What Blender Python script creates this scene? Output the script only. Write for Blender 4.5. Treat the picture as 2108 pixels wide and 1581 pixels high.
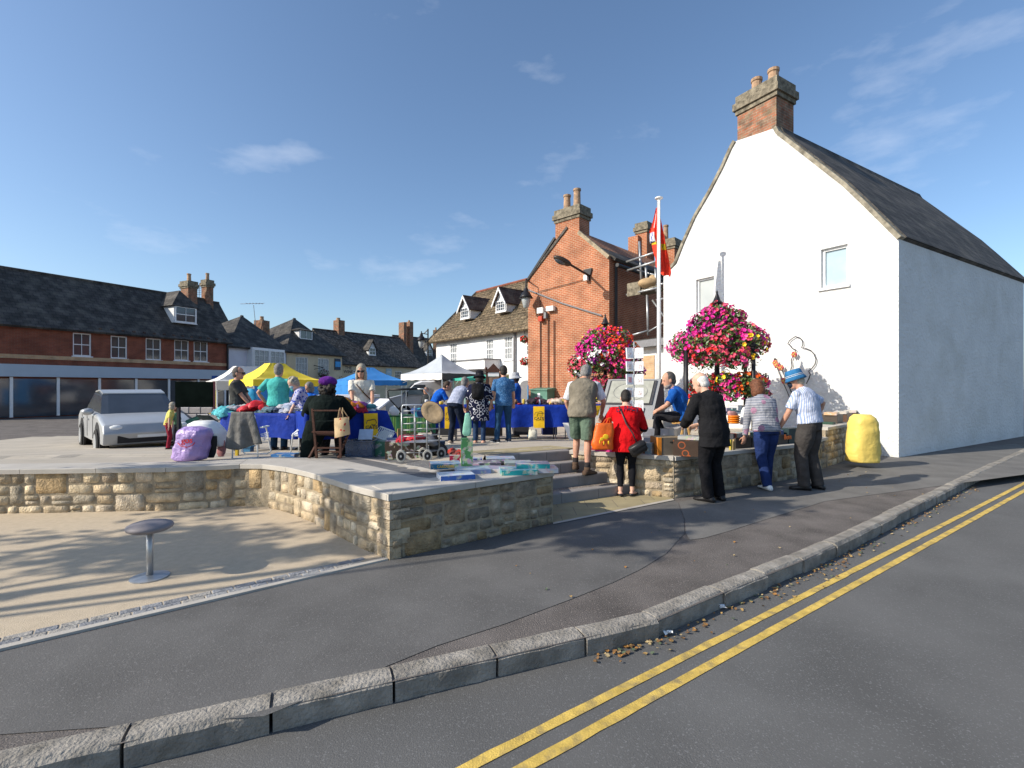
import bpy, math, random
from mathutils import Vector as V, Matrix, Quaternion, noise
from mathutils.geometry import tessellate_polygon
R = math.radians
rnd = random.Random(7)
scene = bpy.context.scene
for o in list(bpy.data.objects): bpy.data.objects.remove(o)

# ------------------------------------------------------------------ camera, sky, sun, exposure
F, CX, HZ, CH = 1000.0, 1054.0, 795.0, 1.6      # focal length and horizon of the photograph, eye height
cam = bpy.data.cameras.new("camera"); camo = bpy.data.objects.new("camera", cam)
scene.collection.objects.link(camo); scene.camera = camo
camo.location = (0, 0, CH); camo.rotation_euler = (R(90), 0, 0)
cam.sensor_width = 36; cam.lens = 36 * F / 2108; cam.shift_y = (HZ - 790.5) / 2108
cam.clip_start = 0.05; cam.clip_end = 3000
SUN_H = V((0.94, 0.34, 0)).normalized()          # the way shadows run along the ground
SUN_EL = R(31)
sun = bpy.data.lights.new("sun", 'SUN'); suno = bpy.data.objects.new("sun", sun)
scene.collection.objects.link(suno)
sun.energy = 5.0; sun.angle = R(0.5); sun.color = (1.0, 0.92, 0.79)
sd = V((SUN_H.x * math.cos(SUN_EL), SUN_H.y * math.cos(SUN_EL), -math.sin(SUN_EL)))
suno.rotation_euler = sd.to_track_quat('-Z', 'Y').to_euler()
world = bpy.data.worlds.new("World"); scene.world = world; world.use_nodes = True
wt = world.node_tree; wn = wt.nodes; wn.clear()
def wl(a, b): wt.links.new(a, b)
sky = wn.new('ShaderNodeTexSky'); sky.sky_type = 'NISHITA'; sky.sun_disc = False
sky.sun_elevation = SUN_EL; sky.sun_rotation = math.atan2(-SUN_H.x, -SUN_H.y)
sky.air_density = 1.0; sky.dust_density = 1.2; sky.ozone_density = 3.0
bg = wn.new('ShaderNodeBackground'); bg.inputs[1].default_value = 0.14
outw = wn.new('ShaderNodeOutputWorld')
tc = wn.new('ShaderNodeTexCoord')
mp = wn.new('ShaderNodeMapping'); mp.inputs['Scale'].default_value = (2.2, 2.2, 6.0); wl(tc.outputs['Generated'], mp.inputs[0])
nz = wn.new('ShaderNodeTexNoise'); nz.inputs['Scale'].default_value = 1.6; nz.inputs['Detail'].default_value = 7; nz.inputs['Roughness'].default_value = .55
wl(mp.outputs[0], nz.inputs['Vector'])
rp = wn.new('ShaderNodeValToRGB'); rp.color_ramp.elements[0].position = .60; rp.color_ramp.elements[1].position = .98
rp.color_ramp.elements[1].color = (.5, .5, .5, 1); wl(nz.outputs[0], rp.inputs[0])
mixc = wn.new('ShaderNodeMix'); mixc.data_type = 'RGBA'
wl(rp.outputs[0], mixc.inputs['Factor']); tint = wn.new('ShaderNodeMix'); tint.data_type = 'RGBA'; tint.blend_type = 'MULTIPLY'; tint.inputs['Factor'].default_value = 1; tint.inputs['B'].default_value = (1.03, 1.08, 1.10, 1); wl(sky.outputs[0], tint.inputs['A']); wl(tint.outputs['Result'], mixc.inputs['A']); mixc.inputs['B'].default_value = (7.5, 7.7, 8.2, 1)
wl(mixc.outputs['Result'], bg.inputs[0]); wl(bg.outputs[0], outw.inputs[0])
scene.view_settings.view_transform = 'Standard'; scene.view_settings.look = 'None'
scene.view_settings.exposure = 0.25; scene.view_settings.gamma = 1.0

# ------------------------------------------------------------------ helpers
def P(u, v, Y): return V(((u - CX) / F * Y, Y, CH - (v - HZ) / F * Y))
def G(u, v, z=0.0):
    Y = (CH - z) * F / (v - HZ); return V(((u - CX) / F * Y, Y, z))

MATS = {}
def mat(name, col, rough=.8, var=.12, scale=6.0, bump=0.0, bscale=None, spec=.3, metal=0.0, attr=False, kind=None, **k):
    if name in MATS: return MATS[name]
    m = bpy.data.materials.new(name); m.use_nodes = True; MATS[name] = m
    nt = m.node_tree; n = nt.nodes; L = nt.links.new; b = n['Principled BSDF']
    b.inputs['Roughness'].default_value = rough; b.inputs['Metallic'].default_value = metal
    b.inputs['Specular IOR Level'].default_value = spec
    tc = n.new('ShaderNodeTexCoord')
    def noise_(sc, det=5, vec=None):
        t = n.new('ShaderNodeTexNoise'); t.inputs['Scale'].default_value = sc; t.inputs['Detail'].default_value = det
        L(vec or tc.outputs['Object'], t.inputs['Vector']); return t.outputs[0]
    def math_(op, a, c=None, d=None):
        t = n.new('ShaderNodeMath'); t.operation = op
        for i, x in enumerate((a, c, d)):
            if x is None: continue
            if isinstance(x, (int, float)): t.inputs[i].default_value = x
            else: L(x, t.inputs[i])
        return t.outputs[0]
    def mix_(f, a, c, bt='MIX'):
        t = n.new('ShaderNodeMix'); t.data_type = 'RGBA'; t.blend_type = bt
        for key, x in (('Factor', f), ('A', a), ('B', c)):
            if isinstance(x, (int, float)): t.inputs[key].default_value = x
            elif isinstance(x, tuple): t.inputs[key].default_value = (*x[:3], 1)
            else: L(x, t.inputs[key])
        return t.outputs['Result']
    def ramp_(x, p0, p1):
        t = n.new('ShaderNodeMapRange'); t.inputs[1].default_value = p0; t.inputs[2].default_value = p1; L(x, t.inputs[0]); return t.outputs[0]
    base = tuple(col)
    if attr:
        a = n.new('ShaderNodeVertexColor'); a.layer_name = 'Col'; base = a.outputs[0]
    height = None
    if kind == 'brick':
        bt = n.new('ShaderNodeTexBrick'); uv = n.new('ShaderNodeUVMap'); L(uv.outputs[0], bt.inputs[0])
        bt.inputs['Scale'].default_value = 1.0; bt.inputs['Brick Width'].default_value = k.get('bw', .225); bt.inputs['Row Height'].default_value = k.get('rh', .075)
        bt.inputs['Mortar Size'].default_value = k.get('ms', .006); bt.inputs['Mortar Smooth'].default_value = .2; bt.inputs['Bias'].default_value = k.get('bias', 0)
        bt.offset = .5
        bt.inputs['Color1'].default_value = (*col, 1); bt.inputs['Color2'].default_value = (*k['col2'], 1); bt.inputs['Mortar'].default_value = (*k['mortar'], 1)
        base = bt.outputs[0]; height = math_('MULTIPLY', bt.outputs[1], -1.0)
    if kind == 'stripe':       # stripes across an axis of the object
        sx = n.new('ShaderNodeSeparateXYZ'); L(tc.outputs['Object'], sx.inputs[0])
        w = math_('FRACT', math_('MULTIPLY', sx.outputs[k.get('axis', 2)], k['freq']))
        base = mix_(math_('GREATER_THAN', w, k.get('duty', .5)), tuple(col), tuple(k['col2']))
    if kind == 'blotch':       # a print: patches of other colours
        vt = n.new('ShaderNodeTexVoronoi'); vt.inputs['Scale'].default_value = k['freq']; L(tc.outputs['Object'], vt.inputs['Vector'])
        base = mix_(math_('LESS_THAN', vt.outputs['Distance'], k.get('size', .35)), base, tuple(k['col2']))
    if kind == 'rings':
        vt = n.new('ShaderNodeTexVoronoi'); vt.inputs['Scale'].default_value = k['freq']; L(tc.outputs['Object'], vt.inputs['Vector'])
        q = math_('LESS_THAN', math_('ABSOLUTE', math_('SUBTRACT', vt.outputs['Distance'], .42)), .05)
        base = mix_(q, tuple(col), tuple(k['col2']))
    if kind == 'stripeblotch':
        sx = n.new('ShaderNodeSeparateXYZ'); L(tc.outputs['Object'], sx.inputs[0])
        w = math_('FRACT', math_('MULTIPLY', sx.outputs[2], k['freq']))
        b0 = mix_(math_('GREATER_THAN', w, .5), tuple(col), tuple(k['col2']))
        vt = n.new('ShaderNodeTexVoronoi'); vt.inputs['Scale'].default_value = 5.5; L(tc.outputs['Object'], vt.inputs['Vector'])
        base = mix_(math_('LESS_THAN', vt.outputs['Distance'], .3), b0, tuple(k['col3']))
    if kind == 'print':        # printed box art over the face's own colour
        vt = n.new('ShaderNodeTexVoronoi'); vt.inputs['Scale'].default_value = k.get('freq', 18); L(tc.outputs['Object'], vt.inputs['Vector'])
        f = ramp_(noise_(k.get('freq', 18) * .6, 3), .52, .6)
        f = math_('MULTIPLY', f, .8)
        cc = mix_(.72, vt.outputs['Color'], (.45, .42, .38)); base = mix_(f, base, cc, 'MIX')
    v1 = ramp_(noise_(scale, 6), .3, .7)
    c2 = mix_(1.0, base, mix_(v1, (1 - var * 2,) * 3, (1 + var,) * 3), 'MULTIPLY')
    if 'stain' in k:
        c2 = mix_(math_('MULTIPLY', ramp_(noise_(k.get('sscale', 1.3), 8), .5, .72), k.get('samt', .8)), c2, tuple(k['stain']))
    if 'speck' in k:
        c2 = mix_(ramp_(noise_(k.get('spscale', 90), 2), .60, .68), c2, tuple(k['speck']))
    L(c2, b.inputs['Base Color'])
    if bump:
        bp = n.new('ShaderNodeBump'); bp.inputs['Strength'].default_value = min(1, bump); bp.inputs['Distance'].default_value = k.get('bdist', .02)
        h = noise_(bscale or scale * 4, 6)
        if height is not None: h = math_('ADD', math_('MULTIPLY', h, .4), height)
        L(h, bp.inputs['Height']); L(bp.outputs[0], b.inputs['Normal'])
    if 'trans' in k: b.inputs['Transmission Weight'].default_value = k['trans']
    if 'alpha' in k: b.inputs['Alpha'].default_value = k['alpha']
    if 'sheen' in k: b.inputs['Sheen Weight'].default_value = k['sheen']
    if 'sss' in k:
        b.inputs['Subsurface Weight'].default_value = k['sss']; b.inputs['Subsurface Scale'].default_value = .01
    return m

def origin_of(o):
    p = V((0, 0, 0))
    while o is not None: p += o.location; o = o.parent
    return p

class MB:
    def __init__(s): s.v = []; s.f = []; s.m = []; s.c = []
    def add(s, vs, fs, m=0, c=None):
        k = len(s.v); s.v += [V(p) for p in vs]
        for f in fs: s.f.append([k + i for i in f]); s.m.append(m); s.c.append(c)
        return s
    def quad(s, a, b, c_, d, m=0, c=None): return s.add([a, b, c_, d], [(0, 1, 2, 3)], m, c)
    def box(s, cen, size, rz=0, m=0, c=None, mtx=None, bev=0, cols=None):
        hx, hy, hz = [q / 2 for q in size]
        M = mtx or Matrix.Rotation(rz, 3, 'Z')
        cen = V(cen)
        if bev:
            e = bev; vs = []
            for sx in (-1, 1):
                for sy in (-1, 1):
                    for sz in (-1, 1):
                        vs += [(sx * hx, sy * (hy - e), sz * (hz - e)), (sx * (hx - e), sy * hy, sz * (hz - e)), (sx * (hx - e), sy * (hy - e), sz * hz)]
            def I(sx, sy, sz, k): return ((sx > 0) * 4 + (sy > 0) * 2 + (sz > 0)) * 3 + k
            fs = [(I(1, -1, -1, 0), I(1, 1, -1, 0), I(1, 1, 1, 0), I(1, -1, 1, 0)), (I(-1, -1, -1, 0), I(-1, -1, 1, 0), I(-1, 1, 1, 0), I(-1, 1, -1, 0)),
                  (I(-1, 1, -1, 1), I(-1, 1, 1, 1), I(1, 1, 1, 1), I(1, 1, -1, 1)), (I(-1, -1, -1, 1), I(1, -1, -1, 1), I(1, -1, 1, 1), I(-1, -1, 1, 1)),
                  (I(-1, -1, 1, 2), I(1, -1, 1, 2), I(1, 1, 1, 2), I(-1, 1, 1, 2)), (I(-1, -1, -1, 2), I(-1, 1, -1, 2), I(1, 1, -1, 2), I(1, -1, -1, 2))]
            for a in (-1, 1):
                for b in (-1, 1):
                    fs.append((I(a, b, -1, 0), I(a, b, 1, 0), I(a, b, 1, 1), I(a, b, -1, 1)))
                    fs.append((I(a, -1, b, 0), I(a, 1, b, 0), I(a, 1, b, 2), I(a, -1, b, 2)))
                    fs.append((I(-1, a, b, 1), I(1, a, b, 1), I(1, a, b, 2), I(-1, a, b, 2)))
                    for q in (-1, 1): fs.append((I(a, b, q, 0), I(a, b, q, 1), I(a, b, q, 2)))
            s.add([cen + M @ V(p) for p in vs], fs, m, c)
        else:
            vs = [(x * hx, y * hy, z * hz) for x in (-1, 1) for y in (-1, 1) for z in (-1, 1)]
            fs = [(0, 1, 3, 2), (4, 6, 7, 5), (0, 4, 5, 1), (2, 3, 7, 6), (0, 2, 6, 4), (1, 5, 7, 3)]   # -x +x -y +y -z +z
            k = len(s.f); s.add([cen + M @ V(p) for p in vs], fs, m, c)
            if cols:
                for i in range(6): s.c[k + i] = cols[i]
        return s
    def bar(s, a, b, w, h=None, m=0, c=None, up=V((0, 0, 1))):     # a rectangular bar from a to b
        a = V(a); b = V(b); h = h or w; d = (b - a); L_ = d.length
        if L_ < 1e-6: return s
        y = d.normalized(); x = y.cross(up)
        if x.length < 1e-3: x = y.cross(V((0, 1, 0)))
        x.normalize(); z = x.cross(y)
        return s.box((a + b) / 2, (w, L_, h), m=m, c=c, mtx=Matrix((x, y, z)).transposed())
    def rings(s, rs, n=12, m=0, c=None, cap=True):                 # rs: (centre, xaxis, yaxis, rx, ry)
        vs = []; fs = []
        for (p, ax, ay, rx, ry) in rs:
            for i in range(n):
                a = 2 * math.pi * i / n
                vs.append(V(p) + ax * (rx * math.cos(a)) + ay * (ry * math.sin(a)))
        for j in range(len(rs) - 1):
            for i in range(n):
                i2 = (i + 1) % n
                fs.append((j * n + i, j * n + i2, (j + 1) * n + i2, (j + 1) * n + i))
        if cap: fs.append(tuple(range(n - 1, -1, -1))); fs.append(tuple((len(rs) - 1) * n + i for i in range(n)))
        return s.add(vs, fs, m, c)
    def tube(s, pts, r, n=8, m=0, c=None, cap=True, rs=None):
        pts = [V(p) for p in pts]; out = []
        px = None
        for i, p in enumerate(pts):
            d = (pts[min(i + 1, len(pts) - 1)] - pts[max(i - 1, 0)])
            if d.length < 1e-9: d = V((0, 0, 1))
            d.normalize()
            if px is None:
                px = d.cross(V((0, 0, 1)) if abs(d.z) < .9 else V((0, 1, 0)))
            x = px - d * px.dot(d)
            if x.length < 1e-4: x = d.orthogonal()
            x.normalize(); px = x; y = d.cross(x)
            rr = rs[i] if rs else r
            out.append((p, x, y, rr, rr))
        return s.rings(out, n, m, c, cap)
    def lathe(s, cen, prof, n=16, m=0, c=None):                    # prof: (r, z)
        cen = V(cen)
        return s.rings([(cen + V((0, 0, z)), V((1, 0, 0)), V((0, 1, 0)), max(r, 1e-4), max(r, 1e-4)) for r, z in prof], n, m, c)
    def ell(s, cen, rad, mtx=None, n=14, k=9, m=0, c=None):
        cen = V(cen); M = mtx or Matrix.Identity(3); X = M @ V((1, 0, 0)); Yv = M @ V((0, 1, 0)); Z = M @ V((0, 0, 1)); out = []
        for j in range(k + 1):
            t = math.pi * (j / k) ; t = min(max(t, .06), math.pi - .06)
            out.append((cen - Z * (rad[2] * math.cos(t)), X, Yv, rad[0] * math.sin(t), rad[1] * math.sin(t)))
        return s.rings(out, n, m, c)
    def prism(s, poly, d, m=0, c=None, mside=None):                # poly of 3D points pushed along d
        n = len(poly); d = V(d); vs = [V(p) for p in poly] + [V(p) + d for p in poly]
        s.add(vs, [tuple(range(n)), tuple(range(2 * n - 1, n - 1, -1))], m, c)
        s.add(vs, [(i, (i + 1) % n, n + (i + 1) % n, n + i) for i in range(n)], m if mside is None else mside, c)
        return s
    def holed(s, outline, holes, m=0, c=None):                     # flat face with holes cut out
        polys = [[V(p) for p in outline]] + [[V(p) for p in h] for h in holes]
        tri = tessellate_polygon(polys); flat = [p for q in polys for p in q]
        s.add(flat, [tuple(t) for t in tri], m, c); return s
    def build(s, name, mats, parent=None, smooth=False, recalc=True, remesh=None, sm=0, tag_=None):
        import bmesh
        if not isinstance(mats, (list, tuple)): mats = [mats]
        org = origin_of(parent) if parent else V((0, 0, 0))
        me = bpy.data.meshes.new(name)
        me.from_pydata([p - org for p in s.v], [], s.f)
        for mm in mats: me.materials.append(mm)
        me.polygons.foreach_set('material_index', s.m)
        if any(c is not None for c in s.c):
            ca = me.color_attributes.new('Col', 'FLOAT_COLOR', 'CORNER')
            for p, c in zip(me.polygons, s.c):
                c = c or (.5, .5, .5)
                for li in p.loop_indices: ca.data[li].color = (*c[:3], 1)
        bm = bmesh.new(); bm.from_mesh(me)
        if recalc: bmesh.ops.recalc_face_normals(bm, faces=bm.faces)
        bm.normal_update()
        uvl = bm.loops.layers.uv.new('UVMap')
        for f in bm.faces:
            nn = f.normal
            t = V((0, 0, 1)).cross(nn) if abs(nn.z) < .999 else V((1, 0, 0))
            if t.length < 1e-6: t = V((1, 0, 0))
            t.normalize(); b_ = nn.cross(t)
            for lp in f.loops: q = lp.vert.co + org; lp[uvl].uv = (q.dot(t), q.dot(b_))
            f.smooth = smooth
        bm.to_mesh(me); bm.free()
        o = bpy.data.objects.new(name, me); scene.collection.objects.link(o)
        if parent: o.parent = parent
        if remesh:
            md = o.modifiers.new('remesh', 'REMESH'); md.mode = 'VOXEL'; md.voxel_size = remesh; md.use_smooth_shade = True
            if sm: q = o.modifiers.new('smooth', 'SMOOTH'); q.iterations = sm; q.factor = .5
        return o

def tag(o, label=None, cat=None, group=None, kind=None):
    if label: o['label'] = label
    if cat: o['category'] = cat
    if group: o['group'] = group
    if kind: o['kind'] = kind
    return o
def thing(name, loc, label, cat, group=None):
    o = bpy.data.objects.new(name, None); scene.collection.objects.link(o); o.location = loc; o.empty_display_size = .2
    return tag(o, label, cat, group)
def copy_tree(o, parent=None):
    kids = list(o.children); c = o.copy(); scene.collection.objects.link(c)
    if parent: c.parent = parent
    for ch in kids: copy_tree(ch, c)
    return c
def text(s, size, o, xd, yd, m, parent, name='lettering', ext=.002, align='CENTER', squash=1.0):
    cu = bpy.data.curves.new('t', 'FONT'); cu.body = s; cu.size = size; cu.align_x = align; cu.extrude = ext / 2; cu.offset = size * .012
    cu.resolution_u = 3
    t = bpy.data.objects.new('t', cu); scene.collection.objects.link(t)
    bpy.context.view_layer.update()
    me = t.to_mesh(); xd = V(xd).normalized(); yd = V(yd).normalized(); nd = xd.cross(yd); o = V(o)
    mb = MB(); mb.add([o + xd * (p.co.x * squash) + yd * p.co.y + nd * p.co.z for p in me.vertices], [tuple(p.vertices) for p in me.polygons])
    t.to_mesh_clear(); bpy.data.objects.remove(t)
    return mb.build(name, m, parent, recalc=False)

# ------------------------------------------------------------------ materials
M_tar_new = mat('tarmac_new', (.122, .118, .114), .9, .12, 1.6, .5, 140, speck=(.17, .165, .16), bdist=.006, stain=(.062, .058, .054), sscale=.7, samt=.25)
M_tar_old = mat('tarmac_old', (.138, .122, .112), .92, .2, 2.2, .9, 110, speck=(.23, .20, .18), spscale=70, bdist=.01, stain=(.062, .058, .054), sscale=1.1, samt=.25)
M_tar_pale = mat('tarmac_pale', (.155, .148, .138), .92, .12, 2.0, .4, 140, speck=(.2, .19, .18), bdist=.005, stain=(.062, .058, .054), sscale=.9, samt=.25)
M_road = mat('road_asphalt', (.115, .114, .112), .9, .12, 1.2, .5, 120, speck=(.16, .16, .16), bdist=.006, stain=(.062, .058, .054), sscale=.6, samt=.25)
M_gravel = mat('resin_gravel', (.50, .41, .295), .9, .05, 14.0, .8, 150, speck=(.55, .46, .36), spscale=120, bdist=.006)
M_buff = mat('buff_paving', (.36, .30, .17), .85, .1, 3, .3, 60, kind='brick', col2=(.33, .28, .17), mortar=(.2, .17, .12), bw=.4, rh=.4, ms=.006)
M_pave = mat('plaza_paving', (.44, .39, .32), .85, .07, 1.5, .25, 40, kind='brick', col2=(.41, .365, .30), mortar=(.27, .24, .2), bw=.6, rh=.4, ms=.005)
M_coping = mat('coping_stone', (.46, .425, .375), .75, .06, 3, .15, 80, stain=(.25, .235, .21), samt=.3)
M_darkpave = mat('dark_setts', (.12, .12, .125), .8, .1, 5, .5, 60, kind='brick', col2=(.15, .15, .155), mortar=(.2, .19, .17), bw=.2, rh=.1, ms=.006)
M_sett = mat('granite', (.3, .3, .3), .8, .15, 14, .7, 60, attr=True)
M_stone = mat('cotswold_stone', (.4, .3, .2), .92, .22, 9, .9, 45, attr=True, stain=(.16, .135, .10), sscale=6, samt=.6, bdist=.03)
M_mortar = mat('mortar', (.38, .31, .215), .95, .15, 9, .8, 60, stain=(.14, .11, .08), sscale=3, samt=.6)
M_step = mat('step_stone', (.27, .25, .24), .8, .08, 5, .2, 90, stain=(.15, .135, .12), sscale=5, samt=.5)
M_tread = mat('tread_bricks', (.2, .17, .15), .85, .1, 8, .5, 60, kind='brick', col2=(.24, .2, .18), mortar=(.3, .27, .23), bw=.1, rh=.2)
M_kerb = mat('kerb_stone', (.30, .275, .24), .9, .2, 6, .8, 50, stain=(.14, .125, .1), sscale=7, samt=.6)
M_yline = mat('yellow_paint', (.62, .43, .10), .7, .14, 14, .3, 90, stain=(.16, .14, .10), sscale=11, samt=.75)
M_brick = mat('orange_brick', (.40, .135, .06), .9, .15, 2, .5, 40, kind='brick', col2=(.34, .11, .052), mortar=(.50, .35, .24), ms=.009, stain=(.25, .09, .05), sscale=.8, samt=.35)
M_brick_red = mat('red_brick', (.27, .085, .05), .9, .15, 2, .5, 40, kind='brick', col2=(.22, .07, .045), mortar=(.22, .13, .09), ms=.005)
M_brick_old = mat('old_chimney_brick', (.36, .13, .07), .9, .25, 5, .6, 30, kind='brick', col2=(.2, .13, .09), mortar=(.3, .25, .18), ms=.008, stain=(.2, .19, .12), sscale=3, samt=.5)
M_brick_buff = mat('buff_brick', (.5, .3, .16), .9, .15, 2, .5, 40, kind='brick', col2=(.55, .38, .22), mortar=(.5, .4, .3))
M_lime = mat('white_limewash', (.69, .69, .68), .85, .04, 1.6, .9, 12, bdist=.05, stain=(.54, .53, .49), sscale=.9, samt=.6)
M_white = mat('white_paint', (.8, .8, .8), .5, .03, 4)
M_whiterender = mat('white_render', (.74, .74, .73), .8, .05, 1.2, .3, 20, stain=(.5, .49, .46), sscale=1.5, samt=.4)
M_lilac = mat('pale_render', (.62, .64, .72), .8, .05, 1.5)
M_cream = mat('cream_render', (.62, .52, .36), .85, .06, 1.3, .2, 20, stain=(.4, .34, .24), sscale=1.2, samt=.4)
M_slate = mat('dark_slate', (.06, .055, .048), .8, .25, 2, .7, 20, kind='brick', col2=(.095, .085, .078), mortar=(.03, .03, .03), bw=.3, rh=.22, ms=.012, stain=(.14, .125, .10), sscale=2, samt=.5)
M_tilered = mat('dark_tile', (.10, .06, .05), .85, .25, 2, .7, 20, kind='brick', col2=(.12, .08, .065), mortar=(.03, .02, .02), bw=.2, rh=.15, ms=.012, stain=(.13, .12, .09), sscale=2, samt=.5)
M_stonetile = mat('stone_tile', (.17, .125, .075), .95, .3, 3, 1, 14, kind='brick', col2=(.26, .20, .13), mortar=(.04, .03, .02), bw=.33, rh=.2, ms=.02, stain=(.11, .095, .06), sscale=1.6, samt=.6, bdist=.06)
M_stone_verge = mat('verge_stone', (.30, .27, .21), .95, .3, 5, .9, 12)
M_pot = mat('clay_pot', (.42, .27, .17), .85, .2, 8, .3, stain=(.2, .17, .13), sscale=6, samt=.6)
M_capst = mat('weathered_cap', (.22, .19, .14), .95, .3, 8, 1, 25)
M_glass = mat('window_glass', (.05, .06, .075), .08, .1, 2, spec=.8)
M_glasspale = mat('pale_window_glass', (.36, .47, .52), .12, .12, 1.2, spec=.7)
M_curtain = mat('net_curtain', (.35, .37, .38), .3, .3, 14, spec=.6)
M_black = mat('black_metal', (.015, .015, .018), .45, .1, 5)
M_steel = mat('galvanised_steel', (.42, .43, .44), .4, .12, 9, metal=.6)
M_alu = mat('light_metal', (.6, .62, .64), .3, .05, 9, metal=.7)
M_offwhite = mat('white_enamel', (.78, .78, .76), .35, .03, 9)
M_greyplastic = mat('grey_plastic', (.2, .2, .21), .5, .08, 9)
M_tyre = mat('grey_tyre', (.38, .37, .34), .8, .1, 9)
M_rubber = mat('black_rubber', (.02, .02, .02), .85, .1, 9)
M_greencab = mat('green_cabinet_paint', (.10, .22, .17), .5, .12, 4, stain=(.05, .1, .08), samt=.4)
M_board = mat('sign_back', (.005, .008, .007), 1, .2, 5, spec=0)
M_darkwood = mat('dark_wood', (.10, .045, .022), .55, .25, 18, .3)
M_lightwood = mat('light_wood', (.62, .36, .12), .45, .15, 18, .2)
M_brownwood = mat('brown_wood', (.075, .03, .018), .6, .2, 18, .2)
M_card = mat('cardboard', (.42, .29, .16), .85, .1, 8)
M_paper = mat('white_paper', (.8, .8, .8), .7, .04, 20)
M_print = mat('printed_card', (.5, .5, .5), .35, .05, 10, attr=True, kind='print', freq=22)
M_plain = mat('coloured_surface', (.5, .5, .5), .5, .07, 12, attr=True)
M_fabric = mat('coloured_cloth', (.5, .5, .5), .9, .15, 14, .5, 30, attr=True)
M_printfab = mat('printed_cloth', (.5, .5, .5), .9, .1, 14, .4, 30, attr=True, kind='print', freq=26)
M_blueCloth = mat('blue_tablecloth', (.005, .030, .27), .7, .12, 6, .6, 9, spec=.15, bdist=.03)
M_yel = mat('yellow_banner', (.86, .52, .015), .7, .06, 8)
M_ink = mat('dark_ink', (.02, .015, .05), .7, .05, 8)
M_skin = mat('skin', (.52, .28, .19), .55, .08, 12, .1, 60, sss=.08)
M_skinp = mat('skin_pale', (.62, .37, .27), .55, .08, 12, .1, 60, sss=.08)
M_skind = mat('skin_dark', (.10, .05, .035), .5, .08, 12)
M_graniteblk = mat('dark_granite', (.05, .05, .055), .5, .2, 60, speck=(.12, .12, .12))
M_granitegrey = mat('grey_granite', (.27, .275, .28), .55, .1, 60, speck=(.36, .36, .36))
M_leafgreen = mat('flower_leaves', (.075, .13, .03), .6, .4, 7)
M_leafpale = mat('silver_leaves', (.22, .28, .15), .7, .3, 7)
# ------------------------------------------------------------------ ground and road
def sheet(name, pts, z, m, up=True):
    mb = MB(); ps = [V((p[0], p[1], z)) for p in pts]
    mb.add(ps, [tuple(t) for t in tessellate_polygon([ps])])
    o = mb.build(name, m, recalc=False)
    if sum(p.normal.z for p in o.data.polygons) < 0: o.data.flip_normals()
    return tag(o, kind='structure')
def xy(u, v, z=0.0): p = G(u, v, z); return (p.x, p.y)
KERB = [(-14, -2.2), (-2.3, 1.95)] + [xy(1205, 1313), xy(1356, 1277.5), xy(1490, 1220.5), xy(1655, 1153.7), xy(1774, 1098)] + [(9, 9.2), (60, 47)]
sheet('road', [(-300, -300), (300, -300), (300, 300), (-300, 300)], -.115, M_road)
sheet('pavement', KERB + [(200, 220), (-200, 220), (-200, -2.2)], 0.0, M_tar_old)
PROW = V((*xy(803, 1153), 0)); E0 = V((*xy(1137, 1076), 0)); C0 = V((*xy(1387, 1026), 0))
seam = [xy(900, 1330), xy(1040, 1285), xy(1174, 1235), xy(1262, 1200), xy(1320, 1172), xy(1372, 1140), xy(1409, 1098), xy(1408, 1070), xy(1396, 1035)]
sheet('new_tarmac', [(-9, -1.85), (-2.6, 2.2), (-1.2, 2.35)] + seam + [xy(1385, 1029), xy(1140, 1079), (PROW.x, PROW.y), xy(334, 1266), (-9.2, -1.85)], .004, M_tar_new)
sheet('pale_tarmac', [xy(1397, 1034), xy(1410, 1070), xy(1412, 1098), xy(1420, 1112), xy(1450, 1108), xy(1500, 1094), xy(1560, 1075), xy(1640, 1050), xy(1700, 1032), xy(1774, 1022), (11, 9.5), (14, 13.5), xy(1743, 946), xy(1638, 984)], .004, M_tar_pale)
# kerb stones
def offs(pl, d):
    out = []
    for i, p in enumerate(pl):
        a = V((*pl[max(i - 1, 0)][:2], 0)); b = V((*pl[min(i + 1, len(pl) - 1)][:2], 0)); t = (b - a).normalized(); n = V((-t.y, t.x, 0))
        out.append(V((p[0], p[1], 0)) + n * d)
    return out
def resample(pl, step):
    out = [V((*pl[0][:2], 0))]; 
    for i in range(len(pl) - 1):
        a = V((*pl[i][:2], 0)); b = V((*pl[i + 1][:2], 0)); n = max(1, round((b - a).length / step))
        out += [a.lerp(b, (j + 1) / n) for j in range(n)]
    return out
kb = MB(); kp = resample(KERB[1:], .62)
for i in range(len(kp) - 1):
    a, b = kp[i], kp[i + 1]; t = (b - a).normalized(); n = V((-t.y, t.x, 0))
    if b.y > 40: break
    k = 6; g = .008; L_ = (b - a).length; dz = rnd.uniform(-.004, .006); dn = rnd.uniform(-.012, .012); rows = []
    for j in range(k + 1):
        p = a + t * (g + (L_ - 2 * g) * j / k) + n * dn
        w = [noise.noise(V((p.x * 9, p.y * 9, q))) * .009 for q in range(4)]
        rows.append([p + V((0, 0, -.125)) - n * (.0 + w[3]), p + n * -.004 + n * w[0] + V((0, 0, -.01 + w[1])), p + n * (.025 + w[0]) + V((0, 0, .012 + dz)), p + n * .10 + V((0, 0, .016 + dz + w[1] * .5)), p + n * (.145 + w[2]) + V((0, 0, .007)), p + n * .15 + V((0, 0, -.05))])
    vs = [q for r in rows for q in r]; fs = [(j * 6 + q, (j + 1) * 6 + q, (j + 1) * 6 + q + 1, j * 6 + q + 1) for j in range(k) for q in range(5)]
    fs += [tuple(range(6)), tuple(k * 6 + q for q in range(5, -1, -1))]
    kb.add(vs, fs)
tag(kb.build('kerb', M_kerb), kind='structure')
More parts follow.
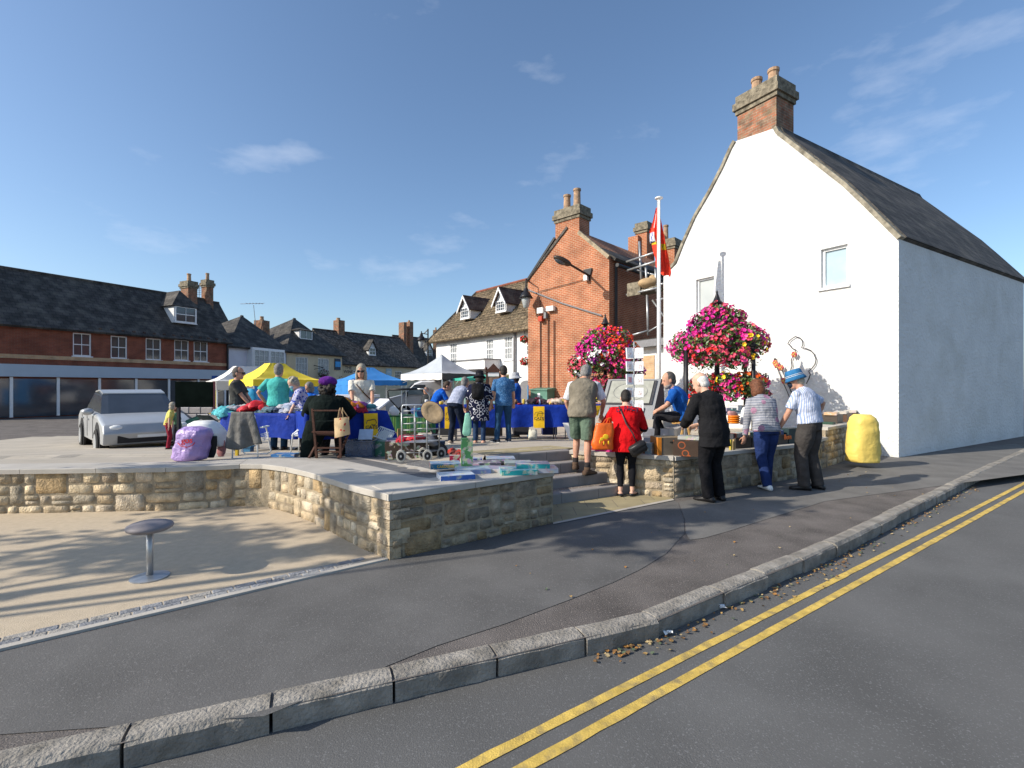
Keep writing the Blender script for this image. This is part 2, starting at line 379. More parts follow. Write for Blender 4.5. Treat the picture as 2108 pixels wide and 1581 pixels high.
for i, (a, b, w) in enumerate([(xy(1450, 1330, -.11), xy(1774, 1165, -.11), .058), (xy(1530, 1330, -.11), xy(1774, 1195, -.11), .06)]):
    a = V((*a, 0)); b = V((*b, 0)); t = (b - a).normalized(); n = V((-t.y, t.x, 0)); mb = MB(); pl = []
    m = 220
    for j in range(m):
        s = -6 + 34 * j / (m - 1) ; p = a + t * s + n * (.0011 * s * s * .0)
        pl.append((p + n * (w / 2 + noise.noise(V((s * 7, i, 0))) * .006), p - n * (w / 2 + noise.noise(V((s * 7, i + 9, 0))) * .006)))
    for j in range(m - 1):
        q = [pl[j][0], pl[j + 1][0], pl[j + 1][1], pl[j][1]]; mb.quad(*[V((p.x, p.y, -.111)) for p in q])
    tag(mb.build('road_marking', M_yline), kind='structure')
# litter in the gutter
lm = MB()
for i in range(360):
    s = rnd.random() ** 1.2 * 9; k = 0; rem = s
    pts = [V((*p, 0)) for p in KERB[2:]]
    while rem > (pts[k + 1] - pts[k]).length: rem -= (pts[k + 1] - pts[k]).length; k += 1
    t = (pts[k + 1] - pts[k]).normalized(); n = V((t.y, -t.x, 0))
    p = pts[k] + t * rem + n * (abs(rnd.gauss(0, .07)) + .02)
    if rnd.random() < .08: p = p - n * rnd.uniform(.3, 1.6); zz = .007
    else: zz = -.109
    a = rnd.random() * 6.3; r = rnd.uniform(.006, .02); c = rnd.choice([(.34, .17, .05), (.42, .27, .10), (.22, .12, .05), (.5, .38, .2), (.10, .13, .08)])
    if zz > 0: r *= .7
    q = [p + V((math.cos(a + x) * r * (1 if y else .6), math.sin(a + x) * r * .8, zz + rnd.uniform(0, .012))) for y, x in enumerate((0, 1.2, 2.6, 4.1, 5.2))]
    lm.add(q + [w + V((0, 0, .003)) for w in q], [(0, 1, 2, 3, 4), (9, 8, 7, 6, 5), (0, 1, 6, 5), (2, 3, 8, 7)], 0, c)
tag(lm.build('fallen_leaves', M_plain), 'dry brown leaves and litter scattered along the kerb gutter', 'leaves', kind='stuff')
for (u, v, s) in ((1375, 1304, .06), (1488, 1252, .045)):
    w = MB(); p = G(u, v, -.10)
    for i in range(5): w.add([p + V((rnd.uniform(-s, s) * .7, rnd.uniform(-s, s) * .5, rnd.uniform(0, .025))) for _ in range(4)], [(0, 1, 2), (1, 2, 3), (0, 2, 3)])
    tag(w.build('litter', M_paper), 'crumpled white paper scrap in the gutter ' + ('nearest the bottom edge' if u < 1400 else 'beside the gap in the kerb'), 'litter')

# ------------------------------------------------------------------ raised plaza
LEFTC = [(-16, 3.2), (-11, 5.0), (-7.5, 6.0)] + [xy(334, 1052), xy(429, 1046), xy(500, 1041.5), xy(547, 1044), xy(595, 1055.7), xy(640, 1073.5), xy(678, 1093.7), xy(737, 1124.5)]
def ctop(x): return .612 - .05 * min(1, max(0, (-1.2 - x) / 2.6))
LE = V((-.3, 6.95, 0)); T4 = V((.93, 7.62, 0))
RIGHTC = [C0, V((*xy(1638, 985), 0)), V((*xy(1700, 962), 0))]; RIGHT2 = [V((*xy(1700, 962), 0)), V((*xy(1743, 947), 0)), V((12.5, 15.2, 0)), V((24, 25, 0))]
BOUND = [V((*p[:2], 0)) for p in LEFTC] + [PROW, E0, LE, T4, C0] + RIGHTC[1:] + RIGHT2[1:]
def segd(p, a, b):
    ab = b - a; t = max(0, min(1, (p - a).dot(ab) / ab.dot(ab))); return (p - a - ab * t).length
def bd(x, y):
    p = V((x, y, 0)); return min(segd(p, BOUND[i], BOUND[i + 1]) for i in range(len(BOUND) - 1))
KN = [(0, .594), (.5, .588), (2.2, .44), (4, .30), (7, .10), (10, .02), (99, .012)]
def pz(x, y):
    e = bd(x, y)
    for (a, za), (b, zb) in zip(KN, KN[1:]):
        if e <= b:
            return za + (zb - za) * (e - a) / (b - a) - (.045 if x < -2.6 and e < 2.2 else .045 * max(0, min(1, (-1.2 - x) / 1.4)) if e < 2.2 else 0)
    return .012
def PG(u, v):                                   # a pixel unprojected on to the plaza
    Y = 7.0
    for _ in range(60):
        X = (u - CX) / F * Y; z = pz(X, Y); Y = Y * .6 + .4 * (CH - z) * F / (v - HZ)
    return V(((u - CX) / F * Y, Y, pz((u - CX) / F * Y, Y)))
POLY = [(p.x, p.y) for p in BOUND] + [(60, 60), (-60, 60), (-60, 3.2)]
def inside(x, y):
    c = False
    for i in range(len(POLY)):
        (x1, y1), (x2, y2) = POLY[i], POLY[i - 1]
        if (y1 > y) != (y2 > y) and x < (x2 - x1) * (y - y1) / (y2 - y1) + x1: c = not c
    return c
pm = MB(); st = .2; idx = {}; vs = []; fs = []; keep = set()
def okp(x, y): return inside(x, y) and bd(x, y) > .04 and bd(x, y) < 11
for i in range(-75, 75):
    for j in range(14, 125):
        cs = [(i * st, j * st), ((i + 1) * st, j * st), ((i + 1) * st, (j + 1) * st), (i * st, (j + 1) * st)]
        if all(okp(*c) for c in cs):
            f = []
            for c in cs:
                if c not in idx: idx[c] = len(vs); vs.append(V((c[0], c[1], pz(*c))))
                f.append(idx[c])
            fs.append(f)
pm.add(vs, fs); tag(pm.build('plaza_paving', M_pave, recalc=False), kind='structure')

def path_frames(pl, step=.1):
    pl = [V((p[0], p[1], 0)) for p in pl]; out = []
    for i in range(len(pl) - 1):
        n = max(1, int((pl[i + 1] - pl[i]).length / step))
        for j in range(n): out.append(pl[i].lerp(pl[i + 1], j / n))
    out.append(pl[-1]); return out
STONES = [(.58, .45, .29), (.64, .52, .35), (.50, .40, .27), (.60, .50, .37), (.45, .36, .26), (.66, .56, .41), (.55, .39, .21), (.42, .36, .27)]
def stone_wall(name, pl, zt, label, thick=.36, zb=-.02, side=1, coping=True, seed=3, cap_w=.45, parent=None, dirt_shade=1.0, rowh=(.07, .15), capname='coping', ends=True, capj=1.0):
    r = random.Random(seed)
    pts = path_frames(pl, .08); cum = [0]
    for a, b in zip(pts, pts[1:]): cum.append(cum[-1] + (b - a).length)
    L_ = cum[-1]
    def at(s):
        s = max(0, min(L_ - 1e-6, s)); k = 0
        lo, hi = 0, len(cum) - 1
        while hi - lo > 1:
            mid = (lo + hi) // 2
            if cum[mid] <= s: lo = mid
            else: hi = mid
        a, b = pts[lo], pts[lo + 1]; t = (b - a).normalized(); n = V((t.y, -t.x, 0)) * side
        return a.lerp(b, (s - cum[lo]) / max(1e-6, cum[lo + 1] - cum[lo])), t, n
    topz = lambda x: (zt(x) if callable(zt) else zt)
    root = thing(name, (pl[len(pl) // 2][0], pl[len(pl) // 2][1], 0), label, 'wall')
    core = MB(); N = max(2, int(L_ / .25)); prev = None
    vs = []; fs = []
    for i in range(N + 1):
        p, t, n = at(L_ * i / N); z = topz(p.x) - .062
        vs += [p - n * .004 + V((0, 0, zb)), p - n * .004 + V((0, 0, z)), p - n * thick + V((0, 0, z)), p - n * thick + V((0, 0, zb))]
    for i in range(N):
        for q in range(4): fs.append((i * 4 + q, i * 4 + (q + 1) % 4, (i + 1) * 4 + (q + 1) % 4, (i + 1) * 4 + q))
    fs += [(0, 1, 2, 3), tuple(N * 4 + q for q in (3, 2, 1, 0))]
    core.add(vs, fs); core.build('mortar_core', M_mortar, root)
    sm = MB()
    def stone(s0, s1, z0, z1):
        if s1 - s0 < .02: return
        nu = max(3, int((s1 - s0) / .05)); nv = max(3, int((z1 - z0) / .045)); col = V(r.choice(STONES)) * r.uniform(.8, 1.15) * dirt_shade; pr = r.uniform(.004, .018)  # stone colour scaled down for weathering and for shade painted into it
        off = r.uniform(0, 99); vs = []; fs = []
        for i in range(nu + 1):
            for j in range(nv + 1):
                a = i / nu; b = j / nv
                ea = min(a, 1 - a) * (s1 - s0); eb = min(b, 1 - b) * (z1 - z0)
                s = s0 + (s1 - s0) * a; z = z0 + (z1 - z0) * b
                rim = (i in (0, nu)) or (j in (0, nv))
                wob = noise.noise(V((s * 14, z * 14, off))) * .012
                if rim:
                    d = -.010; cr = .35 * (min(s1 - s0, z1 - z0)) * .3
                    if i in (0, nu) and j in (0, nv): s += (cr if i == 0 else -cr); z += (cr if j == 0 else -cr)
                    s += wob * .8; z += noise.noise(V((s * 14, z * 14, off + 7))) * .010
                else:
                    d = pr * min(1, .55 + min(ea, eb) / .03 * .5) + noise.noise(V((s * 18, z * 18, off))) * .014
                    if i in (1, nu - 1): s += (-1 if i == 1 else 1) * (s1 - s0) / nu * .62
                    if j in (1, nv - 1): z += (-1 if j == 1 else 1) * (z1 - z0) / nv * .62
                p, t, n = at(s); vs.append(p + n * d + V((0, 0, z)))
        for i in range(nu):
            for j in range(nv): fs.append((i * (nv + 1) + j, (i + 1) * (nv + 1) + j, (i + 1) * (nv + 1) + j + 1, i * (nv + 1) + j + 1))
        sm.add(vs, fs, 0, tuple(col))
    H = max(topz(pl[0][0]), topz(pl[-1][0])) - .064
    z = zb; rows = []
    while z < H - .03:
        h = r.uniform(*rowh)
        if H - z - h < .05: h = H - z
        rows.append((z, z + h)); z += h
    g = .007
    busy = []       # big stones that span two rows
    for k, (z0, z1) in enumerate(rows):
        s = 0
        while s < L_ - .01:
            w = r.uniform(.1, .3) if r.random() < .75 else r.uniform(.28, .46)
            if L_ - s - w < .07: w = L_ - s
            blk = [b for b in busy if b[0] == k and b[1] < s + w and b[2] > s]
            if blk:
                b = min(blk, key=lambda q: q[1])
                if b[1] - s > .06: stone(s + g, b[1] - g, z0 + g, z1 - g)
                s = b[2]; continue
            if k + 1 < len(rows) and r.random() < .2 and w > .12:
                busy.append((k + 1, s, s + w)); stone(s + g, s + w - g, z0 + g, rows[k + 1][1] - g)
            elif r.random() < .12 and z1 - z0 > .09:
                zm = z0 + (z1 - z0) * r.uniform(.4, .6); stone(s + g, s + w - g, z0 + g, zm - g * .7); stone(s + g, s + w - g, zm + g * .7, z1 - g)
            else: stone(s + g, s + w - g, z0 + g, z1 - g)
            s += w
    sm.build('stone_face', M_stone, root, smooth=True, recalc=False)
    # make sure the stones face outwards
    o = root.children[-1]; p, t, n = at(L_ / 2)
    if sum(f.normal.dot(at(0)[2]) for f in list(o.data.polygons)[:60]) < 0: o.data.flip_normals()
    if coping:
        s = 0; 
        while s < L_ - .02:
            w = min(r.uniform(.75, .95) * capj, L_ - s)
            if L_ - s - w < .25: w = L_ - s
            k = max(1, int(w / .15)); c = MB(); vs = []; fs = []
            for i in range(k + 1):
                gg = (.003 if i == 0 else -.003 if i == k else 0)
                p, t, n = at(s + w * i / k + gg); z1 = topz(p.x); z0 = z1 - .06
                vs += [p + n * .035 + V((0, 0, z0)), p + n * .035 + V((0, 0, z1 - .006)), p + n * .028 + V((0, 0, z1)), p - n * cap_w + V((0, 0, z1)), p - n * cap_w + V((0, 0, z0))]
            for i in range(k):
                for q in range(5): fs.append((i * 5 + q, i * 5 + (q + 1) % 5, (i + 1) * 5 + (q + 1) % 5, (i + 1) * 5 + q))
            fs += [(0, 1, 2, 3, 4), tuple(k * 5 + q for q in (4, 3, 2, 1, 0))]
            c.add(vs, fs); c.build(capname, M_coping, root); s += w
    return root
stone_wall('stone_wall', [(p[0], p[1]) for p in LEFTC] + [(PROW.x, PROW.y)], ctop, 'curved golden stone retaining wall with pale coping around the gravel bay', seed=5, side=1)
# the coping of the straight wall starts past the prow's mitre
fr = (E0 - PROW).normalized()
stone_wall('stone_wall', [(PROW.x, PROW.y), (E0.x, E0.y)], lambda x: .6135, 'straight rubble stone wall in shade running from the prow to the steps', seed=11, side=1, dirt_shade=.66)  # weathered stones, darkened further in colour to deepen this wall's shade
nl = V((-(PROW - V((*xy(737, 1124.5), 0))).normalized().y, (PROW - V((*xy(737, 1124.5), 0))).normalized().x, 0)); nl = -nl if nl.x > 0 else nl; nf = V((fr.y, -fr.x, 0))
mb = MB(); k_ = (nl + nf).normalized(); mb.prism([PROW + nl * .034 - V((0, 0, -.5525)), PROW + k_ * .052 - V((0, 0, -.5525)), PROW + nf * .034 - V((0, 0, -.5525)), PROW - k_ * .2 - V((0, 0, -.5525))], (0, 0, .0625)); wl_ = bpy.data.objects['stone_wall.001']; mb.build('coping', M_coping, wl_)
z = -.02; k = 0; r5 = random.Random(2); cols5 = []
while z < .53:
    h = min(r5.uniform(.09, .15), .55 - z); mb = MB(); A_, B_ = (fr * .17, -nl.cross(V((0, 0, 1))) * .0) if 0 else (fr * (.20 if k % 2 else .11), (V((*xy(737, 1124.5), 0)) - PROW).normalized() * (.10 if k % 2 else .20))
    o_ = PROW + k_ * .016; q = [o_, o_ + A_ + nf * .004, o_ + A_ - nf * .05, PROW - k_ * .06, o_ + B_ - nl * .05, o_ + B_ + nl * .004]
    mb.prism([p + V((0, 0, z + .004)) for p in q], (0, 0, h - .008), 0, tuple(V(STONES[k % 8]) * .9)); mb.build('quoin', M_stone, wl_); z += h; k += 1
e1 = E0 + (LE - E0).normalized() * .02
stone_wall('stone_wall', [(C0.x, C0.y), (RIGHTC[1].x, RIGHTC[1].y), (RIGHTC[2].x, RIGHTC[2].y)], .6, 'shaded low stone wall behind the shoppers between the steps and the yellow bag', seed=21, side=1, dirt_shade=.7)
stone_wall('stone_wall', [(p.x, p.y) for p in RIGHT2], .79, 'higher section of low stone wall at the right behind the yellow bag', seed=23, side=1)
fl = stone_wall('stone_wall', [(T4.x - .02, T4.y + .01), (C0.x, C0.y)], .602, 'short sunlit stone wall flanking the right side of the steps', seed=33, side=1)
mb = MB(); a, b = E0, LE; n = V(((b - a).y, -(b - a).x, 0)).normalized()
if n.x < 0: n = -n
mb.prism([a + n * .01, b + n * .01, b - n * .3, a - n * .3], (0, 0, .548)); 
tag(mb.build('stone_wall', M_mortar), 'stone return wall beside the left end of the steps', 'wall')

# strips of dark setts behind the coping
def strip(name, pts, z, m):
    mb = MB(); mb.add([V((p.x, p.y, pz(p.x, p.y) + z)) for p in pts], [tuple(range(len(pts)))]); return tag(mb.build(name, m), kind='structure')
dd = fr; nn = V((-dd.y, dd.x, 0))
S0 = V((-3.3, 8.1, 0)); S1_ = V((-.55, 4.95, 0)); sdir = (S1_ - S0).normalized(); sn = V((-sdir.y, sdir.x, 0))
if sn.x < 0: sn = -sn
for name, a, b, m in (('dark_setts', 0, .34, M_darkpave), ('pale_band', .34, .44, M_coping), ('dark_setts', .44, .74, M_darkpave), ('pale_slabs', -1.5, 0, M_coping)):
    mb = MB()
    for i in range(44):
        nk = 1 if b - a < .5 else 6
        for q in range(nk):
            o0 = a + (b - a) * q / nk; o1 = a + (b - a) * (q + 1) / nk
            qs = [S0 + sdir * (i * .1) + sn * o0, S0 + sdir * ((i + 1) * .1) + sn * o0, S0 + sdir * ((i + 1) * .1) + sn * o1, S0 + sdir * (i * .1) + sn * o1]
            if all(inside(p.x, p.y) and bd(p.x, p.y) > .12 and bd(p.x, p.y) < (9 if nk == 1 else 1.35) for p in qs): mb.quad(*[V((p.x, p.y, pz(p.x, p.y) + .004)) for p in qs])
    tag(mb.build(name, m, recalc=False), kind='structure')
# buff tactile strip at the head of the steps
ts = V((.87, .495, 0)).normalized(); tn = V((-ts.y, ts.x, 0)); R1 = V((.56, 6.53, 0))
mb = MB(); 
for i in range(16):
    qs = [LE + ts * (i * .1) + tn * .12, LE + ts * ((i + 1) * .1) + tn * .12, LE + ts * ((i + 1) * .1) + tn * .85, LE + ts * (i * .1) + tn * .85]
    mb.quad(*[V((q.x, q.y, pz(q.x, q.y) + .012)) for q in qs])
tag(mb.build('buff_paving', M_buff, recalc=False), kind='structure')
sheet('buff_landing', [xy(1139, 1078), xy(1380, 1030), (C0.x, C0.y), (1.2, 7.4), (.2, 6.6), (E0.x, E0.y)], .008, M_buff)
sheet('landing_edging', [xy(1139, 1081), xy(1388, 1031), xy(1385, 1028), xy(1139, 1077.5)], .012, M_coping)
root = thing('steps', (.4, 7, 0), 'four grey stone steps with brick treads rising to the market plaza', 'steps')
for k in range(4):
    o = R1 + tn * (.28 * k); z = .15 * (k + 1)
    def fp(c, d, t_):       # hit of the step line with a boundary line c + d*x
        den = t_.x * d.y - t_.y * d.x; w = c - o; return o + t_ * ((w.x * d.y - w.y * d.x) / den)
    a = fp(E0, (LE - E0), ts) ; b = fp(T4, (C0 - T4), ts)
    if k == 3: b = T4
    dep = tn * .14
    mb = MB(); e = .02
    prof = [(0, 0), (0, z - e), (e * .3, z - e * .3), (e, z), (.135, z), (.135, 0)]
    for (q0, q1) in [(a, a.lerp(b, .34)), (a.lerp(b, .34) + ts * .006, a.lerp(b, .68)), (a.lerp(b, .68) + ts * .006, b - ts * .01)]:
        mb.prism([q0 + tn * x + V((0, 0, y)) for x, y in prof], q1 - q0)
    mb.build('riser', M_step, root)
    if k < 3:
        mb = MB(); mb.prism([a + tn * .137 + V((0, 0, 0)), a + tn * .30 + V((0, 0, 0)), a + tn * .30 + V((0, 0, z - .004)), a + tn * .137 + V((0, 0, z - .004))], b - a - ts * .01)
        mb.build('tread', M_tread, root)
# gravel bay, edging and granite setts
G0 = V((*xy(334, 1263), 0)); gd = (PROW - G0).normalized(); gn = V((-gd.y, gd.x, 0)); GL = G0 - gd * 9
sheet('gravel_bay', [(p[0], p[1]) for p in LEFTC] + [(PROW.x, PROW.y), (GL.x, GL.y), (-20, -1)], .006, M_gravel)
mb = MB(); mb.prism([GL + V((0, 0, -.05)), GL + gn * .055 + V((0, 0, -.05)), GL + gn * .055 + V((0, 0, .018)), GL + V((0, 0, .018))], PROW - GL - gd * .02)
tag(mb.build('edging', M_coping), kind='structure')
mb = MB(); s = 0; tot = (PROW - GL).length; r2 = random.Random(4)
while s < tot - .3:
    w = r2.uniform(.11, .16)
    for q in (0, 1):
        o0 = .07 + q * .075; c = V(r2.choice([(.26, .265, .28), (.30, .30, .30), (.22, .225, .24), (.34, .32, .29)]))
        cen = GL + gd * (s + w / 2 + q * .05) + gn * (o0 + .03); mb.box((cen.x, cen.y, .002), (w - .006, .072, .018), math.atan2(gd.y, gd.x) + r2.uniform(-.03, .03), 0, tuple(c), bev=.006)
    s += w
tag(mb.build('sett_band', M_sett), kind='structure')

# ------------------------------------------------------------------ buildings
class Plane:
    def __init__(s, u, Y, vpx=None, d=None):
        s.o = V(((u - CX) / F * Y, Y, 0)); s.d = (d or V(((vpx - CX) / F, 1, 0))).normalized()
        if s.d.x < 0 : s.d = -s.d
        s.n = V((s.d.y, -s.d.x, 0))
        if s.n.dot(-s.o) < 0: s.n = -s.n
    def sz(s, u, v):
        a = (u - CX) / F; t = (a * s.o.y - s.o.x) / (s.d.x - a * s.d.y); Y = s.o.y + s.d.y * t; return t, CH - (v - HZ) / F * Y
    def pt(s, t, z, off=0): return s.o + s.d * t + s.n * off + V((0, 0, z))
    def px(s, u, v, off=0): t, z = s.sz(u, v); return s.pt(t, z, off)
    def back(s, k):
        q = Plane.__new__(Plane); q.o = s.o - s.n * k; q.d = s.d; q.n = s.n; return q
def slab(mb, pts, th, m=0):
    n = (pts[1] - pts[0]).cross(pts[2] - pts[0]).normalized()
    if n.z < 0: n = -n
    mb.prism(pts, -n * th, m); return mb
def facade(pl, outline, holes, depth, m, parent, name='wall', rev=.14, back=True):   # outline and holes in (s,z)
    mb = MB(); O = [pl.pt(a, z) for a, z in outline]; Hs = [[pl.pt(a, z) for a, z in h] for h in holes]
    mb.holed(O, Hs)
    for h in holes:
        for i in range(len(h)):
            (a, z), (b, y) = h[i], h[(i + 1) % len(h)]; mb.quad(pl.pt(a, z), pl.pt(b, y), pl.pt(b, y, -rev), pl.pt(a, z, -rev))
    for i in range(len(outline)):
        (a, z), (b, y) = outline[i], outline[(i + 1) % len(outline)]; mb.quad(pl.pt(a, z), pl.pt(b, y), pl.pt(b, y, -depth), pl.pt(a, z, -depth))
    mb.add([pl.pt(a, z, -depth) for a, z in outline], [tuple(t) for t in tessellate_polygon([[V((a, z, 0)) for a, z in outline]])])
    o = mb.build(name, m, parent, recalc=False)
    import bmesh
    bm = bmesh.new(); bm.from_mesh(o.data); bmesh.ops.remove_doubles(bm, verts=bm.verts, dist=.0005); bmesh.ops.recalc_face_normals(bm, faces=bm.faces); bm.to_mesh(o.data); bm.free()
    return o
def window(pl, s0, s1, z0, z1, parent, cols=2, rows=2, off=-.09, fw=.06, glass=None, arch=0, sill=True, frame=None, curtain=False, mw=.025):
    if s1 < s0: s0, s1 = s1, s0
    f = MB()
    def b(a0, a1, y0, y1, o0=off, o1=off + .05): f.prism([pl.pt(a0, y0, o0), pl.pt(a1, y0, o0), pl.pt(a1, y1, o0), pl.pt(a0, y1, o0)], pl.n * (o1 - o0))
    b(s0, s0 + fw, z0, z1); b(s1 - fw, s1, z0, z1); b(s0 + fw, s1 - fw, z0, z0 + fw); b(s0 + fw, s1 - fw, z1 - fw, z1)
    for i in range(1, cols): x = s0 + (s1 - s0) * i / cols; b(x - mw / 2, x + mw / 2, z0 + fw, z1 - fw, off + .006, off + .04)
    for j in range(1, rows): y = z0 + (z1 - z0) * j / rows; w = mw * (1.9 if 2 * j == rows else .8); b(s0 + fw, s1 - fw, y - w / 2, y + w / 2, off + .008, off + .043)
    w = f.build('window', frame or M_white, parent)
    g = MB(); g.prism([pl.pt(s0 + .01, z0 + .01, off - .02), pl.pt(s1 - .01, z0 + .01, off - .02), pl.pt(s1 - .01, z1 - .01, off - .02), pl.pt(s0 + .01, z1 - .01, off - .02)], pl.n * .02)
    g.build('pane', M_curtain if curtain else (glass or M_glass), w)
    if sill:
        g = MB(); g.prism([pl.pt(s0 - .06, z0 - .06, off), pl.pt(s1 + .06, z0 - .06, off), pl.pt(s1 + .06, z0 - .002, off), pl.pt(s0 - .06, z0 - .002, off)], pl.n * (.06 - off)); g.build('sill', frame or M_white, w)
    return w
def rect(pl, u0, v0, u1, v1):
    a = pl.sz(u0, v0); b = pl.sz(u1, v1); c = pl.sz(u0, v1); d = pl.sz(u1, v0)
    return min(a[0], b[0]), max(a[0], b[0]), (b[1] + c[1]) / 2, (a[1] + d[1]) / 2
def hole(r_): s0, s1, z0, z1 = r_; return [(s0, z0), (s1, z0), (s1, z1), (s0, z1)]
def chimney(parent, p, w, d, z0, z1, ang, m=None, pots=(), cap=True, potr=.13, poth=.6, capm=None):
    mb = MB(); p = V((p[0], p[1], 0)); Mx = Matrix.Rotation(ang, 3, 'Z'); H = z1 - z0
    mb.box(p + V((0, 0, z0 + H / 2)), (w, d, H), ang)
    c = mb.build('chimney', m or M_brick_old, parent)
    if cap:
        q = MB(); k = min(.5, H * .3)
        q.box(p + V((0, 0, z1 - k * .75)), (w + .09, d + .09, k * .24), ang); q.box(p + V((0, 0, z1 - k * .42)), (w + .2, d + .2, k * .4), ang); q.box(p + V((0, 0, z1 + k * .0)), (w + .08, d + .08, k * .42), ang)
        q.build('chimney_cap', capm or M_capst, c)
    for (a, b, hh) in pots:
        q = MB(); o = p + Mx @ V((a, b, 0)); q.lathe(o, [(potr * 1.1, z1), (potr * 1.05, z1 + .12), (potr * .92, z1 + .2), (potr * .82, z1 + poth * hh - .1), (potr * .98, z1 + poth * hh - .08), (potr * .98, z1 + poth * hh), (potr * .7, z1 + poth * hh), (potr * .6, z1 + poth * hh - .15)], 12)
        q.build('chimney_pot', M_pot, c, smooth=False)
    return c
def dormer(parent, pl, s0, s1, z0, z1, zr, depth, roofm, front=.0, cheek=None, cols=2, rows=3, bargeb=True, hip=False, wm=None):
    off = front; mb = MB(); c = (s0 + s1) / 2
    out = [(s0, z0), (s1, z0), (s1, z1)] + ([] if hip else [(c, zr)]) + [(s0, z1)]
    mb.prism([pl.pt(a, z, off) for a, z in out], -pl.n * depth); d = mb.build('dormer', cheek or M_whiterender, parent)
    r = MB(); e = .18
    if hip:
        A = pl.pt(s0 - e, z1, off + .12); B = pl.pt(s1 + e, z1, off + .12); C = pl.pt(c, zr, off - (s1 - s0) * .45); D = pl.pt(c, zr, off - depth); E_ = pl.pt(s0 - e, z1, off - depth); F_ = pl.pt(s1 + e, z1, off - depth)
        slab(r, [A, B, C], .07); slab(r, [A, C, D, E_], .07); slab(r, [B, F_, D, C], .07)
    else:
        k = (zr - z1) / (c - s0); zz = z1 - k * e
        for sg, a in ((1, s0 - e), (-1, s1 + e)):
            slab(r, [pl.pt(a, zz + .02, off + .2), pl.pt(c, zr + .1, off + .2), pl.pt(c, zr + .1, off - depth), pl.pt(a, zz + .02, off - depth)], .08)
    r.build('dormer_roof', roofm, d)
    if bargeb and not hip:
        b = MB()
        for a in (s0 - e, s1 + e): b.prism([pl.pt(a, zz - .15, off + .2), pl.pt(a, zz - .0, off + .2), pl.pt(c, zr + .06, off + .2), pl.pt(c, zr - .13, off + .2)], pl.n * .05)
        b.build('bargeboard', M_white, d)
    window(pl, s0 + .05, s1 - .05, z0 + .05, z1 - .0, d, cols, rows, off=off + .01, sill=True, fw=.07)
    return d
def gutter(parent, a, b, m=None, r=.06):
    g = MB(); g.tube([a, b], r, 8); return g.build('gutter', m or M_black, parent)
def house(name, label, pl, uL, uR, zr_px, setback, wallm, roofm, wins=(), zb=0.0, ridgeL=None, ridgeR=None, extraL=0, thick=.14, over=.35, depth=None, wkw=None, cat='building', group=None):
    """a two-pitch or hipped house whose eaves run along plane pl between pixel columns uL and uR"""
    s0 = pl.sz(uL[0], uL[1])[0] - extraL; s1, zR = pl.sz(*uR); zE = (pl.sz(*uL)[1] + zR) / 2
    depth = depth or setback * 2
    root = thing(name, pl.pt((s0 + s1) / 2, zb, -depth / 2), label, cat, group)
    rs = [rect(pl, *w[:4]) for w in wins]
    facade(pl, [(s0, zb), (s1, zb), (s1, zE), (s0, zE)], [hole(r) for r in rs], depth, wallm, root)
    for w, r in zip(wins, rs): window(pl, *r, root, *(w[4:6] if len(w) > 5 else (2, 2)), **(w[6] if len(w) > 6 else {}))
    bp = pl.back(setback)
    if ridgeL: rl, zr1 = bp.sz(*ridgeL)
    else: rl, zr1 = s0 - .2, None
    if ridgeR: rr, zr2 = bp.sz(*ridgeR)
    else: rr, zr2 = s1 + .2, None
    if zr_px: zr = bp.sz(*zr_px)[1]
    else:
        zr1 = zr1 if zr1 is not None else zr2; zr2 = zr2 if zr2 is not None else zr1; zr = (zr1 + zr2) / 2
    mb = MB(); k = (zr - zE) / setback; ze = zE - k * over + .05; hl = bool(ridgeL) and rl > s0 + .1; hr = bool(ridgeR) and rr < s1 - .1
    xl = s0 - (over if hl else .2); xr = s1 + (over if hr else .2); rl = rl if hl else xl; rr = rr if hr else xr
    A, B = pl.pt(xl, ze, over), pl.pt(xr, ze, over); C, D = pl.pt(rr, zr, -setback), pl.pt(rl, zr, -setback); E_, F_ = pl.pt(xr, ze, -depth - over), pl.pt(xl, ze, -depth - over)
    slab(mb, [A, B, C, D], thick); slab(mb, [E_, F_, D, C], thick)
    if hl: slab(mb, [F_, A, D], thick)
    if hr: slab(mb, [B, E_, C], thick)
    ro = mb.build('roof', roofm, root)
    g = MB()
    if not hl: g.prism([pl.pt(s0, zE - .01), pl.pt(s0, zr - .1, -setback), pl.pt(s0, zE - .01, -depth)], pl.d * .2)
    if not hr: g.prism([pl.pt(s1, zE - .01), pl.pt(s1, zr - .1, -setback), pl.pt(s1, zE - .01, -depth)], -pl.d * .2)
    if g.v: g.build('gable', wallm, root)
    g = MB(); g.tube([D, C], .09, 8); g.build('ridge_tiles', M_tilered if roofm is not M_slate else M_slate, ro)
    return root, pl, s0, s1, zE, zr, ro

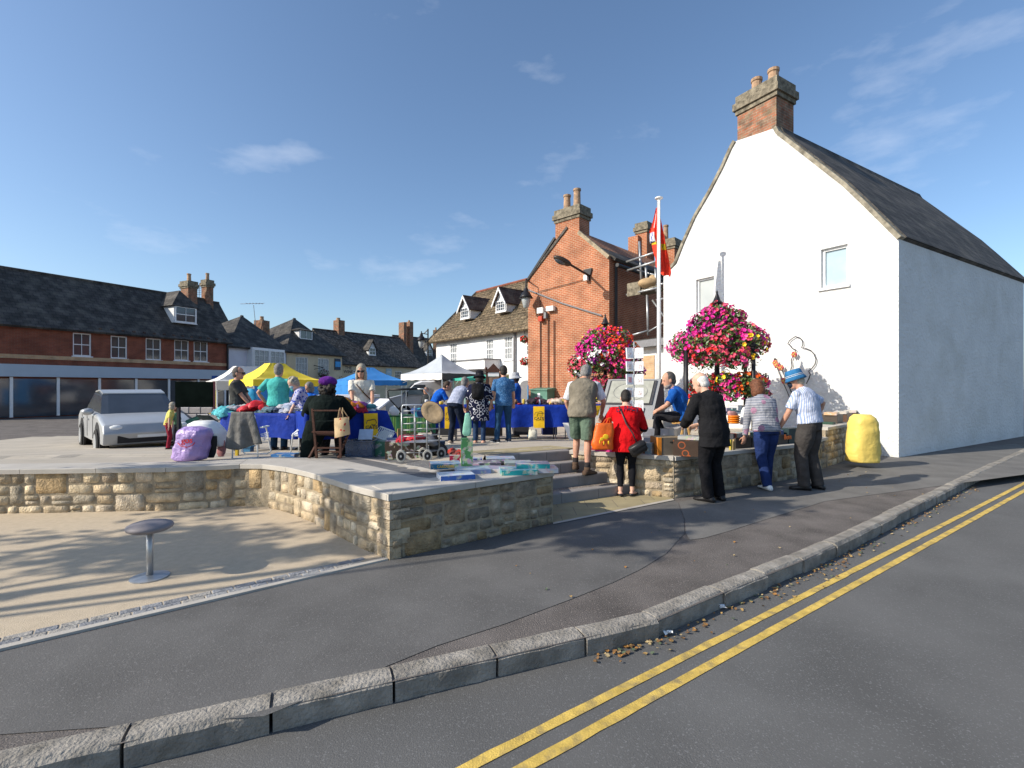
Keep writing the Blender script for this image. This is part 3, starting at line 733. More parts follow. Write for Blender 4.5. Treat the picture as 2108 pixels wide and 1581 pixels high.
# far left: red brick shop
pA = Plane(466, 34, 1550)
rA, _, sA0, sA1, zA, zrA, roA = house('brick_shop', 'red brick shop with dark roof and hipped dormer at the far left', pA, (334, 684), (468, 696), (419, 616), 2.6, M_brick_red, M_slate,
    wins=[(359, 700, 389, 742, 2, 2), (399, 702.5, 428, 744.5, 2, 2), (300, 697, 332, 741, 2, 2), (228, 692, 262, 738, 2, 2), (150, 686, 188, 733, 2, 2)], extraL=9)
mb = MB(); a, z = pA.sz(334, 745); mb.prism([pA.pt(sA0, z - .12, .002), pA.pt(sA1, z - .12, .002), pA.pt(sA1, z + .08, .002), pA.pt(sA0, z + .08, .002)], pA.n * .06); mb.build('string_course', M_brick_buff, rA)
mb = MB(); a, z = pA.sz(400, 780); mb.prism([pA.pt(sA0, z, .002), pA.pt(sA1 - .1, z, .002), pA.pt(sA1 - .1, z + .62, .002), pA.pt(sA0, z + .62, .002)], pA.n * .25); fas = mb.build('shop_fascia', mat('shop_fascia', (.42, .5, .58), .5, .02, 2), rA)
mb = MB(); mb.prism([pA.pt(sA0 + .2, .05, .02), pA.pt(sA1 - .3, .05, .02), pA.pt(sA1 - .3, z - .1, .02), pA.pt(sA0 + .2, z - .1, .02)], pA.n * .08); mb.build('shop_window', M_glass, rA)
for q in range(8): mb = MB(); a = sA0 + .2 + (sA1 - sA0 - .5) * q / 7; mb.prism([pA.pt(a, .05, .1), pA.pt(a + .12, .05, .1), pA.pt(a + .12, z - .02, .1), pA.pt(a, z - .02, .1)], pA.n * .05); mb.build('shop_window_post', M_white, rA)
for q, (uu, vv) in enumerate(((436, 778), (446, 778.5))):
    mb = MB(); p = pA.px(uu, vv, .27); mb.box(p, (.32, .03, .3), math.atan2(pA.d.y, pA.d.x)); mb.build('fascia_emblem', mat('emblem_blue', (.02, .09, .35), .5), rA)
t, z = pA.sz(358, 664); dw = (358, 632, 405, 666)
r_ = rect(pA.back(.4), *dw); dormer(rA, pA.back(.4), r_[0], r_[1], r_[2], r_[3], r_[3] + 1.15, 2.4, M_slate, hip=True, cols=2, rows=2)
bpA = pA.back(2.6)
t, z = bpA.sz(389, 612); p = bpA.pt(t, 0); chimney(rA, p, .62, .9, zrA - .6, bpA.sz(389, 583)[1], math.atan2(pA.d.y, pA.d.x), pots=[(-.1, -.2, 1), (.1, .2, 1.15)], poth=.62)
t, z = bpA.sz(427, 600); p = bpA.pt(t, 0); chimney(rA, p, .5, .6, zA + 1.0, bpA.sz(427, 580)[1], math.atan2(pA.d.y, pA.d.x), pots=[(0, 0, 1)], poth=.62)
an = MB(); p = bpA.px(410, 612); an.tube([p - V((0, 0, .4)), p + V((0, 0, .9))], .02, 5)
for k in range(5): an.tube([p + V((-.35, 0, .2 + k * .14)), p + V((.25, 0, .2 + k * .14))], .012, 4)
tag(an.build('tv_aerial', M_alu), 'thin television aerial between the two chimneys of the red brick shop', 'aerial')
gutter(rA, pA.pt(sA1 - .05, zA - .1, .1), pA.pt(sA1 - .05, .1, .1))
for q in range(14): 
    mb = MB(); a = sA1 - .4 - q * .55; mb.prism([pA.pt(a, zA - .3, .002), pA.pt(a + .14, zA - .3, .002), pA.pt(a + .14, zA - .1, .002), pA.pt(a, zA - .1, .002)], pA.n * .22); mb.build('bracket', M_tilered, rA)
# roof rising behind it
pA2 = Plane(470, 40, 1550)
house('rear_house', 'dark roofed house rising behind the shop and the white cottage', pA2, (400, 700), (486, 690), (467, 626), 2.6, M_brick_red, M_slate)
# white cottage
pB = Plane(590, 40, 1360)
rB, _, sB0, sB1, zB, zrB, roB = house('white_cottage', 'pale rendered cottage with steep dark hipped roof and bow window', pB, (471, 706), (589, 718), None, 3.2, M_lilac, M_slate, ridgeL=(496, 651), ridgeR=(500, 651), depth=6.4)
r_ = rect(pB, 511, 722, 574, 757); mb = MB()
mb.prism([pB.pt(r_[0] - .1, r_[2] - .4, .002), pB.pt(r_[1] + .1, r_[2] - .4, .002), pB.pt(r_[1] + .1, r_[3] + .15, .002), pB.pt(r_[0] - .1, r_[3] + .15, .002)], pB.n * .5); mb.build('bay', M_white, rB)
m_ = (r_[0] + r_[1]) / 2
window(pB, r_[0], m_ - .05, r_[2], r_[3], rB, 3, 3, off=.51, curtain=True); window(pB, m_ + .05, r_[1], r_[2], r_[3], rB, 3, 3, off=.51, curtain=True)
bpB = pB.back(3.2); t, z = bpB.sz(539, 690); p = bpB.pt(t, 0); chimney(rB, p, .8, .9, zB, bpB.sz(538, 660)[1], math.atan2(pB.d.y, pB.d.x), pots=[(0, 0, .6)], cap=False, potr=.16)
an = MB(); p = bpB.px(528, 675); q = bpB.px(522, 628); an.tube([p - V((0, 0, .5)), q], .03, 5); an.tube([q + V((-1.1, 0, .1)), q + V((.9, 0, .15))], .025, 5)
for k in range(5): an.tube([q + V((-.5 + k * .28, -.3, .12)), q + V((-.5 + k * .28, .3, .14))], .016, 4)
tag(an.build('tv_aerial', M_alu), 'tall bent television aerial beside the white cottage chimney', 'aerial')
# cream house with arched windows
pC = Plane(704, 46, 1500)
rC, _, sC0, sC1, zC, zrC, roC = house('cream_house', 'cream house with arched windows and hipped dark roof with a small box dormer', pC, (590, 717), (704, 727), None, 3.4, M_cream, M_slate, ridgeL=(604, 657), ridgeR=(608, 656), depth=9,
    wins=[(609, 735, 634, 775, 4, 3, dict(curtain=True)), (655, 738, 677, 778, 4, 3, dict(curtain=True))])
bq = pC.back(1.2); r_ = rect(bq, 616, 680, 643, 700); dormer(rC, bq, r_[0], r_[1], r_[2], r_[3], r_[3] + .25, 2.2, M_slate, hip=True, cols=2, rows=1)
for u0 in (612, 658):
    mb = MB(); a, z = pC.sz(u0 + 9, 735); mb.prism([pC.pt(a + .62 * math.cos(t_ * .3142), z + .02 + .22 * math.sin(t_ * .3142), .002) for t_ in range(11)], pC.n * .05); mb.build('window_arch', M_cream, rC)
mb = MB(); p = pC.px(694, 750, .05); mb.box(p + V((0, 0, .0)), (.72, .06, 1.05), math.atan2(pC.d.y, pC.d.x)); sg = mb.build('pub_sign', mat('sign_navy', (.03, .05, .09), .5)); tag(sg, 'navy and bright blue panel sign fixed to the corner of the cream house', 'sign')
mb = MB(); mb.box(pC.px(694, 750, .10), (.66, .04, .5), math.atan2(pC.d.y, pC.d.x)); mb.build('blue_panel', mat('sign_blue', (.05, .32, .68), .5), sg)
# long cream inn under a long roof
pD = Plane(704, 47, 1750)
rD, _, sD0, sD1, zD, zrD, roD = house('cream_shop_row', 'long cream building with dark speckled stone slate roof, lettering and a small gabled dormer', pD, (704, 740), (866, 755), (740, 687), 3.6, M_cream, mat('speckled_slate', (.06, .055, .05), .85, .3, 2, .8, 20, kind='brick', col2=(.1, .085, .07), mortar=(.02, .02, .02), bw=.4, rh=.25, ms=.014, stain=(.35, .3, .26), sscale=4.5, samt=.5), extraL=.6,
    wins=[(727, 762, 742, 772, 3, 2), (776, 765, 786, 773, 3, 2), (813, 764, 827, 784, 3, 3)])
bq = pD.back(.9); r_ = rect(bq, 758.5, 716, 773.5, 732); dormer(rD, bq, r_[0], r_[1], r_[2], r_[3], r_[3] + .8, 2.6, M_slate, cheek=M_whiterender, cols=2, rows=2, bargeb=False)
bpD = pD.back(3.6); a = math.atan2(pD.d.y, pD.d.x)
t, z = bpD.sz(698, 683); chimney(rD, bpD.pt(t, 0), .75, .9, zrD - .6, bpD.sz(698, 660)[1], a, cap=False, pots=[(-.1, 0, .45)], potr=.2)
t, z = bpD.sz(829, 700); chimney(rD, bpD.pt(t, 0), .45, .9, zrD - 1, bpD.sz(829, 664)[1], a, cap=False)
t, z = bpD.sz(842, 700); chimney(rD, bpD.pt(t, .0), .55, .9, zrD - 1.8, bpD.sz(842, 663)[1], a, cap=False, pots=[(0, 0, .35)])
for txt, u0, v0, sz_ in (('THE', 717, 760, .42), ('WINE', 717, 768, .42)):
    text(txt, sz_, pD.px(u0, v0, .01), pD.d, (0, 0, 1), M_ink, rD)
mb = MB(); mb.box(pD.px(800, 766, .03), (.75, .04, .75), a); mb.build('wall_plaque', mat('plaque_blue', (.35, .5, .6), .5), rD)
text('aka', .35, pD.px(800, 767, .06), pD.d, (0, 0, 1), M_white, rD)
# dark cottage in the corner
pD2 = Plane(905, 70, 1900)
rD2, _, a0, a1, z2, zr2, _ro = house('corner_cottage', 'shadowed cottage with dark roof and white dormer between the long row and the white inn', pD2, (850, 748), (905, 748), (880, 697), 3, M_brick_red, M_slate, extraL=1)
bq = pD2.back(.9); r_ = rect(bq, 877, 719, 890, 738); dormer(rD2, bq, r_[0], r_[1], r_[2], r_[3], r_[3] + .9, 2.6, M_slate, cols=2, rows=2, bargeb=False)
bq = pD2.back(3); t, z = bq.sz(897, 690); chimney(rD2, bq.pt(t, 0), .7, .9, zr2 - 3, bq.sz(897, 680)[1], 0, cap=False, pots=[(0, 0, .7)])

# white inn with two dormers
pE = Plane(1083, 28, 230)
rE, _, sE0, sE1, zE, zrE, roE = house('white_inn', 'white rendered inn with brown stone tile roof and two gabled dormers', pE, (900, 691), (1061, 668), None, 3.8, M_whiterender, M_stonetile, ridgeL=(981, 603), depth=7.6, over=.5,
    wins=[(926, 706, 941, 748, 3, 4, dict(curtain=True)), (1001, 697, 1016, 740, 3, 4, dict(curtain=True)), (1038, 691, 1055, 740, 3, 4, dict(curtain=True))]) if False else (None,) * 7
sL = pE.sz(898, 691)[0]; sR = pE.sz(1100, 665)[0]
if sL > sR: sL, sR = sR, sL
rE = thing('white_inn', pE.pt((sL + sR) / 2, 0, -3.5), 'white rendered inn with brown stone tile roof and two gabled dormers', 'building')
zE = pE.sz(975, 681)[1]; whs = [rect(pE, 926, 706, 941, 748), rect(pE, 1000, 697, 1016, 741), rect(pE, 1038, 691, 1055, 741), rect(pE, 1082, 690, 1096, 732)]
facade(pE, [(sL, 0), (sR, 0), (sR, zE), (sL, zE)], [hole(q) for q in whs], 7.6, M_whiterender, rE)
for q in whs: window(pE, *q, rE, 3, 4, curtain=True, off=-.07, mw=.035, fw=.08)
bE = pE.back(3.8)
t1, zrE = bE.sz(981, 603); t2, _ = bE.sz(1100, 578)
lo, hi = sorted((sL, sR)); left_s = pE.sz(898, 691)[0]; sg = 1 if left_s < pE.sz(1061, 668)[0] else -1
xl = left_s - sg * .5; xr = pE.sz(1130, 660)[0]; kz = (zrE - zE) / 3.8; ze = zE - kz * .5 + .1
mb = MB(); A_, B_, C_, D_ = pE.pt(xl, ze, .5), pE.pt(xr, ze, .5), pE.pt(xr, zrE, -3.8), pE.pt(t1, zrE, -3.8); E_, F_ = pE.pt(xr, ze, -8.1), pE.pt(xl, ze, -8.1)
# the slope is laid in courses so the tiles read as rough stone
n_ = 22; r3 = random.Random(9)
for i in range(n_):
    a, b = i / n_, (i + 1) / n_
    L0, R0, L1, R1_ = A_.lerp(D_, a), B_.lerp(C_, a), A_.lerp(D_, b), B_.lerp(C_, b); up = V((0, 0, .05)); k = 40
    for j in range(k):
        j0, j1 = j / k, (j + 1) / k; h = r3.uniform(.0, .05)
        mb.quad(L0.lerp(R0, j0) + V((0, 0, .03 + h)) , L0.lerp(R0, j1) + V((0, 0, .03 + h)), L1.lerp(R1_, j1) + V((0, 0, .0)), L1.lerp(R1_, j0) + V((0, 0, .0)))
        mb.quad(L0.lerp(R0, j0) + V((0, 0, .03 + h)), L0.lerp(R0, j1) + V((0, 0, .03 + h)), L0.lerp(R0, j1) - V((0, 0, .06)), L0.lerp(R0, j0) - V((0, 0, .06)))
slab(mb, [q - V((0, 0, .06)) for q in (A_, B_, C_, D_)], .14); slab(mb, [E_, F_, D_, C_], .14); slab(mb, [F_, A_, D_], .14)
roE = mb.build('roof', M_stonetile, rE, recalc=False)
g = MB(); g.tube([D_ + V((0, 0, .05)), C_ + V((0, 0, .05))], .1, 8); g.build('ridge_tiles', M_brick_red, roE)
g = MB(); g.tube([A_, D_ + V((0, 0, .05))], .09, 8); g.build('hip_tiles', M_slate, roE)
for (u0, v0, u1, v1, va) in ((950, 633, 966.5, 657, 612), (1022.5, 619, 1041, 643, 595)):
    bq = pE.back(.55); r_ = rect(bq, u0, v0, u1, v1); za = bq.sz((u0 + u1) / 2, va)[1]
    dormer(rE, bq, r_[0] - .08, r_[1] + .08, r_[2], r_[3] - .0, za + .05, 2.3, M_tilered, cheek=M_whiterender, cols=4, rows=3)
g = MB(); a = pE.px(1062, 672, .12); g.tube([a, V((a.x, a.y, .3))], .07, 8); g.build('downpipe', M_greyplastic, rE)
# flat porch canopy on the inn
p0, z1 = pE.sz(948, 752); p1, z2 = pE.sz(1030, 741); zt = pE.sz(990, 744)[1]
mb = MB(); lo, hi = sorted((p0, p1)); mb.prism([pE.pt(lo, zt - .55, .002), pE.pt(hi, zt - .55, .002), pE.pt(hi, zt, .002), pE.pt(lo, zt, .002)], pE.n * 1.2); mb.build('porch_canopy', M_white, rE)
mb = MB(); mb.prism([pE.pt(lo - .06, zt, .002), pE.pt(hi + .06, zt, .002), pE.pt(hi + .06, zt + .07, .002), pE.pt(lo - .06, zt + .07, .002)], pE.n * 1.28); mb.build('porch_roof', M_greyplastic, rE)
mb = MB(); mb.prism([pE.pt(lo + .3, 0, .01), pE.pt(hi - .3, 0, .01), pE.pt(hi - .3, zt - .8, .01), pE.pt(lo + .3, zt - .8, .01)], pE.n * .06); mb.build('shop_window', M_glass, rE)

# orange brick gable house
pF = Plane(1254, 19, 0)
sFR = pF.sz(1254, 600)[0]; sFL = pF.sz(1087, 600)[0]
zR_ = pF.sz(1254, 527)[1]; zL_ = pF.sz(1085, 578)[1]
pk = [pF.sz(1192, 476), pF.sz(1143, 491)]
rF = thing('brick_house', pF.pt((sFL + sFR) / 2, 0, -4), 'tall orange brick gabled house with chimney stack and dark slate roof', 'building')
outl = [(sFL, 0), (sFR, 0), (sFR, zR_), pk[0], pk[1], (sFL, zL_)]
facade(pF, outl, [], 7.5, M_brick, rF)
nb = -pF.n; zap = (pk[0][1] + pk[1][1]) / 2 + .35; mid = (pk[0][0] + pk[1][0]) / 2
mb = MB(); sg = 1 if sFR > sFL else -1
kR = (zap - zR_) / abs(mid - sFR); e = .12
slab(mb, [pF.pt(sFR + sg * e * 2, zR_ - kR * e * 2 + .1, -.12), pF.pt(mid, zap, -.12), pF.pt(mid, zap, -8), pF.pt(sFR + sg * e * 2, zR_ - kR * e * 2 + .1, -8)], .12)
kL = (zap - zL_) / abs(mid - sFL); slab(mb, [pF.pt(sFL - sg * e, zL_ - kL * e + .1, .05), pF.pt(mid, zap, .05), pF.pt(mid, zap, -8), pF.pt(sFL - sg * e, zL_ - kL * e + .1, -8)], .1)
roF = mb.build('roof', M_slate, rF)
mb = MB(); a, b = pF.pt(sFR, zR_ + .0, .01), pF.pt(pk[0][0], pk[0][1], .01); mb.bar(a - V((0, 0, .05)), b - V((0, 0, .05)), .14, .14); mb.build('verge', M_mortar, rF)
mb = MB(); a, b = pF.pt(sFL, zL_ + .02, .02), pF.pt(pk[1][0], pk[1][1] + .02, .02); mb.bar(a, b, .1, .1); mb.build('barge_edge', M_black, rF)
cw = abs(pk[0][0] - pk[1][0]); ang = math.atan2(pF.d.y, pF.d.x); cc = pF.pt(mid, 0, -.38)
chimney(rF, cc, cw, .74, zap - 1.0, pF.sz(1168, 432)[1], ang, m=M_brick, pots=[(-cw * .22 * sg, 0, 1.0), (cw * .2 * sg, 0, 1.15)], potr=.17, poth=.8)
def onF(u, v, off=.05): return pF.px(u, v, off)
g = MB(); a = pF.pt(sFR, zR_ - .25, -.35) + pF.d * sg * .1; g.tube([a, a - V((0, 0, 4.6))], .06, 8); g.build('downpipe', M_black, rF)
g = MB(); a = pF.pt(sFR + sg * .3, zR_ - .38, -.1); b = pF.pt(sFR + sg * .3, zR_ - .38, -8); g.tube([a, b], .08, 8); g.build('gutter', M_black, rF)
for n_, (pts, r, m) in enumerate((([(1086, 596), (1160, 625), (1240, 650)], .035, M_greyplastic), ([(1113, 600), (1209, 575)], .012, M_black), ([(1113, 600), (1114, 800)], .012, M_black), ([(1130, 660), (1130, 800)], .02, M_black), ([(1142, 660), (1142, 800)], .02, M_black), ([(1114, 660), (1114, 810)], .02, M_black))):
    g = MB(); g.tube([onF(*q) for q in pts], r, 6); g.build('pipe' if n_ not in (1, 2) else 'cable', m, rF)
for u_, v_, s_ in ((1117, 640, (.32, .16, .24)), (1137, 636, (.4, .16, .2)), (1127, 650, (.12, .14, .26)), (1210, 573, (.16, .14, .22))): mb = MB(); mb.box(onF(u_, v_, .12), s_, ang); mb.build('junction_box', M_offwhite if u_ != 1127 else M_greyplastic, rF)
mb = MB(); mb.box(onF(1118, 657, .14), (.2, .16, .22), ang); mb.build('alarm_box', mat('alarm_red', (.5, .05, .02), .5), rF)
# street light on the gable
lr = thing('street_light', onF(1214, 565), 'dark cobra head street light on a bracket arm fixed high on the orange brick gable', 'street light')
a = onF(1214, 568, .04); hd = P(1158, 537, 18.4); nk = P(1176, 546, 18.5)
g = MB(); g.tube([a, a + (nk - a) * .5, nk, nk + (hd - nk) * .2], .045, 8); g.build('arm', M_black, lr)
g = MB(); g.prism([onF(1202, 556, .02), onF(1220, 552, .02), onF(1214, 578, .02)], pF.n * .05); g.build('bracket', M_black, lr)
hx = (hd - nk).normalized(); hy = V((0, 0, 1)).cross(hx).normalized(); hz = hx.cross(hy); M3 = Matrix((hx, hy, hz)).transposed()
g = MB(); g.ell(hd, (.40, .19, .13), M3, 14, 8); g.build('lamp_housing', mat('lamp_housing_brown', (.05, .035, .025), .4), lr, smooth=True)
g = MB(); g.ell(hd + hx * .08 - V((0, 0, .07)), (.26, .15, .1), M3, 12, 7); g.build('lamp_lens', M_glass, lr, smooth=True)
# taller house part and chimneys behind
for (u, v0, v1, Y, w, d, pots, cap) in ((1309, 489, 530, 25, .55, .6, [], False), (1328, 466, 530, 25, .62, .8, [], True), (1382, 500, 560, 25, .75, .9, [(-.2, -.2, 1.2)], True)):
    b = P(u, v0, Y); chimney(rF, b, w, d, 5.5, b.z, ang, m=M_brick, pots=pots, cap=cap, potr=.14, poth=.75)
mb = MB(); a = P(1300, 545, 24); 
mb.prism([V((6.2, 23.0, 0)), V((12.5, 27.5, 0)), V((9.5, 31, 0)), V((3.2, 26.5, 0))], (0, 0, 7.0)); rb = mb.build('rear_wing', M_brick, rF)
mb = MB(); slab(mb, [V((6.2, 23.0, 7.0)), V((12.5, 27.5, 7.0)), V((11.2, 29.4, 8.4)), V((4.8, 24.8, 8.4))], .15); mb.build('rear_roof', M_slate, rF)
# lean-to in the alley
pL = Plane(1372, 17.2, 600)
lt = thing('lean_to', pL.px(1345, 790), 'low white painted lean-to with brick infill and dark flat roof in the alley', 'building')
s0 = pL.sz(1290, 750)[0]; s1 = pL.sz(1380, 750)[0]; zt = pL.sz(1345, 712)[1]
mb = MB(); mb.prism([pL.pt(s0, 0), pL.pt(s1, 0), pL.pt(s1, zt), pL.pt(s0, zt)], -pL.n * 2.2); mb.build('wall', M_whiterender, lt)
a = pL.sz(1324, 733); b = pL.sz(1348, 800); mb = MB(); mb.prism([pL.pt(a[0], 0, .003), pL.pt(b[0], 0, .003), pL.pt(b[0], a[1], .003), pL.pt(a[0], a[1], .003)], pL.n * .03); mb.build('brick_panel', M_brick_buff, lt)
mb = MB(); mb.prism([pL.pt(s0 - .1, zt - .02, -2.2), pL.pt(s0 - .1, zt - .02, .35), pL.pt(s0 - .1, zt + .24, .35), pL.pt(s0 - .1, zt + .5, -2.2)], pL.d * (s1 - s0 + .25)); mb.build('roof', M_slate, lt)
mb = MB(); mb.prism([pL.pt(s0 - .12, zt - .05, .36), pL.pt(s1 + .15, zt - .05, .36), pL.pt(s1 + .15, zt + .2, .36), pL.pt(s0 - .12, zt + .2, .36)], pL.n * .03); mb.build('fascia', M_greyplastic, lt)
# scaffolding on the shaded wall
sc = thing('scaffolding', (5.2, 19.5, 0), 'galvanised tube scaffolding with boards against the shaded side of the brick house', 'scaffolding')
def tb(a, b, m=M_steel, n='tube', r=.042): g = MB(); g.tube([a, b], r, 7); g.build(n, m, sc, smooth=True)
tb(P(1290, 539, 19), P(1350, 519, 17.6)); tb(P(1291, 557, 19), P(1350, 538, 17.6)); tb(P(1290, 607, 19), P(1356, 592, 17.6)); tb(P(1316, 497, 18.6), P(1321, 597, 18.6))
tb(P(1329, 541, 18.2), P(1332, 600, 18.2)); tb(P(1349, 548, 18), P(1351, 600, 18)); tb(P(1332, 607, 18.3), P(1334, 690, 18.3)); tb(P(1343, 618, 18.3), P(1369, 655, 17.8), r=.035); tb(P(1334, 683, 18.2), P(1372, 662, 17.8), r=.035); tb(P(1300, 690, 18), P(1336, 680, 17.8), r=.035); tb(P(1354, 587, 17.8), P(1369, 583, 17.6)); tb(P(1351, 618, 17.8), P(1369, 614, 17.6))
tb(P(1312, 556, 19), P(1348, 566, 18), r=.03)
g = MB(); a, b = P(1302, 603, 18.8), P(1352, 590, 17.7); n_ = V((.73, .69, 0)); 
for k in range(4): g.prism([a + n_ * (.23 * k), a + n_ * (.23 * k + .21), b + n_ * (.23 * k + .21), b + n_ * (.23 * k)], (0, 0, .05))
g.build('scaffold_boards', M_capst, sc)
g = MB(); g.box(P(1305, 595, 18.6), (.05, .6, .5), .7); g.build('toe_board', M_capst, sc)
g = MB(); g.ell(P(1336, 583, 18.2), (.42, .3, .2)); g.ell(P(1345, 578, 18.2), (.2, .25, .24)); tag(g.build('sandbag', M_card, smooth=True), 'tan sack lying on the scaffold boards behind the flagpole', 'sack')

# white gable house at the right
pW = Plane(1774, 11.5, 450)
def sw(u, v): return pW.sz(u, v)
rW = thing('white_gable_house', pW.pt(sw(1600, 600)[0], 0, -3), 'big white limewashed gable end with brick chimney and two small windows', 'building')
ol = [sw(1366, 900), sw(1366, 567), sw(1392, 541), sw(1408, 500), sw(1432, 446), sw(1462, 395), sw(1488, 345), sw(1506, 305), sw(1514, 291), sw(1594, 264), sw(1600, 275), sw(1640, 306), sw(1690, 345), sw(1735, 380), sw(1774, 417)]
sEnd, zEnd = sw(1774, 417); sR2, zR2 = sw(1850, 492); ol += [(sR2, zR2), (sR2, 0)]
ol[0] = (ol[0][0], 0)
w1 = rect(pW, 1433, 572, 1470, 645); w2 = rect(pW, 1690, 508, 1745, 590)
facade(pW, ol, [hole(w1), hole(w2)], 9, M_lime, rW, rev=.17)
window(pW, *w1, rW, 1, 1, off=-.13, fw=.05, glass=mat('obscured_glass', (.42, .45, .45), .3, .05, 2)); window(pW, *w2, rW, 1, 1, off=-.13, fw=.06, glass=M_glasspale)
m2 = MB()
lefte = ol[1:9]; righte = ol[9:16]
for ed in (lefte, righte):
    mb = MB()
    for (a, b) in zip(ed, ed[1:]):
        A_, B_ = pW.pt(*a, .05), pW.pt(*b, .05); t_ = (B_ - A_).normalized(); up = pW.n.cross(t_); up = up if up.z > 0 else -up
        mb.prism([A_ + up * -.02, B_ + up * -.02, B_ + up * .075, A_ + up * .075], -pW.n * .24); m2.prism([A_ + up * -.02 - pW.n * .24, B_ + up * -.02 - pW.n * .24, B_ + up * .10 - pW.n * .24, A_ + up * .10 - pW.n * .24], -pW.n * 9)
    mb.build('verge', M_stone_verge, rW)
m2.build('roof', M_slate, rW)
a = sw(1517, 285); b = sw(1597, 262); cw = abs(a[0] - b[0]); cm = (a[0] + b[0]) / 2; angW = math.atan2(pW.d.y, pW.d.x)
chimney(rW, pW.pt(cm, 0, -.45), cw, .85, min(a[1], b[1]) - .5, sw(1557, 185)[1], angW, m=M_brick_old, cap=True, pots=[(-.25, 0, 1), (.25, 0, 1)], potr=.16)
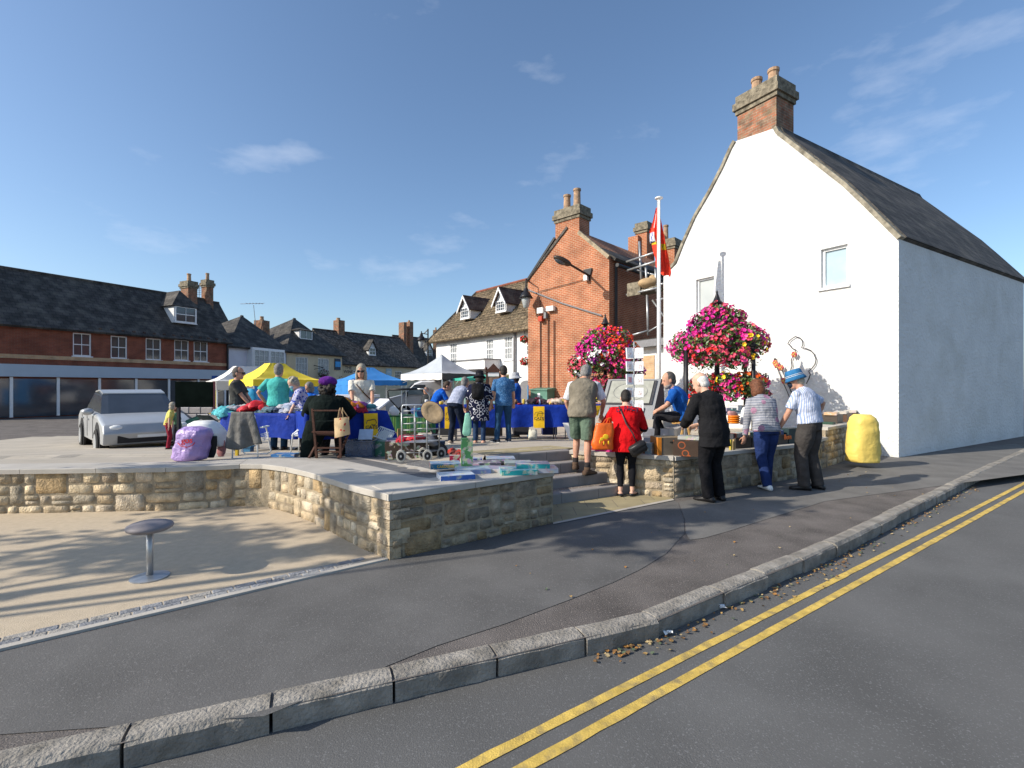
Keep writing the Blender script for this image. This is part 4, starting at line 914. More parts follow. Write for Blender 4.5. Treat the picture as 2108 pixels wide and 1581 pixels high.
# ------------------------------------------------------------------ people
def rotx(a): return Matrix.Rotation(a, 3, 'X')
def rotz(a): return Matrix.Rotation(a, 3, 'Z')
def ik(a, b, l1, l2, hint):
    d = b - a; L_ = min(d.length, (l1 + l2) * .999); dn = d.normalized(); b2 = a + dn * L_
    x = (l1 * l1 - l2 * l2 + L_ * L_) / (2 * L_); h = math.sqrt(max(0, l1 * l1 - x * x))
    hp = V(hint) - dn * V(hint).dot(dn); hp = hp.normalized() if hp.length > 1e-4 else V((0, 1, 0))
    return a + dn * x + hp * h, b2
def clothmat(name, col, **k): return mat(name, col, .95, .16, 7, .9, 11, spec=.12, bdist=.035, **k)
def person(label, u, vtop, Y, yaw, gz=None, lean=0, lean2=0, hp=0, hy=0, hiz=.938, feet=None, hands=None, elb=None, w=1.0, top=None, bottom=None, shoes=None,
           hair=None, skin=None, hat=None, s=None, name='person', group=None, knees=None, X=None, glasses=False, mask=False, eyes=True, beard=None, loc=None, hipy=0, belly=0):
    Xw = X if X is not None else (u - CX) / F * Y
    gz = pz(Xw, Y) if gz is None else gz
    skin = skin or M_skin
    # skeleton in a local frame: x right, y forward, z up
    hip = V((0, hipy, hiz)); Ra = rotx(-R(lean)); Rb = rotx(-R(lean + lean2))
    mid = hip + Ra @ V((0, 0, .24)); neck = mid + Rb @ V((0, 0, .26)); Rh = rotz(R(hy)) @ rotx(-R(lean + lean2) * .35 - R(hp))
    hc = neck + (Rb @ V((0, .01, .035))) + Rh @ V((0, .015, .125))
    ztop = (hc + Rh @ V((0, 0, .135))).z
    if s is None:
        zt = CH - (vtop - HZ) / F * Y; s = (zt - gz) / ztop
    W = Matrix.Rotation(R(yaw), 3, 'Z'); base = V((Xw, Y, gz))
    T = lambda p: base + W @ (V(p) * s)
    D = lambda M, v: (W @ (M @ V(v)))
    root = thing(name, base, label, 'person', group)
    sh = {q: mid + Rb @ V((q * .172 * (1 + (w - 1) * .55), 0, .195)) for q in (-1, 1)}
    feet = feet or {-1: (-.09, 0, .08), 1: (.10, .02, .08)}
    hands = hands or {-1: (-.27, .06, .80), 1: (.27, .06, .80)}
    elb = elb or {-1: (-.3, -1, -.2), 1: (.3, -1, -.2)}
    knees = knees or {-1: (0, 1, 0), 1: (0, 1, 0)}
    hj, kn, an, el, wr = {}, {}, {}, {}, {}
    for q in (-1, 1):
        hj[q] = hip + V((q * .088, 0, -.02)); kn[q], an[q] = ik(hj[q], V(feet[q][:3]), .43, .42, knees[q])
        el[q], wr[q] = ik(sh[q], V(hands[q]), .29, .26, elb[q])
    def tubeT(mb, pts, rs, n=10, m=0): mb.tube([T(p) for p in pts], 0, n, m, None, True, [r * s for r in rs])
    def torso(mb, inf, z0, z1, flare=0):
        # rings from the hips up, z measured along the spine from the hip
        prof = [(-.10, .150, .105), (-.03, .170, .118), (.06, .158, .112), (.15, .146, .108), (.25, .158, .115), (.35, .172, .118), (.42, .178, .10), (.455, .145, .085), (.485, .10, .07), (.505, .07, .062)]
        rs = []
        zz = [p[0] for p in prof]
        def at(z):
            for a, b in zip(prof, prof[1:]):
                if z <= b[0]:
                    t = max(0, (z - a[0]) / (b[0] - a[0])); return a[1] + (b[1] - a[1]) * t, a[2] + (b[2] - a[2]) * t
            return prof[-1][1:]
        zs = sorted(set([z0] + [z for z in zz if z0 < z < z1] + [z1]))
        for z in zs:
            rx, ry = at(max(z, -.10)); M = Ra if z < .2 else Rb
            c = hip + Ra @ V((0, 0, z)) if z <= .24 else mid + Rb @ V((0, 0, z - .24))
            if z < 0: M = rotx(-R(lean) * .4); c = hip + M @ V((0, 0, z))
            fl = flare * max(0, (.1 - z)) ; ww = w if z < .40 else 1 + (w - 1) * .5
            by = belly * math.exp(-((z - .08) / .13) ** 2)
            rs.append((T(c + M @ V((0, by * .6, 0))), D(M, (1, 0, 0)), D(M, (0, 1, 0)), (rx * ww + inf + fl) * s, (ry * (1 + (w - 1) * .8) + by * .6 + inf + fl * .7) * s))
        mb.rings(rs, 18)
    # ---- the body, one closed surface
    b = MB(); torso(b, 0, -.10, .505)
    for q in (-1, 1):
        tubeT(b, [hj[q] + V((0, 0, .04)), hj[q].lerp(kn[q], .35), kn[q], kn[q].lerp(an[q], .3), kn[q].lerp(an[q], .8), an[q]], [.082 * w, .078 * w, .052, .056, .038, .036])
        fz = V((0, 1, 0)); fz = rotz(R(feet[q][3]) if len(feet[q]) > 3 else 0) @ fz; a = an[q]
        b.rings([(T(a + fz * y + V((0, 0, zc))), W @ V((fz.y, -fz.x, 0)), V((0, 0, 1)), rx * s, rz * s) for y, zc, rx, rz in ((-.06, -.045, .025, .025), (-.03, -.04, .036, .038), (.05, -.045, .04, .032), (.12, -.058, .045, .02), (.17, -.063, .03, .014))], 10)
        tubeT(b, [sh[q] - Rb @ V((q * .03, 0, 0)), sh[q], sh[q].lerp(el[q], .4), el[q], el[q].lerp(wr[q], .3), wr[q]], [.05, .054, .047, .038, .039, .027])
        # the hand: palm, four bent fingers of different length and a thumb
        dv = (wr[q] - el[q]).normalized(); 
        side = dv.cross(V((0, 1, 0)) if abs(dv.y) < .8 else V((0, 0, 1))).normalized(); nrm = side.cross(dv).normalized()
        if nrm.x * q > 0: nrm = -nrm; side = -side      # the palm faces the body
        b.rings([(T(wr[q] + dv * d), W @ side, W @ nrm, rx * s, .014 * s) for d, rx in ((-.01, .025), (.03, .035), (.075, .04), (.09, .036))], 8)
        for k, (o, l) in enumerate(((-.03, .062), (-.01, .075), (.01, .07), (.029, .055))):
            p0 = wr[q] + dv * .085 + side * o; p1 = p0 + dv * l * .5 + nrm * .006; p2 = p1 + (dv * .8 + nrm * .6) * l * .5
            tubeT(b, [p0, p1, p2], [.0095, .009, .007], 6)
        p0 = wr[q] + dv * .03 - side * .03; tubeT(b, [p0, p0 + (dv * .6 - side * .5 + nrm * .4) * .04, p0 + (dv * 1.4 - side * .6 + nrm * .9) * .045], [.011, .010, .008], 6)
    tubeT(b, [neck - Rb @ V((0, .005, .05)), neck + Rb @ V((0, .0, .03)), hc - Rh @ V((0, .02, .04))], [.07, .056, .052], 12)
    HX, HY, HZ_ = [D(Rh, a) for a in ((1, 0, 0), (0, 1, 0), (0, 0, 1))]; H0 = T(hc); hm = Matrix((HX, HY, HZ_)).transposed()
    hs = 1.1
    def hd(x, y, z): return H0 + (HX * x + HY * y + HZ_ * z) * s * hs
    b.rings([(hd(0, y, z), HX, HY, rx * s * hs, ry * s * hs) for z, y, rx, ry in ((-.118, .045, .022, .025), (-.105, .035, .042, .048), (-.07, .022, .058, .07), (-.03, .008, .066, .086), (.02, 0, .073, .094), (.06, -.005, .072, .093), (.095, -.008, .055, .072), (.118, -.01, .025, .034))], 16)
    b.rings([(hd(0, y, z), HX, HZ_, rx * s * hs, rz * s * hs) for y, z, rx, rz in ((.07, -.02, .018, .035), (.098, -.022, .013, .024), (.113, -.034, .013, .012), (.118, -.037, .006, .006))], 8)
    b.ell(hd(0, .072, -.067), (.026 * s * hs, .02 * s * hs, .012 * s * hs), hm, 10, 6)
    b.ell(hd(0, .082, .018), (.052 * s * hs, .012 * s * hs, .009 * s * hs), hm, 10, 6)
    for q in (-1, 1): b.ell(hd(q * .074, -.008, -.015), (.010 * s * hs, .02 * s * hs, .032 * s * hs), hm, 8, 6)
    b.build('body', skin, root, remesh=.0085 * s, sm=3)
    if eyes and not glasses:
        for q in (-1, 1):
            e = MB(); e.ell(hd(q * .031, .083, .0), (.012 * s * hs, .008 * s * hs, .006 * s * hs), hm, 8, 5); e.build('eye', M_ink, root, smooth=True)
    if glasses:
        e = MB()
        for q in (-1, 1): e.ell(hd(q * .034, .096, .0), (.031 * s * hs, .012 * s * hs, .025 * s * hs), hm, 12, 7); e.tube([hd(q * .062, .09, .008), hd(q * .078, .0, .008)], .004 * s * hs, 5)
        e.tube([hd(-.01, .1, .006), hd(.01, .1, .006)], .004 * s * hs, 5); e.build('sunglasses', M_black, root, smooth=True)
    if mask:
        e = MB(); e.ell(hd(0, .056, -.052), (.060 * s * hs, .052 * s * hs, .05 * s * hs), hm, 14, 8); e.build('face_mask', mask, root, smooth=True)
    if beard:
        e = MB(); e.rings([(hd(0, y, z), HX, HY, rx * s * hs, ry * s * hs) for z, y, rx, ry in ((-.130, .045, .03, .032), (-.11, .036, .048, .054), (-.085, .026, .060, .068), (-.07, .02, .062, .066))], 14); e.build('beard', beard, root, smooth=True)
    if hair:
        st, hmat = hair; e = MB()
        def he(c, r): e.ell(hd(*c), [q * s * hs for q in r], hm, 16, 10)
        if st in ('short', 'buzz'):
            he((0, -.020, .026), (.080, .094, .10) if st == 'short' else (.077, .09, .096)); he((0, -.045, -.03), (.07, .062, .07))
        if st == 'bald':
            he((0, -.026, .012), (.0765, .082, .088)); he((0, -.045, -.03), (.068, .058, .06))
        if st == 'bob':
            he((0, -.016, .03), (.090, .104, .105)); he((0, -.04, -.05), (.092, .075, .10)); he((-.06, -.01, -.07), (.035, .06, .075)); he((.06, -.01, -.07), (.035, .06, .075))
        if st == 'long':
            he((0, -.016, .03), (.092, .104, .108)); he((0, -.045, -.06), (.098, .07, .12)); he((-.075, .01, -.09), (.03, .05, .11)); he((.075, .01, -.09), (.03, .05, .11))
        if st in ('curly', 'frizz'):
            rr = random.Random(int(u)); he((0, -.02, .03), (.086, .098, .1)); he((0, -.045, -.03), (.08, .07, .09))
            for _ in range(60):
                a = rr.uniform(0, 6.28); t = rr.uniform(-.9, 1); x = math.cos(a) * math.sqrt(1 - t * t); y = math.sin(a) * math.sqrt(1 - t * t)
                if y > .35 and t < .55: continue
                k = 1.0 if st == 'curly' else 1.25; he((x * .085 * k, y * .095 * k - .02, t * .1 * k + .02 - (.06 if st == 'frizz' else 0)), (.03, .03, .03))
        e.build('hair', hmat, root, remesh=.009 * s, sm=1)
    if hat: hat(root, hd, hm, HX, HY, HZ_, s * hs)
    # ---- clothes
    if top:
        tm, sleeve, hem = top['m'], top.get('sleeve', 'short'), top.get('hem', -.06); inf = top.get('inf', .017)
        t = MB(); torso(t, inf, hem, .498 if top.get('collar', 1) else .475, top.get('flare', 0))
        for q in (-1, 1):
            if sleeve == 'none': continue
            o = .05
            if sleeve == 'short': pts = [sh[q] - Rb @ V((q * .05, 0, 0)), sh[q], sh[q].lerp(el[q], .45), sh[q].lerp(el[q], .80)]; rs = [.052, .062, .062, .066]
            elif sleeve == 'elbow': pts = [sh[q] - Rb @ V((q * .05, 0, 0)), sh[q], sh[q].lerp(el[q], .5), el[q], el[q].lerp(wr[q], .12)]; rs = [.052, .064, .066, .062, .064]
            else: pts = [sh[q] - Rb @ V((q * .05, 0, 0)), sh[q], sh[q].lerp(el[q], .5), el[q], el[q].lerp(wr[q], .5), wr[q]]; k = top.get('thick', 0); rs = [.05 + k, .060 + k, .06 + k, .053 + k, .048 + k, .04 + k]
            tubeT(t, pts, [r * (1 + (w - 1) * .5) for r in rs], 12)
        if top.get('collar', 1): tubeT(t, [neck - Rb @ V((0, .005, .03)), neck + Rb @ V((0, 0, .02))], [.078, .066], 12)
        t.build(top.get('name', 'shirt'), tm, root, remesh=.011 * s, sm=3)
        if top.get('cuff'):
            for q in (-1, 1):
                c = MB(); a0, a1 = (sh[q].lerp(el[q], .99), el[q].lerp(wr[q], .16)) if sleeve == 'elbow' else (sh[q].lerp(el[q], .72), sh[q].lerp(el[q], .84)); tubeT(c, [a0, a1], [.073 * (1 + (w - 1) * .5)] * 2, 12); c.build('cuff', top['cuff'], root, smooth=True)
    if bottom:
        bm_, kind = bottom['m'], bottom.get('kind', 'trousers'); t = MB(); wb = bottom.get('w', 1)
        if kind in ('trousers', 'shorts', 'leggings'):
            torso(t, .010 if kind != 'leggings' else .005, -.10, bottom.get('waist', .08))
            for q in (-1, 1):
                if kind == 'shorts': pts = [hj[q] + V((0, 0, .05)), hj[q].lerp(kn[q], .4), hj[q].lerp(kn[q], .97)]; rs = [.10 * w, .098 * w, .092 * w]
                elif kind == 'leggings': pts = [hj[q] + V((0, 0, .05)), hj[q].lerp(kn[q], .4), kn[q], kn[q].lerp(an[q], .3), kn[q].lerp(an[q], .86)]; rs = [.09 * w, .085 * w, .058, .062, .042]
                else: pts = [hj[q] + V((0, 0, .05)), hj[q].lerp(kn[q], .4), kn[q], kn[q].lerp(an[q], .5), an[q] + V((0, 0, -.03))]; rs = [.098 * w, .092 * w * wb, .074 * wb, .068 * wb, .066 * wb]
                tubeT(t, pts, rs, 12)
        elif kind == 'skirt':
            l = bottom.get('len', .55); fl = bottom.get('flare', .1)
            t.rings([(T(hip + V((0, 0, z))), W @ V((1, 0, 0)), W @ V((0, 1, 0)), (.165 * w + fl * (.1 - z)) * s, (.125 * w + fl * (.1 - z)) * s) for z in (.1, 0, -.1, -l * .5, -l)], 18)
        t.build(bottom.get('name', {'skirt': 'skirt', 'shorts': 'shorts', 'leggings': 'leggings'}.get(kind, 'trousers')), bm_, root, remesh=.0115 * s, sm=3)
    if shoes:
        for q in (-1, 1):
            fz = rotz(R(feet[q][3]) if len(feet[q]) > 3 else 0) @ V((0, 1, 0)); a = an[q]; c = MB(); hgt = shoes.get('boot', 0)
            rr = [(-.085, -.05, .03, .028), (-.06, -.038, .043, .042), (.0, -.034, .047, .046), (.07, -.043, .052, .037), (.14, -.055, .055, .026), (.19, -.06, .04, .018)]
            if shoes.get('flat'): rr = [(-.08, -.06, .03, .018), (-.05, -.055, .043, .024), (.05, -.062, .048, .017), (.13, -.062, .052, .018), (.18, -.064, .035, .014)]
            c.rings([(T(a + fz * y + V((0, 0, zc))), W @ V((fz.y, -fz.x, 0)), V((0, 0, 1)), rx * s, rz * s) for y, zc, rx, rz in rr], 12)
            if hgt: tubeT(c, [a + V((0, 0, -.03)), a + V((0, 0, hgt))], [.05, .047], 10)
            so = c.build('shoe', shoes['m'], root, smooth=True)
            if shoes.get('sole'):
                c = MB(); c.rings([(T(a + fz * y + V((0, 0, -.073))), W @ V((fz.y, -fz.x, 0)), V((0, 0, 1)), rx * s, .009 * s) for y, rx in ((-.09, .03), (-.06, .046), (.07, .054), (.14, .057), (.195, .04))], 10); c.build('sole', shoes['sole'], so)
            if shoes.get('sock'):
                c = MB(); tubeT(c, [a + V((0, 0, -.02)), a.lerp(kn[q], shoes['sockh'])], [.042, .046], 10); c.build('sock', shoes['sock'], root, smooth=True)
    root['_'] = 0; del root['_']
    return dict(root=root, T=T, D=D, W=W, s=s, neck=neck, mid=mid, hip=hip, sh=sh, el=el, wr=wr, Rb=Rb, Ra=Ra, hd=hd, base=base, an=an, kn=kn, lean=lean)
def buckethat(m, band=None, brim=.052, crown=.085):
    def f(root, hd, hm, X, Y_, Z, s):
        e = MB(); o = hd(0, -.008, 0)
        pr = [(.078, .118 + crown * .25), (.088, .10 + crown * .1), (.094, .06), (.098, .035), (.098 + brim * .6, .016), (.098 + brim, -.012), (.095 + brim, -.014), (.096, .024)]
        e.rings([(o + Z * (z * s), X, Y_, r * s, r * 1.12 * s) for r, z in pr], 20); h = e.build('hat', m, root, smooth=True)
        if band:
            for z in (.040, .058): e = MB(); e.rings([(o + Z * ((z + dz) * s), X, Y_, r * s, r * 1.12 * s) for dz, r in ((-.002, .0995), (.002, .099))], 20); e.build('hat_stripe', band, h)
    return f
def beret(m):
    def f(root, hd, hm, X, Y_, Z, s):
        e = MB(); e.ell(hd(0, -.025, .075), (.132 * s, .14 * s, .082 * s), hm @ rotx(R(8)), 20, 10); e.ell(hd(0, -.02, .045), (.098 * s, .112 * s, .03 * s), hm, 20, 8); e.build('hat', m, root, remesh=.009 * s, sm=2)
    return f

def C(n, c, **k): return clothmat(n, c, **k)
M_grey_hair = mat('grey_hair', (.22, .21, .20), .8, .25, 40, .5, 80); M_white_hair = mat('white_hair', (.68, .66, .63), .8, .12, 40, .4, 80); M_dark_hair = mat('dark_hair', (.022, .017, .014), .6, .2, 40, .5, 80)
M_brown_hair = mat('brown_hair', (.15, .055, .025), .6, .25, 40, .5, 80); M_blond_hair = mat('ash_blond_hair', (.36, .32, .25), .6, .2, 40, .5, 80); M_darkgrey_hair = mat('dark_grey_hair', (.09, .08, .075), .7, .25, 40, .5, 80)
shoe_black = dict(m=mat('black_leather', (.018, .017, .018), .4, .1, 9))

# the seven shoppers at the front right, then round the square
p_black = person('elderly man with white hair fringe in black jacket and trousers at the wall', 1470, 768, 6.75, 28, gz=.004, lean=8, lean2=14, hp=14, hy=12, w=1.12, skin=M_skinp,
    top=dict(m=C('black_suit', (.014, .014, .016)), sleeve='long', hem=-.22, inf=.03, flare=.10, thick=.018, name='jacket'), bottom=dict(m=C('black_trousers', (.010, .010, .012)), w=1.12), shoes=shoe_black, hair=('bald', M_white_hair),
    hands={-1: (-.13, .38, .98), 1: (.13, .36, .98)}, elb={-1: (-1, -.8, -.3), 1: (1, -.8, -.3)}, feet={-1: (-.11, 0, .08, 15), 1: (.11, 0, .08, -12)})
p_red = person('woman in long red shirt and black leggings at the foot of the steps', 1290, 803, 7.05, -8, gz=.012, lean=10, lean2=12, hp=14, hy=-8, w=1.22, skin=M_skinp,
    top=dict(m=C('red_shirt', (.62, .008, .012)), sleeve='elbow', hem=-.24, inf=.022, flare=.10, cuff=C('black_trim', (.012, .012, .014)), collar=0), bottom=dict(m=C('black_leggings', (.012, .012, .015)), kind='leggings'), shoes=dict(m=M_black, flat=1), hair=('buzz', M_dark_hair),
    hands={-1: (-.31, .12, .86), 1: (.20, .32, .90)}, elb={-1: (-1, -.5, 0), 1: (1, -.8, -.3)}, feet={-1: (-.10, -.02, .08, 8), 1: (.09, .02, .08, -28)})
nb = p_red['Rb']; o = p_red['T'](p_red['mid'] + nb @ V((0.015, -.155, .145)))
for k, ch in enumerate('DIRECT'):
    x = (k - 2.5) * .056; y = -.003 * (k - 2.5) ** 2
    text(ch, .085, p_red['T'](p_red['mid'] + nb @ V((x + .01, -.186 + abs(x) * .10, .135 + y * 1.6))), p_red['D'](nb, (1, .0, -.05 * (k - 2.5))), p_red['D'](nb, (.05 * (k - 2.5), .0, 1)), M_ink, p_red['root'], ext=.006)
T = p_red['T']; m_, hp_ = p_red['mid'], p_red['hip']
mb = MB(); mb.tube([T(m_ + nb @ V((-.10, .02, .255))), T(m_ + nb @ V((-.115, -.10, .22))), T(m_ + nb @ V((-.09, -.165, .12))), T(m_ + V((-.02, -.185, -.02))), T(hp_ + V((.07, -.20, .08))), T(hp_ + V((.13, -.19, -.06)))], .010, 6); bg_ = mb.build('shoulder_strap', M_black, None, smooth=True)
bag = thing('shoulder_bag', T(hp_ + V((.14, -.2, -.15))), 'black leather crossbody bag hanging behind the woman in red', 'bag'); 
bpy.data.objects.remove(bg_); mb.build('strap', mat('black_leather2', (.05, .04, .04), .35, .1, 9), bag, smooth=True)
mb = MB(); mx = p_red['W'] @ Matrix.Rotation(R(-32), 3, 'Y'); mb.box(T(hp_ + V((.15, -.21, -.16))), (.25, .09, .17), mtx=mx.to_3x3() if hasattr(mx, 'to_3x3') else mx, bev=.03); mb.build('pouch', shoe_black['m'], bag, smooth=True)
mb = MB(); mb.box(T(hp_ + V((.15, -.235, -.125))), (.24, .06, .09), mtx=mx, bev=.02); mb.build('flap', shoe_black['m'], bag, smooth=True)
p_vest = person('grey haired man in khaki waistcoat and green shorts climbing the steps', 1198, 752, 7.18, -18, gz=.30, hiz=.95, lean=16, lean2=16, hp=22, hy=-10, w=1.13,
    top=dict(m=C('khaki_vest', (.20, .175, .135)), sleeve='none', hem=-.10, inf=.034, name='waistcoat'), bottom=dict(m=C('green_shorts', (.105, .15, .11)), kind='shorts'), shoes=dict(m=mat('brown_suede', (.09, .055, .035), .9, .2, 9), sock=C('grey_socks', (.035, .03, .03)), sockh=.26, sole=M_rubber, boot=.04), hair=('short', M_grey_hair),
    hands={-1: (-.22, .34, .86), 1: (.24, .38, .88)}, elb={-1: (-1, -.8, 0), 1: (1, -.8, 0)}, feet={-1: (-.13, .16, .115, 4), 1: (.10, -.13, .075 - .11, -30)})
T = p_vest['T']
for q in (-1, 1): 
    mb = MB(); a, b = p_vest['sh'][q], p_vest['el'][q]; mb.tube([T(a - p_vest['Rb'] @ V((q * .02, 0, 0))), T(a), T(a.lerp(b, .45)), T(a.lerp(b, .85))], 0, 12, rs=[x * p_vest['s'] for x in (.062, .072, .07, .072)])
    mb.build('shirt_sleeve', C('pale_check', (.55, .57, .62), kind='stripe', axis=0, freq=40, col2=(.7, .7, .74)), p_vest['root'], remesh=.012, sm=2)
p_floral = person('brown haired woman in striped floral cardigan and blue jeans leaning over the wall', 1578, 782, 7.55, 8, gz=.004, lean=12, lean2=12, hp=16, hy=-6, w=1.14,
    top=dict(m=C('striped_floral', (.42, .42, .44), kind='stripeblotch', freq=40, col2=(.13, .145, .20), col3=(.36, .2, .29)), sleeve='long', hem=-.06, inf=.026, name='cardigan'), bottom=dict(m=C('blue_jeans', (.018, .035, .12)), w=1.05), shoes=dict(m=M_offwhite), hair=('bob', M_brown_hair),
    hands={-1: (-.26, .16, .76), 1: (.26, .2, .78)}, elb={-1: (-1, -.9, 0), 1: (1, -.9, 0)}, feet={-1: (-.07, -.12, .09, 0), 1: (.12, .16, .08, -25)})
p_hat = person('man in blue bucket hat and striped shirt at the right of the wall', 1668, 762, 7.5, 38, gz=.004, lean=8, lean2=12, hp=12, hy=16, w=1.14,
    top=dict(m=C('blue_stripes', (.62, .64, .72), kind='stripe', axis=0, freq=36, duty=.6, col2=(.26, .35, .58)), sleeve='short', hem=-.0, inf=.028, name='striped_shirt'), bottom=dict(m=C('charcoal_trousers', (.055, .05, .048)), w=1.2, waist=.1), shoes=shoe_black, hair=('short', M_blond_hair), hat=buckethat(C('hat_blue', (.03, .14, .30)), band=M_white, brim=.020, crown=.03),
    mask=C('dark_mask', (.02, .03, .05)), hands={-1: (-.22, .32, .86), 1: (.30, .05, .98)}, elb={-1: (-.9, -.8, 0), 1: (1, -.6, -.2)}, feet={-1: (-.12, .03, .08, 25), 1: (.12, -.06, .08, -5)})
p_sit = person('grey bearded man in blue polo shirt sitting on a wooden folding chair', 1410, 765, 8.0, 70, gz=.60, s=1.0, X=2.84, lean=14, lean2=14, hp=4, hy=20, hiz=.50, w=1.12, beard=mat('grey_beard', (.30, .25, .22), .9, .2, 40),
    top=dict(m=C('blue_polo', (.012, .09, .36)), sleeve='short', hem=-.06, inf=.022, name='polo_shirt'), bottom=dict(m=C('black_jeans', (.018, .018, .022))), shoes=dict(m=mat('tan_shoe', (.16, .06, .03), .5)), hair=('short', M_darkgrey_hair),
    feet={-1: (-.13, .44, .08), 1: (.12, .34, .08)}, hands={-1: (-.16, .42, .60), 1: (.12, .42, .58)}, elb={-1: (-1, -.6, .2), 1: (1, -.6, .2)})
# people around the square
p_check = person('bearded man in blue patterned shirt and jeans walking past the long blue stall', 1037, 752, 11.0, 5, hp=8, lean=3, w=1.1,
    top=dict(m=C('blue_pattern', (.035, .12, .28), kind='blotch', freq=60, size=.3, col2=(.2, .35, .55)), sleeve='short', hem=-.12), bottom=dict(m=C('jeans', (.02, .06, .13)), w=.95), shoes=dict(m=C('trainer_dark', (.03, .035, .05)), sole=M_offwhite), hair=('short', M_dark_hair),
    feet={-1: (-.16, -.05, .08, 45), 1: (.12, .05, .08, 10)}, hands={-1: (-.30, .03, .80), 1: (.24, .2, .86)})
p_navy = person('woman in navy dress with white ring pattern, black bucket hat and backpack', 986, 765, 11.0, -4, hp=8, lean=4, lean2=5, w=1.28, skin=M_skin,
    top=dict(m=C('ring_dress', (.010, .012, .035), kind='rings', freq=11, col2=(.62, .62, .66)), sleeve='elbow', hem=-.40, inf=.035, flare=.06, name='dress'), bottom=dict(m=C('jeans_blue', (.025, .05, .11)), w=.9), shoes=dict(m=M_skinp, flat=1), hair=('bob', M_dark_hair), hat=buckethat(C('hat_black', (.015, .015, .02)), brim=.045),
    hands={-1: (-.30, .16, .86), 1: (.30, .16, .9)})
T = p_navy['T']; bp = thing('backpack', T(p_navy['mid'] + V((0, -.22, .05))), 'small black backpack on the woman in the ring patterned dress', 'backpack')
mb = MB(); mb.box(T(p_navy['mid'] + p_navy['Rb'] @ V((0.0, -.24, .03))), (.27, .13, .36), bev=.04); mb.build('pack', C('pack_black', (.016, .016, .018)), bp, smooth=True)
mb = MB(); mb.box(T(p_navy['mid'] + p_navy['Rb'] @ V((0.0, -.32, -.03))), (.2, .05, .2), bev=.02); mb.build('pocket', C('pack_black', (.016, .016, .018)), bp, smooth=True)
for q in (-1, 1): mb = MB(); mb.tube([T(p_navy['mid'] + V((q * .1, -.17, .15))), T(p_navy['mid'] + V((q * .11, -.06, .27))), T(p_navy['mid'] + V((q * .12, .10, .22)))], .018, 6); mb.build('strap', M_black, bp, smooth=True)
p_bend = person('woman in grey striped tee and dark trousers bending over the stall', 942, 785, 11.1, -30, lean=38, lean2=14, hp=-8, w=1.1, s=.98, hipy=-.12, skin=M_skinp,
    top=dict(m=C('grey_tee', (.42, .45, .55), kind='stripe', axis=2, freq=32, col2=(.26, .29, .42)), sleeve='short', hem=-.02), bottom=dict(m=C('navy_trousers', (.012, .018, .035)), w=1.0), shoes=dict(m=mat('beige_shoe', (.4, .32, .25), .7), sole=M_offwhite), hair=('short', M_grey_hair),
    feet={-1: (-.12, -.12, .08, 25), 1: (.12, .12, .08, -10)}, hands={-1: (-.2, .52, .80), 1: (.26, .3, .68)}, elb={-1: (-1, -.5, 0), 1: (1, -.3, 0)})
p_royal = person('man in royal blue polo leaning over goods behind the stall', 893, 790, 13.4, -75, lean=24, lean2=16, hp=18, w=1.1, s=1.0,
    top=dict(m=C('royal_polo', (.010, .10, .48)), sleeve='short'), bottom=dict(m=C('dark_trousers', (.03, .03, .04))), shoes=shoe_black, hair=('short', mat('brown_short_hair', (.05, .03, .02), .7, .2, 30)),
    hands={-1: (-.12, .46, .80), 1: (.12, .5, .84)}, elb={-1: (-1, -.5, 0), 1: (1, -.3, 0)})
p_bhat = person('man in white sun hat and blue shirt standing behind the stall near the brick gable', 1063, 768, 14.0, 95, hp=4, w=1.0, skin=M_skind,
    top=dict(m=C('cobalt_shirt', (.012, .08, .36)), sleeve='long'), bottom=dict(m=C('dark_trousers', (.03, .03, .04))), shoes=shoe_black, hair=('short', M_dark_hair), hat=buckethat(C('hat_grey', (.42, .43, .46)), brim=.05), hands={-1: (-.12, .32, .95), 1: (.12, .32, .95)})
p_grey = person('man in grey polo shirt and sunglasses standing in profile behind the clothes stall', 488, 755, 10.0, -82, hp=2, w=1.1, glasses=True,
    top=dict(m=C('grey_polo', (.060, .062, .060)), sleeve='short', hem=-.08, name='polo_shirt'), bottom=dict(m=C('dark_trousers', (.03, .03, .04))), shoes=shoe_black, hair=('short', M_darkgrey_hair), hands={-1: (-.14, .30, .86), 1: (.12, .34, .88)}, elb={-1: (-.3, -1, 0), 1: (.3, -1, 0)}, belly=.06)
p_teal = person('broad man in turquoise polo shirt with hands on hips seen from behind', 573, 748, 9.2, 6, hp=4, w=1.22,
    top=dict(m=C('turquoise_polo', (.08, .46, .42)), sleeve='short', hem=-.06, name='polo_shirt'), bottom=dict(m=C('jeans', (.02, .06, .13))), shoes=shoe_black, hair=('short', M_grey_hair), hands={-1: (-.22, -.02, .93), 1: (.24, -.02, .94)}, elb={-1: (-1, -.4, 0), 1: (1, -.4, 0)})
p_mask = person('woman with curly grey hair, face mask and blue floral blouse', 628, 779, 9.1, 120, hp=26, lean=12, lean2=10, w=1.05, skin=M_skinp, mask=C('mask_blue', (.3, .52, .62)),
    top=dict(m=C('blue_floral', (.45, .45, .62), kind='blotch', freq=20, size=.42, col2=(.04, .07, .36)), sleeve='elbow'), bottom=dict(m=C('dark_trousers', (.03, .03, .04))), shoes=shoe_black, hair=('curly', M_blond_hair), hands={-1: (-.2, .36, .82), 1: (.2, .36, .82)})
p_behind = person('person with grey hair half hidden behind the woman in the purple beret', 640, 787, 10.4, 150, hp=14, w=.95, top=dict(m=C('royal_polo', (.010, .10, .48)), sleeve='short'), bottom=dict(m=C('dark_trousers', (.03, .03, .04))), shoes=shoe_black, hair=('bob', M_grey_hair))
